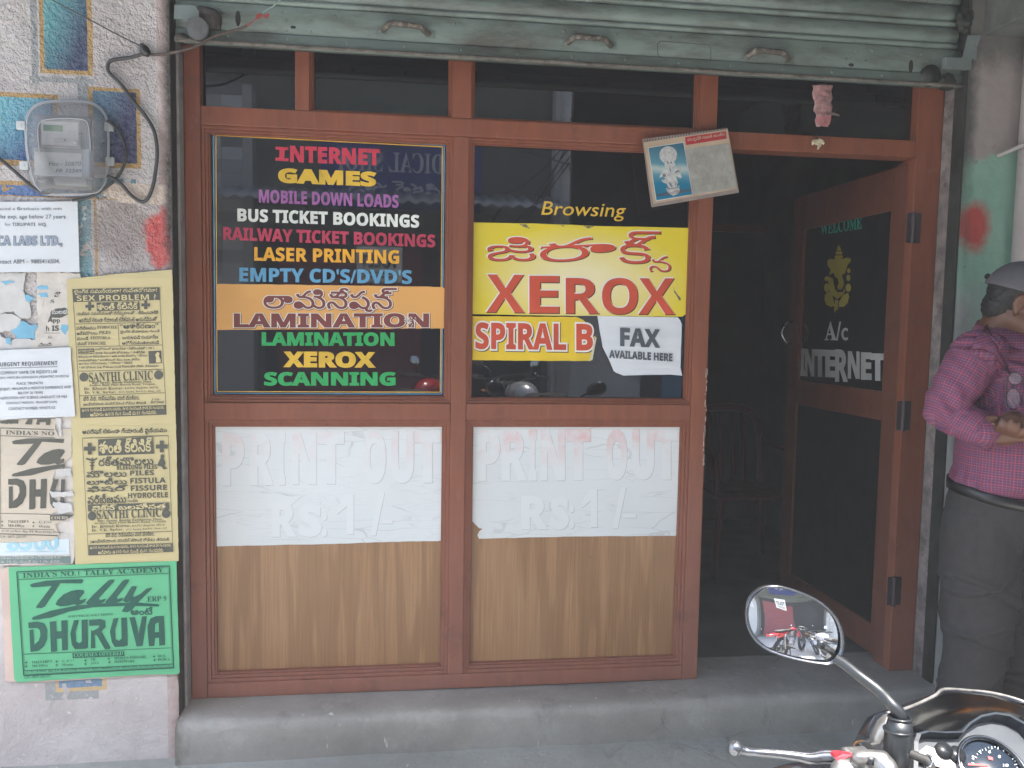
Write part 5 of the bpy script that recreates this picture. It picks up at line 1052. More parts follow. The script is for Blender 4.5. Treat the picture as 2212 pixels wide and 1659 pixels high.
from_bm('spiral_binding', bm, mat('dark_spiral_wire', (.05, .045, .045), .4, .6), o)
tube('nail', [(CAL.pt('A9', 1100, 262).x, 2.70, CAL.pt('A9', 1100, 262).z), (CAL.pt('A9', 1100, 262).x, 2.752, CAL.pt('A9', 1100, 262).z)], .002, LOCKS, o, 8)

HS = YP(2.675)
PK = mat('crumpled_pink_foil_packet', (.34, .17, .17), .4, .1, var=.45, vs=45, bump=.8, bs=40, dirt=(.50, .42, .40), dirt_amt=.40, ds=60)
q = [(640, 628), (790, 640), (792, 700), (797, 760), (790, 840), (782, 880), (772, 915), (740, 932), (712, 938), (690, 925), (668, 905), (680, 870), (672, 800), (660, 740), (650, 680)]
hp = thing('hanging_packet', 'crumpled pink foil strip hanging from the shutter lip above the doorway', 'packet', HS.pt('A6', 720, 935))
bm = bmesh.new(); rows = 26; cols = 8; vs = []
for r_ in range(rows+1):
    t = r_/rows; y = 628+(932-628)*t; xl = 642+30*t+6*math.sin(t*19); xr = 790-6*t-18*max(0, t-.7)*3+5*math.sin(t*23+1); row = []
    for c_ in range(cols+1):
        s_ = c_/cols; p = HS.pt('A6', xl+(xr-xl)*s_, y+5*math.sin(s_*9)*(t > .95)); p.y += .006*noise.noise(Vector((s_*3, t*9, 0)))+.003*noise.noise(Vector((s_*9, t*25, 5)))-.004*math.sin(PI*s_); row.append(bm.verts.new(p))
    vs.append(row)
for a, b_ in zip(vs, vs[1:]):
    for i in range(cols): bm.faces.new((a[i], a[i+1], b_[i+1], b_[i]))
pk = from_bm('foil_strip', bm, PK, hp, True); md = pk.modifiers.new('t', 'SOLIDIFY'); md.thickness = .001
sheet('torn_end', HS, 'A6', [(670, 868), (700, 850), (740, 855), (780, 850), (775, 915), (735, 935), (690, 925), (666, 905)], mat('faded_pink_foil', (.42, .16, .17), .4, var=.3, vs=40, bump=.5), .004, .001, hp, 1.5, 8, 3)
sheet('string_tie', HS, 'A6', [(745, 835), (800, 828), (845, 845), (843, 858), (800, 850), (750, 850)], mat('dark_pink_ribbon', (.16, .11, .11), .7), .006, .001, hp)
fl = thing('flower_bunch', 'small bunch of dried cream jasmine flowers on the timber head rail', 'flowers', YP(2.74).pt('A6', 685, 1095))
bm = bmesh.new(); rn = random.Random(12)
for k in range(26):
    a = rn.uniform(0, 2*PI); r_ = rn.uniform(0, 44); p = YP(2.738).pt('A6', 683+r_*math.cos(a)*.95, 1048+r_*math.sin(a)*1.05); p.y -= rn.uniform(0, .010)
    rot = Matrix.Rotation(rn.uniform(0, 3.1), 3, 'Y') @ Matrix.Rotation(rn.uniform(-.6, .6), 3, 'X'); bm_ell(bm, p, (.0046, .0035, .0098), rot, 8, 6)
from_bm('petals', bm, mat('cream_petals', (.62, .56, .38), .7, var=.2, vs=60), fl, True)
tube('thread', [YP(2.746).pt('A6', 672, 990), YP(2.74).pt('A6', 680, 1050)], .0012, CG, fl, 6)

# ------------------------------------------------------------------ the man
MX, MY = 1.865, 2.27; YAWM = math.radians(24)
Rm = Matrix.Rotation(YAWM, 3, 'Z')
def ML(x, y, z): return Vector((MX, MY, 0))+Rm@Vector((x, y, 0))+Vector((0, 0, z))
man = thing('person', 'man in pink checked shirt, grey trousers and grey cap looking down at his hands', 'person', (MX, MY, 0))
SKIN = NT('brown_skin'); SKIN.out(SKIN.mix(SKIN.ramp(SKIN.noise(12, 4), .35, .65), (.115, .048, .028), (.165, .075, .045)), .5, SKIN.bump(SKIN.noise(140, 3), .12, .001)); SKIN = SKIN.m
YH = YP(2.16); sholR = ML(-.185, .0, 1.385); sholL = ML(.185, 0, 1.385)
elbR = YP(2.20).pt('B4', 395, 1215)+Vector((.035, 0, .0)); wriR = YP(2.085).pt('B4', 800, 1400); elbL = ML(.27, -.10, 1.16); wriL = YP(2.06).pt('B4', 905, 1290)
hc = YP(2.235).pt('B4', 985, 545)
Rh = Matrix.Rotation(math.radians(52), 3, 'Z') @ Matrix.Rotation(math.radians(24), 3, 'X')      # face turned to the right and bowed
def HL(x, y, z): return hc + Rh@Vector((x, y, z))
def hand(bm, wrist, dirv, palmn, sgn):
    """palm, four unequal bent fingers and a thumb from the side of the palm"""
    d = dirv.normalized(); n = palmn.normalized(); sd = d.cross(n).normalized()*sgn
    limb(bm, [wrist, wrist+d*.03], [.026, .030], 3, 12)
    M3 = Matrix((sd, d, n)).transposed(); bm_ell(bm, wrist+d*.06, (.041, .050, .017), M3, 16, 10)
    for k, (off, ln) in enumerate(((-.030, .060), (-.010, .070), (.010, .066), (.029, .052))):
        b0 = wrist+d*.088+sd*off; p1 = b0+d*ln*.42+n*.006; p2 = p1+d*ln*.25+n*ln*.32; p3 = p2+n*ln*.34-d*.004
        limb(bm, [b0-d*.02, b0, p1, p2, p3], [.0098, .0095, .0085, .0078, .0068], 3, 10)
    t0 = wrist+d*.035-sd*.034; limb(bm, [t0, t0+d*.026-sd*.020+n*.008, t0+d*.050-sd*.018+n*.022, t0+d*.062-sd*.006+n*.034], [.0125, .0115, .0100, .0082], 3, 10)
def body(bm):
    E = lambda c, r, rot=Rh: bm_ell(bm, c, r, rot, 24, 16)
    E(HL(0, .018, .035), (.076, .094, .088)); E(HL(0, -.030, -.028), (.060, .060, .078)); E(HL(0, -.052, -.072), (.040, .034, .032))       # skull, face, jaw
    E(HL(0, .0, -.045), (.066, .070, .050)); E(HL(.036, -.062, -.030), (.025, .020, .026)); E(HL(-.036, -.062, -.030), (.025, .020, .026))
    limb(bm, [HL(0, -.082, .020), HL(0, -.098, -.008), HL(0, -.112, -.026)], [.0085, .011, .0145], 3, 12); E(HL(.013, -.096, -.031), (.009, .010, .008)); E(HL(-.013, -.096, -.031), (.009, .010, .008))
    limb(bm, [HL(-.035, -.078, .028), HL(0, -.089, .026), HL(.035, -.078, .028)], [.010, .009, .010], 3, 10)
    E(HL(0, -.090, -.056), (.023, .010, .0062)); E(HL(0, -.086, -.066), (.020, .010, .0065)); E(HL(0, -.078, -.088), (.020, .015, .014))
    for s in (-1, 1):
        E(HL(s*.031, -.080, .008), (.0125, .009, .008)); limb(bm, [HL(s*.074, .008, .020), HL(s*.084, .022, .022), HL(s*.085, .026, -.002), HL(s*.078, .012, -.028)], [.0085, .009, .008, .0075], 4, 10)
        E(HL(s*.078, .014, -.004), (.006, .014, .022))
    nb = ML(0, .035, 1.42); limb(bm, [HL(0, .025, -.04), (HL(0, .03, -.075)+nb)/2+Rm@Vector((0, .01, 0)), nb], [.058, .062, .075], 4, 20)
    limb(bm, [ML(0, .02, 1.42), ML(0, 0, 1.2), ML(0, 0, .95)], [.09, .12, .12], 4, 20)
    limb(bm, [ML(-.09, .01, 1.37), sholR, (sholR+elbR)/2, elbR], [.05, .045, .042, .036], 4, 14); limb(bm, [elbR, (elbR*.6+wriR*.4), wriR], [.036, .038, .025], 4, 14)
    limb(bm, [ML(.09, .01, 1.37), sholL, (sholL+elbL)/2, elbL], [.05, .045, .042, .036], 4, 14); limb(bm, [elbL, (elbL*.6+wriL*.4), wriL], [.036, .038, .025], 4, 14)
    hand(bm, wriR, Vector((.9, -.35, .10)), Vector((.1, -.3, .95)), 1); hand(bm, wriL, (wriL-elbL).normalized()*.5+Vector((-.2, -.5, -.35)), Vector((0, -.4, .9)), -1)
    for s, kx in ((-1, -.115), (1, .115)): limb(bm, [ML(kx*.8, 0, .92), ML(kx, .01, .5), ML(kx*1.05, .03, .08)], [.085, .055, .035], 4, 14)
fused('body', body, .0062, 3, SKIN, man)
for s in (-1, 1):
    bm = bmesh.new(); bm_ell(bm, HL(s*.031, -.0855, .006), (.0105, .0065, .0042), Rh, 12, 8); e = from_bm('eye', bm, mat('eye_white', (.5, .47, .43), .3, bump=0), man, True)
    bm = bmesh.new(); bm_ell(bm, HL(s*.031, -.0912, .004), (.0042, .002, .0036), Rh, 10, 6); from_bm('iris', bm, BLACK, e, True)
    tube('eyebrow', [HL(s*.016, -.0935, .030), HL(s*.032, -.0905, .035), HL(s*.048, -.078, .030)], [.0028, .0036, .0022], BLACK, man, 8, True)
tube('moustache', [HL(-.024, -.094, -.050), HL(0, -.103, -.046), HL(.024, -.094, -.050)], [.003, .006, .003], BLACK, man, 8, True)
HAIRM = mat('black_short_hair', (.012, .011, .011), .6, var=.4, vs=80, bump=.8, bs=300)
def hairb(bm): 
    bm_ell(bm, HL(0, .034, .030), (.0805, .0835, .078), Rh, 28, 18); bm_ell(bm, HL(0, .060, -.020), (.066, .050, .055), Rh, 24, 14)
    for s in (-1, 1): bm_ell(bm, HL(s*.071, -.012, .020), (.011, .020, .026), Rh, 12, 8)
def rough_up(a, f):
    def g(me):
        write_back(me, [co+nr*(a*noise.noise(co*f)+a*.5*noise.noise(co*f*2.7)) for co, nr in read_all(me)])
    return g
fused('hair', hairb, .0045, 1, HAIRM, man, rough_up(.0035, 110))
# cap: panels, peak, strap
CAPM = mat('grey_cap_cloth', (.095, .090, .102), .85, var=.08, vs=40, bump=.3, bs=400)
bm = bmesh.new(); rings = []; nr, ns = 12, 36
for i in range(nr+1):
    ph = i/nr*PI/2; row = []
    for k in range(ns):
        a = 2*PI*k/ns; rx, ry = .0905*math.cos(ph)**.75, .108*math.cos(ph)**.75; z = .038+.092*math.sin(ph)
        if i == nr: rx = ry = .001
        y = -ry*math.sin(a)+.018; z += .012*(math.sin(a))*(1-i/nr)
        row.append(bm.verts.new(HL(rx*math.cos(a), y, z)))
    rings.append(row)
for a, b in zip(rings, rings[1:]):
    for k in range(ns): bm.faces.new((a[k], a[(k+1) % ns], b[(k+1) % ns], b[k]))
cap = from_bm('cap', bm, CAPM, man, True); md = cap.modifiers.new('t', 'SOLIDIFY'); md.thickness = .003
bm = bmesh.new(); tp_, bt = [], []
for k in range(15):
    a = math.radians(25+130*k/14); 
    for r_, lst, dz in ((1.0, 0, 0), (1, 1, 0)): pass
    i0 = HL(.088*math.cos(a), -.100*math.sin(a)+.018, .050); i1 = HL(.086*math.cos(a), -.100*math.sin(a)+.018-.072*math.sin((a-math.radians(25))/math.radians(130)*PI)**.6, .050-.012)
    tp_.append(bm.verts.new(i0)); bt.append(bm.verts.new(i1))
for k in range(14): bm.faces.new((tp_[k], tp_[k+1], bt[k+1], bt[k]))
pk = from_bm('peak', bm, CAPM, cap, True); md = pk.modifiers.new('t', 'SOLIDIFY'); md.thickness = .004
bm = bmesh.new(); bm_ell(bm, HL(0, .131, .047), (.024, .008, .010), Rh, 12, 8); from_bm('strap', bm, BLACK, cap, True)
bm = bmesh.new(); bm_ell(bm, HL(0, .018, .131), (.006, .006, .003), Rh, 10, 6); from_bm('button', bm, CAPM, cap, True)

# shirt ------------------------------------------------------------
SEC = [(.88, .150, .115, .0), (.935, .160, .125, -.004), (.962, .183, .146, -.016), (1.03, .192, .168, -.040), (1.10, .192, .170, -.045), (1.18, .186, .160, -.032), (1.26, .184, .142, -.012), (1.33, .188, .128, 0), (1.39, .172, .110, .012), (1.43, .125, .092, .022), (1.46, .080, .075, .026)]
def loft(bm, secs, seg=40):
    rings = []
    for z, rx, ry, cy in secs: rings.append([bm.verts.new(ML(rx*math.cos(2*PI*k/seg), cy+ry*math.sin(2*PI*k/seg), z)) for k in range(seg)])
    for a, b in zip(rings, rings[1:]):
        for k in range(seg): bm.faces.new((a[k], a[(k+1) % seg], b[(k+1) % seg], b[k]))
    bm.faces.new(rings[0][::-1]); bm.faces.new(rings[-1])
cufR = elbR*.17+wriR*.83; cufL = elbL*.12+wriL*.88
def shirtb(bm):
    loft(bm, SEC)
    limb(bm, [ML(-.10, .01, 1.37), sholR+Vector((0, 0, .0)), (sholR+elbR)/2+Vector((-.012, -.01, 0)), elbR], [.075, .074, .070, .062], 5, 24); limb(bm, [elbR, elbR*.55+cufR*.45+Vector((0, 0, -.006)), cufR], [.062, .058, .047], 5, 24)
    limb(bm, [ML(.10, .01, 1.37), sholL, (sholL+elbL)/2, elbL], [.075, .074, .070, .062], 5, 24); limb(bm, [elbL, elbL*.55+cufL*.45, cufL], [.062, .056, .043], 5, 24)
def seg_near(p, a, b):
    ab = b-a; t = max(0, min(1, (p-a).dot(ab)/ab.length_squared)); return (p-a-ab*t).length, t
def cloth_post(me):
    at = me.attributes.new('cloth', 'FLOAT_VECTOR', 'POINT'); Mi = Rm.inverted()
    bones = [(sholR, elbR, .07), (elbR, cufR, .055), (sholL, elbL, .07), (elbL, cufL, .055)]
    res = []; cl = []
    for p, nrm in read_all(me):
        best = None; co = p.copy()
        for k, (a, b, r_) in enumerate(bones):
            d, t = seg_near(p, a, b)
            if d < r_*1.42 and (best is None or d/r_ < best[0]): best = (d/r_, k, t)
        loc = Mi@(p-Vector((MX, MY, 0)))
        if best and not (best[1] in (0, 2) and best[2] < .14):
            a, b, r_ = bones[best[1]]; ax = (b-a).normalized(); ref = Vector((0, 1, 0)); e1 = (ref-ax*ref.dot(ax)).normalized(); e2 = ax.cross(e1)
            rel = p-a; ang = math.atan2(rel.dot(e2), rel.dot(e1)); L = rel.dot(ax)
            cl.append((ang*r_, 0, L+best[1]*.31))
            e_el = min((p-elbR).length, (p-elbL).length)
            w_ = math.exp(-(e_el/.11)**2); sh_ = math.exp(-(min((p-sholR).length, (p-sholL).length)/.10)**2)
            h = .0065*w_*math.sin(L*95+ang*2.2+2*noise.noise(p*9))+.004*sh_*math.sin(ang*5+L*40)+.0035*noise.noise(Vector((L*34+ang*1.5, ang*1.2, best[1])))
            co += nrm*h
        else:
            ang = math.atan2(loc.y+.01, loc.x); cl.append((ang*.165, 0, loc.z))
            q = Vector((loc.x*7+loc.z*3.5, loc.y*3, loc.z*2.2)); h = .005*noise.noise(q)+.003*noise.noise(Vector((loc.x*22+loc.z*6, 2, loc.z*8)))
            # drag folds towards the armpits and a tuck over the belt
            for s, sp in ((-1, sholR), (1, sholL)):
                dd_ = (p-sp); a_ = math.atan2(dd_.z, (Mi@dd_).x*-s); rr = dd_.length
                h += .006*math.exp(-((rr-.14)/.09)**2)*math.sin(a_*11)
            if loc.z < 1.04: h += .008*math.exp(-((loc.z-.995)/.02)**2)+.003*math.sin(ang*19+3*noise.noise(p*8))*max(0, 1-abs(loc.z-1.0)/.05)
            if loc.y < 0 and abs(loc.x) < .016: h += .0016
            co += nrm*h
        res.append(co)
    at.data.foreach_set('vector', [c for v in cl for c in v]); write_back(me, res)
def shirt_mat():
    n = NT('pink_checked_shirt_cloth'); at = n.t.nodes.new('ShaderNodeAttribute'); at.attribute_name = 'cloth'; s = n.sep(at.outputs['Vector'])
    c = n.mix(n.ramp(n.noise(60, 3), .3, .7), (.155, .034, .062), (.195, .046, .082)); c = n.mix(.35, c, (.155, .042, .115))
    def lines(sock, per, wd, ph): return n.math('LESS_THAN', n.math('FRACT', n.math('ADD', n.math('DIVIDE', sock, per), ph)), wd)
    P_ = .0078
    for ax in (0, 2):
        c = n.mix(n.math('MULTIPLY', lines(s[ax], P_, .14, 0), .75), c, (.05, .05, .16)); c = n.mix(n.math('MULTIPLY', lines(s[ax], P_, .12, .5), .45), c, (.38, .20, .25)); c = n.mix(n.math('MULTIPLY', lines(s[ax], P_*3, .06, .2), .6), c, (.60, .06, .07))
    wv = n.noise(500, 2); return n.out(c, .8, n.bump(wv, .15, .0006))
SHIRT = shirt_mat()
shirt = fused('shirt', shirtb, .006, 5, SHIRT, man, cloth_post)
# collar
bm = bmesh.new(); L_ = []
for k in range(25):
    a = math.radians(-68+(316)*k/24)   # open at the front
    top = ML(.070*math.cos(a)+.0, .020+.072*math.sin(a), 1.462+.018*math.sin(a)); mid = ML(.078*math.cos(a), .016+.080*math.sin(a), 1.475+.018*math.sin(a))
    fr = max(0, -math.sin(a)); low = ML((.094+.030*fr)*math.cos(a), .010+(.104+.025*fr)*math.sin(a), 1.432+.022*math.sin(a)-.018*fr); L_.append([bm.verts.new(q) for q in (top, mid, low)])
for a, b in zip(L_, L_[1:]):
    for j in range(2): bm.faces.new((a[j], b[j], b[j+1], a[j+1]))
collar = from_bm('collar', bm, SHIRT, shirt, True); collar.data.attributes.new('cloth', 'FLOAT_VECTOR', 'POINT')
for i, v in enumerate(collar.data.vertices): collar.data.attributes['cloth'].data[i].vector = (math.atan2((v.co.y-MY), (v.co.x-MX))*.10, 0, v.co.z)
md = collar.modifiers.new('t', 'SOLIDIFY'); md.thickness = .0035
from mathutils.bvhtree import BVHTree
bvh = BVHTree.FromPolygons([v.co.copy() for v in shirt.data.vertices], [tuple(p.vertices) for p in shirt.data.polygons])
def on_shirt(x, y, lift, c='B4'):
    d = ray(*uv(c, x, y)).normalized(); hit = bvh.ray_cast(CAMP, d); k = hit[3] if hit[0] is not None and hit[3] < 3.2 else 2.80
    return CAMP+d*(k-lift)
def flap(name, pts, lift=.006):
    bm = bmesh.new(); P2 = [Vector((x, y)) for x, y in pts]; n_ = len(P2)
    # a few inner rings so the flap follows the cloth
    cx = sum(p.x for p in P2)/n_; cy = sum(p.y for p in P2)/n_; rg = []
    for sc_, lf in ((1.0, lift), (.6, lift+.002), (.2, lift+.002)): rg.append([bm.verts.new(on_shirt(cx+(p.x-cx)*sc_, cy+(p.y-cy)*sc_, lf)) for p in P2])
    for a, b in zip(rg, rg[1:]):
        for i in range(n_): bm.faces.new((a[i], a[(i+1) % n_], b[(i+1) % n_], b[i]))
    bm.faces.new(rg[-1]); o_ = from_bm(name, bm, SHIRT, shirt, True); at = o_.data.attributes.new('cloth', 'FLOAT_VECTOR', 'POINT')
    for i, v in enumerate(o_.data.vertices): at.data[i].vector = (v.co.x*1.2+v.co.z*.3, 0, v.co.z-v.co.x*.3)
    o_.modifiers.new('t', 'SOLIDIFY').thickness = .003
flap('collar_point', [(745, 655), (700, 710), (655, 775), (615, 822), (660, 818), (720, 822), (790, 858), (850, 920), (895, 985), (880, 930), (850, 870), (810, 800), (775, 730)])
for nm, c_, ax, r_ in (('cuff', cufR, (wriR-elbR), .047), ('cuff', cufL, (wriL-elbL), .043)):
    ax = ax.normalized(); o_ = tube(nm, [c_-ax*.012, c_+ax*.030], [r_+.003, r_+.001], SHIRT, shirt, 24); o_.data.attributes.new('cloth', 'FLOAT_VECTOR', 'POINT')
    for i, v in enumerate(o_.data.vertices): o_.data.attributes['cloth'].data[i].vector = (v.co.x*1.1, 0, v.co.z)
for z in (1.34, 1.24, 1.14, 1.05, .99):
    cyv = np.interp(z, [q[0] for q in SEC], [q[3]-q[2] for q in SEC]); bm = bmesh.new(); bm_ell(bm, ML(.004, cyv-.005, z), (.0055, .0025, .0055), Rm, 12, 6); from_bm('button', bm, mat('shirt_button', (.6, .5, .55), .35, bump=0), shirt, True)
# spectacles hooked on the collar
gp = [YP(2.075).pt('B4', x, y) for x, y in ((885, 1000), (880, 1130))]
gl = thing('spectacles', 'dark framed spectacles hooked in the neck of the pink shirt', 'glasses', YP(2.075).pt('B4', 915, 1225)); GR = mat('dark_spectacle_rim', (.02, .02, .03), .3)
YS = 2.078; cyv = None
def gpt(x, y, yy=YS): return YP(yy).pt('B4', x, y)
for cx, cyy in ((918, 1152), (930, 1020)):
    c = [gpt(*p) for p in circ(cx, cyy, 46, 24, 70 if cyy > 1100 else 42)]; bm = bmesh.new(); sweep(bm, c+[c[0]], .0016, 6, False); rm = from_bm('rim', bm, GR, gl, True)
    bm = bmesh.new(); bm.faces.new([bm.verts.new(q) for q in c]); ln = from_bm('lens', bm, None, rm)
    g_ = bpy.data.materials.get('spectacle_lens')
    if not g_: gn = NT('spectacle_lens'); gn.out((.6, .6, .65), .05); gn.b.inputs['Alpha'].default_value = .12; g_ = gn.m
    ln.data.materials.append(g_); md = ln.modifiers.new('t', 'SOLIDIFY'); md.thickness = .0015
tube('bridge', [gpt(918, 1085), gpt(905, 1072), gpt(925, 1060)], .0016, GR, gl, 8, True); tube('temple', [gpt(880, 1000), gpt(872, 1100, YS+.01), gpt(878, 1200, YS+.01)], .0016, GR, gl, 8, True)
# trousers, belt, shoes
TR = mat('dark_grey_trouser_cloth', (.038, .034, .035), .85, var=.10, vs=30, bump=.25, bs=350)
crz = .765
def trb(bm):
    loft(bm, [(.80, .180, .140, .012), (.86, .186, .145, .004), (.92, .188, .150, -.004), (.955, .184, .148, -.012)], 40)
    for s in (-1, 1):
        limb(bm, [ML(s*.092, .01, .86), ML(s*.104, .005, .70), ML(s*.118, -.005, .45), ML(s*.128, .02, .12), ML(s*.130, .03, .07)], [.110, .112, .098, .088, .090], 6, 26)
def tr_post(me):
    Mi = Rm.inverted()
    res = []
    for p, nrm in read_all(me):
        l = Mi@(p-Vector((MX, MY, 0))); z = l.z; s = -1 if l.x < 0 else 1; lx = l.x-s*.11
        h = .006*noise.noise(Vector((l.x*6, l.y*6, z*3)))
        h += .009*math.sin((z*17)+abs(l.x)*30-2.4*noise.noise(Vector((l.x*4, 1, z*5))))*math.exp(-((z-.66)/.16)**2)*(1 if l.y < .02 else .4)
        h += .009*math.sin(z*19-abs(l.x)*16+4*noise.noise(Vector((s*3, 2, z*3))))*math.exp(-((z-.42)/.16)**2)+.006*math.sin(z*50)*max(0, 1-z/.25)
        for zc, sl, ph_, am in ((.70, 1.1, 0, .010), (.63, -.9, .02, .011), (.56, .8, -.03, .010), (.47, -.7, .03, .011), (.39, .9, 0, .011), (.30, -.6, .02, .010), (.21, .5, 0, .012), (.13, -.4, 0, .012)):
            dz = z-zc-sl*(l.x-s*.11)*.55-.02*noise.noise(Vector((l.x*9, zc*7, s))); h += am*(math.exp(-((dz-.014)/.014)**2)-.9*math.exp(-(dz/.011)**2))*(1 if l.y < .05 else .3)
        res.append(p+nrm*h)
    write_back(me, res)
fused('trousers', trb, .007, 4, TR, man, tr_post)
bm = bmesh.new(); prof = []
for k in range(48):
    a = 2*PI*k/48; z = .965+.012*math.sin(a)*-1*-1-.022*max(0, -math.sin(a)); prof.append([bm.verts.new(ML((.188+dr)*math.cos(a), -.012+(.152+dr)*math.sin(a), z+dz)) for dr, dz in ((0, -.017), (.005, -.016), (.005, .016), (0, .017))])
for k in range(48):
    a, b = prof[k], prof[(k+1) % 48]
    for j in range(4): bm.faces.new((a[j], b[j], b[(j+1) % 4], a[(j+1) % 4]))
belt = from_bm('belt', bm, mat('black_leather_belt', (.012, .011, .013), .4, var=.2, coat=.2), man, True)
bm = bmesh.new(); p = ML(0, -.172, .944); c_ = [p+Rm@Vector((x, 0, z)) for x, z in ((-.024, -.018), (.024, -.018), (.024, .018), (-.024, .018))]
sweep(bm, c_+[c_[0]], .0025, 8, False); sweep(bm, [c_[0]+Rm@Vector((.024, -.002, .018)), c_[1]+Rm@Vector((0, -.002, .018))], .002, 6); from_bm('buckle', bm, STEEL, belt, True)
for s in (-1, 1):
    def shoe(bm, s=s):
        limb(bm, [ML(s*.13, .05, .045), ML(s*.135, -.04, .042), ML(s*.145, -.13, .034)], [.044, .046, .036], 5, 16); bm_ell(bm, ML(s*.13, .02, .07), (.042, .05, .035), Rm, 16, 10)
    def shoe_post(me):
        for v in me.vertices: v.co.z = max(v.co.z, .002)
    fused('shoe', shoe, .007, 3, mat('black_shoe_leather', (.015, .013, .012), .35, coat=.3), man, shoe_post)
# phone in his hands
pc = (wriR+Vector((.115, -.06, .035))); ph = thing('phone', 'blue and white phone the man holds at the edge of the picture', 'phone', pc)
Mp = Matrix.Translation(pc) @ Matrix.Rotation(math.radians(25), 4, 'Z') @ Matrix.Rotation(math.radians(-38), 4, 'X')
bm = bmesh.new(); bm_box(bm, -.036, .036, -.07, .07, -.004, .004, .003); bmesh.ops.transform(bm, matrix=Mp, verts=bm.verts); from_bm('case', bm, mat('white_phone_case', (.7, .72, .75), .35, bump=0), ph)
bm = bmesh.new(); bm_box(bm, -.033, .033, -.064, .064, .0042, .0056, .001); bmesh.ops.transform(bm, matrix=Mp, verts=bm.verts); from_bm('screen', bm, mat('blue_phone_front', (.01, .13, .42), .15, bump=0), ph)

# ------------------------------------------------------------------ motorcycles
CHROME = mat('chrome', (.62, .63, .65), .12, 1.0, var=.05, bump=.03); CASTING = mat('cast_aluminium', (.30, .295, .29), .45, .85, var=.15, vs=30, bump=.15)
RUB = mat('black_rubber', (.02, .02, .02), .75, var=.3, bump=.2); SATIN = mat('satin_black_metal', (.014, .017, .02), .42, .3, var=.2, vs=30, coat=.2)
COWL = mat('dark_smoked_cowl', (.010, .012, .018), .22, var=.3, vs=8, bump=0, coat=.3); DIAL = mat('dark_dial_face', (.015, .022, .035), .35, bump=0); DPR = mat('dial_print', (.45, .50, .55), .5, bump=0)
BX, BY = .79, .86                                                        # steering head of the near motorcycle
def convex_mirror(outline, nrm, ctr, R):
    """silvered glass: domed inside the traced outline"""
    bm = bmesh.new(); rings = []
    for k in range(1, 9):
        s = k/8; row = []
        for p in outline: v = ctr+(p-ctr)*s; row.append(bm.verts.new(v-nrm*((v-ctr).length_squared/(2*R))))
        rings.append(row)
    c0 = bm.verts.new(ctr); n = len(outline)
    for i in range(n): bm.faces.new((c0, rings[0][i], rings[0][(i+1) % n]))
    for a, b in zip(rings, rings[1:]):
        for i in range(n): bm.faces.new((a[i], b[i], b[(i+1) % n], a[(i+1) % n]))
    bmesh.ops.recalc_face_normals(bm, faces=bm.faces)
    if sum((f.normal for f in bm.faces), Vector()).dot(nrm) < 0: bmesh.ops.reverse_faces(bm, faces=bm.faces)
    return bm
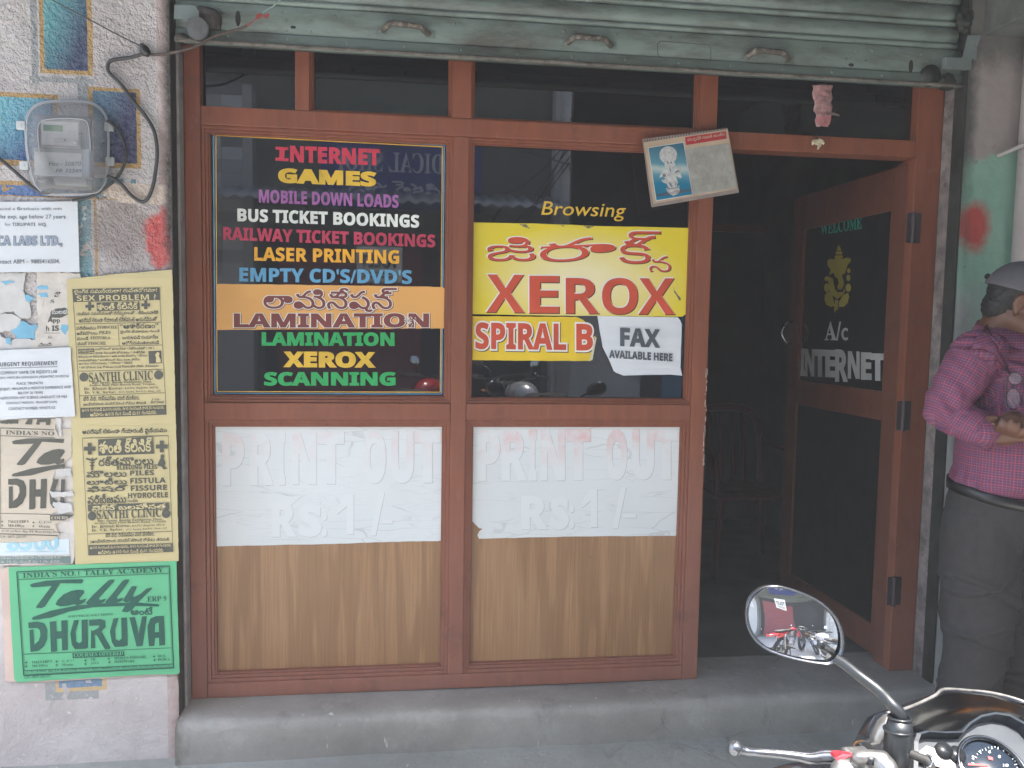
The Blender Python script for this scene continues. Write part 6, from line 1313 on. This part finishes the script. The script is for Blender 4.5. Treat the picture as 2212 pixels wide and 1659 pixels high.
def motorcycle(paint):
    r = thing('motorcycle', 'black motorcycle at the right with an oval mirror and a round dial', 'motorcycle', (BX, .5, 0))
    T = lambda nm, pts, rad, mt, parent=r, seg=12, curve=False: tube(nm, pts, rad, mt, parent, seg, curve)
    X = BX
    # wheels
    for nm, y in (('front_wheel', 1.27), ('rear_wheel', -.02)):
        e = bpy.data.objects.new(nm, None); C.objects.link(e); e.parent = r; e.matrix_parent_inverse = r.matrix_basis.inverted()
        bm = bmesh.new(); bm_torus(bm, (X, y, .30), (1, 0, 0), .255, .045 if nm[0] == 'f' else .052, 48, 12); from_bm('tyre', bm, RUB, e, True)
        bm = bmesh.new(); bm_torus(bm, (X, y, .30), (1, 0, 0), .215, .016, 40, 8); bm_cyl(bm, (X, y, .30), (1, 0, 0), .035, .11, 16)
        for k in range(6):
            a = 2*PI*k/6; sweep(bm, [(X, y+.03*math.cos(a), .30+.03*math.sin(a)), (X, y+.21*math.cos(a), .30+.21*math.sin(a))], .011, 6)
        from_bm('rim', bm, SATIN, e, True)
        bm = bmesh.new(); bm_cyl(bm, (X-.05, y, .30), (1, 0, 0), .11, .006, 32); from_bm('brake_disc', bm, CASTING, e)
    for s in (-1, 1): T('fork_leg', [(X+s*.075, 1.27, .30), (X+s*.085, 1.02, .80)], [.024, .019], CASTING)
    bm = bmesh.new()
    for k in range(13):
        pass
    pts = [(X, 1.27+.325*math.cos(a), .30+.325*math.sin(a)) for a in np.linspace(.2, 2.7, 16)]; V = []; F = []
    for i, (x_, y_, z_) in enumerate(pts):
        for j, dx in enumerate((-.065, -.045, 0, .045, .065)): V.append((x_+dx, y_, z_-(.02 if abs(dx) > .06 else 0)+(.006 if dx == 0 else 0)))
    for i in range(15):
        for j in range(4): F.append((i*5+j, i*5+j+1, (i+1)*5+j+1, (i+1)*5+j))
    bm.free(); fd = M_('front_mudguard', V, F, paint, r, True); fd.modifiers.new('t', 'SOLIDIFY').thickness = .004
    # body
    def tank(b): bm_ell(b, (X, .50, .80), (.14, .24, .12), None, 24, 14); bm_ell(b, (X, .66, .78), (.12, .12, .11), None, 20, 12); bm_ell(b, (X, .33, .76), (.09, .12, .07), None, 20, 12)
    fused('fuel_tank', tank, .012, 6, paint, r)
    def seat(b): bm_ell(b, (X, .10, .785), (.125, .24, .05), None, 24, 12); bm_ell(b, (X, -.22, .82), (.115, .20, .048), None, 24, 12)
    fused('seat', seat, .012, 4, RUB, r)
    def tail(b): bm_ell(b, (X, -.35, .74), (.09, .26, .05), None, 20, 12); bm_ell(b, (X, -.05, .66), (.10, .20, .08), None, 20, 12)
    fused('tail_panel', tail, .012, 4, paint, r)
    bm = bmesh.new(); bm_ell(bm, (X, -.60, .74), (.05, .02, .03), None, 14, 8); from_bm('tail_light', bm, mat('red_lens', (.4, .01, .01), .2, bump=0), r, True)
    def eng(b):
        bm_ell(b, (X, .42, .40), (.13, .17, .13), None, 20, 14); bm_ell(b, (X, .30, .36), (.16, .12, .10), None, 20, 12)
    fused('engine_case', eng, .012, 2, CASTING, r)
    bm = bmesh.new()
    for k in range(7): bm_box(bm, X-.075, X+.075, .46, .62, .46+k*.022, .468+k*.022, .001)
    bm_box(bm, X-.05, X+.05, .48, .60, .45, .64, .004); from_bm('cylinder_fins', bm, CASTING, r)
    T('exhaust_pipe', [(X+.04, .60, .50), (X+.07, .68, .35), (X+.12, .5, .22), (X+.16, .1, .26), (X+.17, -.35, .36)], [.018, .018, .02, .035, .042], CHROME, r, 14, True)
    bm = bmesh.new()
    for pth in ([(X, .90, .88), (X, .78, .62), (X, .64, .28), (X, .35, .22), (X, .12, .30)], [(X, .88, .84), (X, .5, .68), (X, .1, .68), (X, -.35, .70)]): sweep(bm, smooth_path(pth), .019, 10)
    for s in (-1, 1): sweep(bm, [(X+s*.09, .15, .33), (X+s*.09, -.02, .30)], .018, 8)
    from_bm('frame', bm, SATIN, r, True)
    for s in (-1, 1): T('shock_absorber', [(X+s*.11, -.02, .32), (X+s*.11, -.12, .66)], [.026, .022], CASTING); T('foot_peg', [(X+s*.10, .22, .30), (X+s*.24, .22, .30)], .014, RUB)
    T('side_stand', [(X-.08, .25, .28), (X-.20, .18, .01)], .011, SATIN)
    bm = bmesh.new(); bm_cyl(bm, (X, 1.13, .745), (0, 1, -.05), .075, .07, 28); from_bm('headlight', bm, mat('headlight_glass', (.5, .52, .55), .08, .6, bump=0), r, True)
    # handlebar with grips; the near part carries lever, mirror and clamps at their real places
    hb = [(X-.40, .775, .925), (X-.27, .815, .915), (X-.17, .855, .895), (X-.10, .875, .870), (X+.10, .875, .870), (X+.17, .855, .895), (X+.27, .815, .915), (X+.40, .775, .925)]
    T('handlebar', hb, .0115, SATIN, r, 14, True)
    for s in (-1, 1):
        a, b = Vector((X+s*.285, .811, .917)), Vector((X+s*.405, .774, .925)); bm = bmesh.new(); sweep(bm, [a, b], .0165, 18)
        for k in range(8): bm_torus(bm, a+(b-a)*(k+.5)/8, (b-a), .0165, .0014, 18, 5)
        bm_cyl(bm, b, (b-a), .0185, .012, 18); from_bm('grip', bm, RUB, r, True)
    # clutch lever, read off the photo at 0.95 m
    kd = lambda x, y, dd_, c='B8': K(c, x, y, dd_)
    lv = [kd(165, 1270, .95), kd(235, 1300, .95), kd(330, 1310, .945), kd(480, 1322, .94), kd(620, 1340, .935), kd(700, 1352, .932), kd(790, 1342, .93), kd(880, 1345, .925), kd(960, 1365, .915)]
    T('clutch_lever', lv, [.0062, .0048, .0048, .0052, .0058, .0068, .0080, .0085, .009], CASTING if False else mat('polished_dark_lever', (.16, .17, .19), .18, .85, var=.1, bump=0), r, 14, True)
    bm = bmesh.new(); bm_ell(bm, kd(163, 1278, .95), (.0088,)*3, None, 20, 14); from_bm('lever_ball', bm, mat('polished_dark_lever'), r, True)
    T('brake_lever', [Vector((2*X-p.x, p.y, p.z)) for p in lv], [.0062, .0048, .0048, .0052, .0058, .0068, .0080, .0085, .009], mat('polished_dark_lever'), r, 14, True)
    # clamp casting, switch block, red tab
    def perch(b):
        bm_ell(b, kd(945, 1440, .90), (.018, .014, .014), None, 20, 12); bm_box(b, kd(1020, 1400, .89).x, kd(1210, 1400, .89).x, .80, .835, kd(1100, 1470, .89).z, kd(1100, 1375, .89).z); bm_ell(b, kd(1215, 1420, .885), (.014, .02, .016), None, 20, 12)
        limb(b, [kd(1030, 1345, .89), kd(1110, 1340, .888), kd(1210, 1345, .886)], [.007, .008, .008], 4, 12)
    fused('lever_clamp', perch, .003, 2, mat('dull_cast_clamp', (.20, .20, .20), .4, .8, var=.3, vs=60, bump=.3), r)
    bm = bmesh.new(); q = [kd(872, 1322, .905), kd(925, 1318, .905), kd(1005, 1328, .90), kd(895, 1368, .90), kd(873, 1350, .905)]; f = bm.faces.new([bm.verts.new(v) for v in q]); ex = bmesh.ops.extrude_face_region(bm, geom=[f]); bmesh.ops.translate(bm, vec=(0, .01, -.002), verts=[v for v in ex['geom'] if isinstance(v, bmesh.types.BMVert)]); bmesh.ops.recalc_face_normals(bm, faces=bm.faces)
    from_bm('red_switch', bm, mat('red_switch_plastic', (.50, .02, .03), .35, bump=0), r)
    T('clamp_bolt', [kd(1120, 1335, .885), kd(1120, 1385, .885)], .006, SATIN)
    # mirror mount and stem
    T('mirror_mount', [kd(1322, 1440, .905), kd(1318, 1300, .905), kd(1322, 1160, .905), kd(1330, 1075, .905)], [.0155, .0155, .0150, .0125], SATIN, r, 24)
    bm = bmesh.new(); bm_torus(bm, kd(1316, 1150, .905), (0.02, .1, 1), .0146, .0016, 28, 8); bm_torus(bm, kd(1330, 1062, .905), (0, .1, 1), .0118, .0016, 28, 8); from_bm('mount_ring', bm, SATIN, r, True)
    ML_ = Vector((.483, .922, 1.077)); MN = Vector((-.262, -.950, .170)).normalized(); MP = Plane(ML_, MN)
    st = [kd(1330, 1075, .905), kd(1328, 1035, .905), kd(1270, 965, .91), kd(1180, 870, .925), kd(1050, 770, .94), kd(950, 690, .955), kd(880, 645, .965)]
    ms = T('mirror_stem', st, [.0072, .0074, .0070, .0068, .0066, .0064, .0062], SATIN, r, 16, True)
    OUTL = [(230, 330), (236, 270), (258, 210), (295, 165), (350, 130), (410, 119), (480, 122), (560, 143), (640, 170), (720, 206), (790, 250), (850, 305), (895, 365), (925, 440), (936, 520), (930, 590), (905, 645), (870, 676), (830, 689), (760, 684), (680, 672), (600, 656), (520, 635), (440, 608), (370, 577), (310, 530), (265, 470), (238, 400)]
    out = [MP.pt('B8', x, y) for x, y in OUTL]; out = smooth_path(out+[out[0]], 3)[:-1]; ctr = sum(out, Vector())/len(out); n = len(out)
    bm = bmesh.new(); rings = []
    for sc, off in ((.925, .0005), (.945, .0030), (.975, .0042), (.995, .0022), (1.0, -.003), (.97, -.014), (.85, -.025), (.55, -.032)):
        rings.append([bm.verts.new(ctr+(p-ctr)*sc+MN*off) for p in out])
    for a, b in zip(rings, rings[1:]):
        for i in range(n): bm.faces.new((a[i], a[(i+1) % n], b[(i+1) % n], b[i]))
    bm.faces.new(rings[-1]); bmesh.ops.recalc_face_normals(bm, faces=bm.faces)
    hs = from_bm('mirror_housing', bm, mat('black_chrome', (.10, .11, .125), .14, .9, var=.1, bump=0), r, True)
    mg = NT('dusty_mirror_glass'); dm = mg.ramp(mg.noise(120, 3, None, .5), .70, .74); d2 = mg.ramp(mg.noise(25, 5, None, .7), .5, .9)
    mg.out((.88, .90, .92), mg.math('MULTIPLY', dm, .5), None, 1.0); mg.b.inputs['Roughness'].links[0].from_node.inputs[1].default_value = .35
    from_bm('mirror_glass', convex_mirror([ctr+(p-ctr)*.93+MN*.0004 for p in out], MN, ctr+MN*.0022, .42), mg.m, hs, True)
    # right-hand mirror, the twin of the left one across the steering head
    mir = lambda v: Vector((2*X-v.x, v.y, v.z))
    T('mirror_stem', [mir(p) for p in st], .0068, SATIN, r, 12, True); T('mirror_mount', [mir(kd(1322, 1440, .905)), mir(kd(1330, 1075, .905))], .015, SATIN, r, 16)
    out2 = [mir(p) for p in out][::-1]; c2 = mir(ctr); N2 = mir(MN)-Vector((2*X, 0, 0)); bm = bmesh.new(); rings = []
    for sc, off in ((.93, .001), (.97, .004), (1.0, 0), (.85, -.025), (.5, -.032)): rings.append([bm.verts.new(c2+(p-c2)*sc+N2*off) for p in out2])
    for a, b in zip(rings, rings[1:]):
        for i in range(n): bm.faces.new((a[i], a[(i+1) % n], b[(i+1) % n], b[i]))
    bm.faces.new(rings[-1]); bmesh.ops.recalc_face_normals(bm, faces=bm.faces); h2 = from_bm('mirror_housing', bm, mat('black_chrome'), r, True)
    from_bm('mirror_glass', convex_mirror([c2+(p-c2)*.935+N2*.0004 for p in out2], N2, c2+N2*.002, .42), mg.m, h2, True)
    # cable from the clamp
    T('cable', [kd(1330, 1290, .90), kd(1400, 1315, .895), kd(1470, 1345, .89), kd(1530, 1372, .885), kd(1560, 1440, .88)], .0050, RUB, r, 10, True); bm = bmesh.new(); bm_torus(bm, kd(1528, 1370, .884), (1, .2, -.5), .0062, .0012, 20, 6); from_bm('cable_ring', bm, CHROME, r, True)
    # instrument pod ---------------------------------------------
    ic = Plane((X, 1.0, .895), (0, -.62, .78)); ip = lambda x, y, o=0: ic.pt('B8', x, y, o)
    pod_o = [(1420, 1640), (1415, 1500), (1420, 1260), (1440, 1205), (1500, 1188), (1620, 1195), (1745, 1192), (1800, 1130), (1880, 1080), (1980, 1060), (2080, 1075), (2180, 1130), (2260, 1220), (2330, 1340), (2380, 1500), (2400, 1700), (2300, 1800), (1500, 1760)]
    bm = bmesh.new(); rings = []
    cpo = ip(1900, 1450)
    for sc, off in ((1.06, -.05), (1.05, .0), (1.03, .012), (.975, .014), (.955, .004), (.95, -.004)): rings.append([bm.verts.new(cpo+(ip(x, y)-cpo)*sc+ic.n*off) for x, y in pod_o])
    k_ = len(pod_o)
    for a, b in zip(rings, rings[1:]):
        for i in range(k_): bm.faces.new((a[i], a[(i+1) % k_], b[(i+1) % k_], b[i]))
    bm.faces.new(rings[-1]); bmesh.ops.recalc_face_normals(bm, faces=bm.faces)
    pod = from_bm('instrument_pod', bm, mat('dusty_dark_plastic', (.020, .026, .034), .45, var=.2, vs=20, bump=.1), r, True)
    for p_ in pod.data.polygons: p_.use_smooth = False
    sheet('panel_plate', ic, 'B8', [(1470, 1300), (1520, 1262), (1600, 1290), (1612, 1320), (1640, 1340), (1660, 1335), (1680, 1330), (1700, 1355), (1735, 1352), (1780, 1345), (1782, 1420), (1790, 1470), (1600, 1410), (1465, 1370)], CASTING, .002, .003, pod)
    for cx, cy in ((1638, 1298), (1730, 1328)):
        bm = bmesh.new(); bm_cyl(bm, ip(cx, cy, .006), ic.n, .011, .01, 24); from_bm('round_button', bm, SATIN, pod, True)
    tc = (2000, 1440); bm = bmesh.new(); rad = (ip(2215, 1440)-ip(*tc)).length
    bm_cyl(bm, ip(*tc, .002), ic.n, rad, .006, 56); from_bm('dial', bm, DIAL, pod, True)
    bm = bmesh.new(); bm_torus(bm, ip(*tc, .008), ic.n, rad*1.0, .0028, 64, 10); bm_torus(bm, ip(*tc, .012), ic.n, rad*1.05, .0022, 64, 8); from_bm('dial_rim', bm, mat('black_chrome'), pod, True)
    P_ = Print(ic, 'B8', .0065)
    for t, x, y in (('2', 1850, 1344), ('4', 1898, 1303), ('6', 1968, 1305), ('8', 2037, 1340), ('10', 2083, 1402)): P_.t(t, 'r', x-9*len(t), y+9, x+9*len(t), y+9, 20, .012)
    for k in range(21):
        a = math.radians(200+8*k-0); c_, s_ = math.cos(a), math.sin(a); l_ = .86 if k % 2 else .80
        P_.l(tc[0]+170*c_, tc[1]+s_*175, tc[0]+170*c_*l_/.86*.95, tc[1]+175*s_*l_/.86*.95, 4)
    P_.done('dial_print', DPR, pod)
    P_ = Print(ic, 'B8', .0065); P_.p([(1815, 1385), (1960, 1398), (1960, 1410), (1815, 1400)]); P_.p([(1955, 1335), (1990, 1345), (1992, 1365), (1960, 1360)]); P_.done('dial_print', mat('red_dial_print', (.45, .05, .05), .5, bump=0), pod)
    # cowl / fly screen
    wsp = [(1120, 1235, 1.0), (1150, 1150, 1.0), (1200, 1050, 1.0), (1240, 1030, 1.005), (1300, 1020, 1.01), (1380, 995, 1.03), (1480, 955, 1.06), (1580, 905, 1.09), (1645, 862, 1.12), (1800, 868, 1.16), (2000, 890, 1.17), (2212, 950, 1.17), (2420, 1060, 1.13), (2560, 1200, 1.08)]
    rim = [K('B8', x, y, d_) for x, y, d_ in wsp]; nr_ = len(rim)
    V = []; F = []; rows = 8
    for i, p in enumerate(rim):
        a = i/(nr_-1); bot = Vector((X+(-.13+.26*a)*.95, 1.02+.10*math.sin(PI*a), .80)); mid = (p+bot)/2+Vector((-.03+.06*a, .05, .02))
        for j in range(rows+1):
            t = j/rows; V.append((1-t)**2*p+2*t*(1-t)*mid+t*t*bot)
    for i in range(nr_-1):
        for j in range(rows): F.append((i*(rows+1)+j, (i+1)*(rows+1)+j, (i+1)*(rows+1)+j+1, i*(rows+1)+j+1))
    cw = M_('cowl', V, F, COWL, r, True); cw.modifiers.new('t', 'SOLIDIFY').thickness = .004
    T('cowl_edge', rim[3:], .0021, mat('pale_cowl_edge', (.20, .195, .19), .35, .4, var=.4, vs=50), cw, 10, True)  # pale grey tube along the upper rim of the cowl
    V = []; lo = [K('B8', x, y, d_) for x, y, d_ in ((1120, 1245, .99), (1180, 1240, .99), (1230, 1150, .985), (1260, 1060, .99), (1300, 1035, 1.0))]; hi = [K('B8', x, y, d_) for x, y, d_ in ((1118, 1235, 1.0), (1135, 1170, 1.0), (1170, 1080, 1.0), (1215, 1040, 1.0), (1300, 1018, 1.01))]
    M_('cowl_lip', lo+hi, [(i, i+1, 5+i+1, 5+i) for i in range(4)], CASTING, r, True).modifiers.new('t', 'SOLIDIFY').thickness = .004
    for s in (-1, 1):
        bm = bmesh.new(); bm_ell(bm, (X+s*.20, 1.06, .78), (.03, .022, .018), None, 14, 8); sweep(bm, [(X+s*.08, 1.05, .79), (X+s*.18, 1.06, .78)], .008, 8); from_bm('indicator', bm, mat('amber_lens', (.55, .20, .01), .2, bump=0), r, True)
    return r
bike = motorcycle(mat('gloss_black_paint', (.012, .013, .018), .15, var=.1, bump=0, coat=.6))
def copy_tree(o, parent=None, swap=None):
    c = o.copy(); C.objects.link(c)
    if parent is not None: c.parent = parent; c.matrix_parent_inverse = o.matrix_parent_inverse.copy()
    if swap and o.type == 'MESH' and o.data.materials and o.data.materials[0] and o.data.materials[0].name == 'gloss_black_paint':
        c.data = o.data.copy(); c.data.materials[0] = swap
    for ch_ in list(o.children): copy_tree(ch_, c, swap)
    return c
for (x, y, a, sw, lab) in ((.15, -2.3, 200, mat('gloss_red_paint', (.45, .01, .012), .2, var=.05, bump=0, coat=.6), 'red motorcycle parked across the street, seen in the oval mirror'),
                           (1.05, -2.0, 165, mat('silver_paint', (.55, .57, .60), .25, .5, var=.05, bump=0, coat=.5), 'silver motorcycle parked across the street, seen in the oval mirror')):
    c = copy_tree(bike, None, sw); c.location = (x, y, 0); c.rotation_euler = (0, 0, math.radians(a)); c['label'] = lab; c['group'] = 'motorcycles parked across the street'

# ------------------------------------------------------------------ the other side of the street (seen in panes and mirror)
YO = -5.5; VD = 2*YG-YO
V_ = lambda x, y, c='D': YP(VD).pt(c, x, y)
PAL = mat('pale_cement_render', (.66, .65, .64), .85, var=.12, vs=2, dirt=(.15, .15, .14), dirt_amt=.35, ds=3); DKS = mat('dark_shop_interior', (.015, .015, .018), .8)
ob = thing('building', 'plain rendered building across the street reflected in the dark panes', 'building', (1, YO, 0))
box('wall', -9, 10, YO-.6, YO-.3, 0, 8, mat('shaded_green_render', (.13, .15, .125), .9, var=.2, vs=1), ob, 0)
pl, pr_ = V_(1198, 400).x, V_(1395, 400).x
box('pillar', pl, pr_, YO-.3, YO, 0, 5.2, PAL, ob, .01)
tx0, tx1 = V_(452, 400).x-1.2, V_(545, 400).x
rn = random.Random(4); bm1 = bmesh.new(); ts = .17
TM = [mat('wall_tile_%s' % n_, c_, .4, var=.05, bump=0) for n_, c_ in (('pale', (.62, .63, .63)), ('mid', (.42, .425, .43)), ('dark', (.20, .205, .21)))]
nx_, nz_ = int((tx1-tx0)/ts/1.6), 16
box('tiled_pier', tx0, tx1, YO-.3, YO-.012, 0, 4.6, TM[1], ob, 0)
tmesh = {}
for i in range(nx_):
    for j in range(nz_):
        k = rn.choice((0, 0, 1, 2)); 
        if k not in tmesh:
            b_ = bmesh.new(); bm_box(b_, .004, ts*1.6-.004, 0, .012, .004, ts-.004, 0); me = bpy.data.meshes.new('tile'); b_.to_mesh(me); b_.free(); me.materials.append(TM[k]); tmesh[k] = me
        t = bpy.data.objects.new('tile', tmesh[k]); C.objects.link(t); t.parent = ob; t.matrix_parent_inverse = Matrix.Translation(-Vector(ob.location)); t.location = (tx0+i*ts*1.6, YO-.012, 1.9+j*ts)
box('wall', tx0, 10, YO-.62, YO+.3, 5.2, 7.6, PAL, ob, .02)
for x0, x1 in ((-8.8, tx0-.1), (tx1+.1, pl-.1), (pr_+.1, 5.5)): box('shop_opening', x0, x1, YO-.31, YO-.29, .1, 2.7, DKS, ob, 0)
box('shutter_panel', pr_+.4, 5.0, YO-.28, YO-.24, .1, 2.6, mat('sky_blue_shutter', (.05, .22, .38), .5, var=.1), ob, .01); box('shutter_panel', tx1+.3, .1, YO-.28, YO-.24, .1, 2.5, mat('maroon_shutter', (.20, .03, .04), .5, var=.1), ob, .01)
sg = thing('shop_sign', 'large blue shop signboard mirrored in the lettered window', 'sign', (0, YO, 3))
a, b = V_(688, 300), V_(980, 425); sx0, sx1, sz0, sz1 = a.x, b.x+.4, min(b.z, 3.05), a.z+.05
box('board', sx0, sx1, YO-.28, YO-.20, sz0, sz1, mat('blue_sign_board', (.03, .06, .30), .5, bump=0), sg, .01)
SGP = Plane((0, YO-.20, 0), (0, 1, 0))
def sign_text(bm, text, style, x0, x1, z0, h, bold):     # reads properly for someone in the street, so it runs towards -x
    cons = glyphs(text, style); xs = [p[0] for c in cons for p in c]; ys_ = [p[1] for c in cons for p in c]; a, b, c_, d = min(xs), max(xs), min(ys_), max(ys_)
    emit(bm, None, embolden(cons, bold), lambda x, y, o: Vector((x1-(x1-x0)*(x-a)/(b-a), YO-.197+o, z0+h*(y-c_)/(d-c_))), .001)
bm = bmesh.new(); W_ = sx1-sx0; Hs = sz1-sz0
sign_text(bm, 'MEDICAL SHOP', 's', sx0+.08*W_, sx1-.06*W_, sz0+.55*Hs, .30*Hs, .0); sign_text(bm, 'మెడికల్ షాప్', 't', sx0+.15*W_, sx1-.1*W_, sz0+.18*Hs, .24*Hs, .01)
from_bm('lettering', bm, mat('sign_white_print', (.75, .76, .78), .6, bump=0), sg)
aw = thing('awning', 'corrugated sheet awning below the blue signboard', 'awning', (0, YO, 2.7)); zA = V_(700, 452).z
V = []; F = []; nn = 240
for i in range(nn+1):
    x = -4.2+8.5*i/nn; w_ = .022*math.sin(i*PI/2.5); V += [(x, YO-.2, zA+.30+w_), (x, YO+.9, zA+w_)]
for i in range(nn): F.append((2*i, 2*i+2, 2*i+3, 2*i+1))
M_('corrugated_sheet', V, F, mat('grey_corrugated_sheet', (.5, .51, .52), .5, .3, var=.2, vs=3), aw, True).modifiers.new('t', 'SOLIDIFY').thickness = .004
for x in (-3.8, -1.4, 1.1, 3.6): tube('bracket', [(x, YO-.25, zA-.05), (x, YO+.8, zA-.02)], .015, SATIN, aw, 6)
pole = tube('utility_pole', [(pl+.1, YO+.35, 0), (pl+.12, YO+.35, 7.2)], [.11, .085], PAL, None, 18); tag(pole, 'grey concrete utility pole across the street carrying tangled wires', 'pole'); origin_to(pole, (pl+.1, YO+.35, 0))
wires = thing('overhead_wires', 'tangle of black overhead wires hanging from the pole across the street', 'wires', (pl, YO+.4, 4)); rn = random.Random(9)
for k in range(16):
    z = 3.55+rn.uniform(0, .7); x = pl+.12; ex = x+rn.uniform(.5, 2.6) if k % 3 else x-rn.uniform(1, 4); ez = rn.uniform(2.3, 3.9)
    tube('wire', [(x, YO+.45, z), ((x+ex)/2, YO+.6, min(z, ez)-rn.uniform(0, .35)+.3), (ex, YO+rn.uniform(.2, 1.0), ez)], .009, BLACK, wires, 6, True)
tl = thing('to_let_sign', 'white square to-let board hung across the street, seen in the oval mirror', 'sign', (.0, -4.1, 2.0))
board_x, board_z = -.42, 1.95
tl.location = (board_x, -4.05, board_z)
box('board', board_x-.27, board_x+.27, -4.08, -4.05, board_z, board_z+.42, WHT, tl, .003)
cons = glyphs('TOLET', 'b'); xs = [p[0] for c in cons for p in c]; ys_ = [p[1] for c in cons for p in c]; bm = bmesh.new()
emit(bm, None, embolden(cons, .02), lambda x, y, o: Vector((board_x+.22-.44*(x-min(xs))/(max(xs)-min(xs)), -4.046+o, board_z+.17+.15*(y-min(ys_))/(max(ys_)-min(ys_)))), .001)
for k in range(2): bm_box(bm, board_x-.2, board_x+.2, -4.046, -4.045, board_z+.05+.05*k, board_z+.07+.05*k, 0)
from_bm('lettering', bm, BLACK, tl)
tube('hanger', [(board_x, -4.065, board_z+.42), (board_x, -4.065, 2.9), (board_x, YO+.5, 2.95)], .006, SATIN, tl, 6)
# unseen side wall under the beam, added to keep light off the right
nb = thing('added_side_wall', 'plain unseen side wall added beyond the teal pier to block light', 'wall', (2.62, 1.6, 0))
box('wall', 2.62, 2.85, -.1, 2.62, 0, 2.498, mat('side_wall_paint', (.16, .17, .16), .85, var=.2, vs=3), nb, .004)

# faint scattering volume added to lift the blacks like lens veil
hz_ = box('haze', -28, 28, -15.5, 13, -1.39, 8.5, None, None, 0); hz_['kind'] = 'stuff'
hm = bpy.data.materials.new('lens_veil_volume'); hm.use_nodes = True; hm.node_tree.nodes.clear(); ho = hm.node_tree.nodes.new('ShaderNodeOutputMaterial'); hv = hm.node_tree.nodes.new('ShaderNodeVolumePrincipled')
hv.inputs['Density'].default_value = .0085; hv.inputs['Color'].default_value = (.86, .90, .95, 1); hm.node_tree.links.new(hv.outputs[0], ho.inputs['Volume']); hz_.data.materials.append(hm)
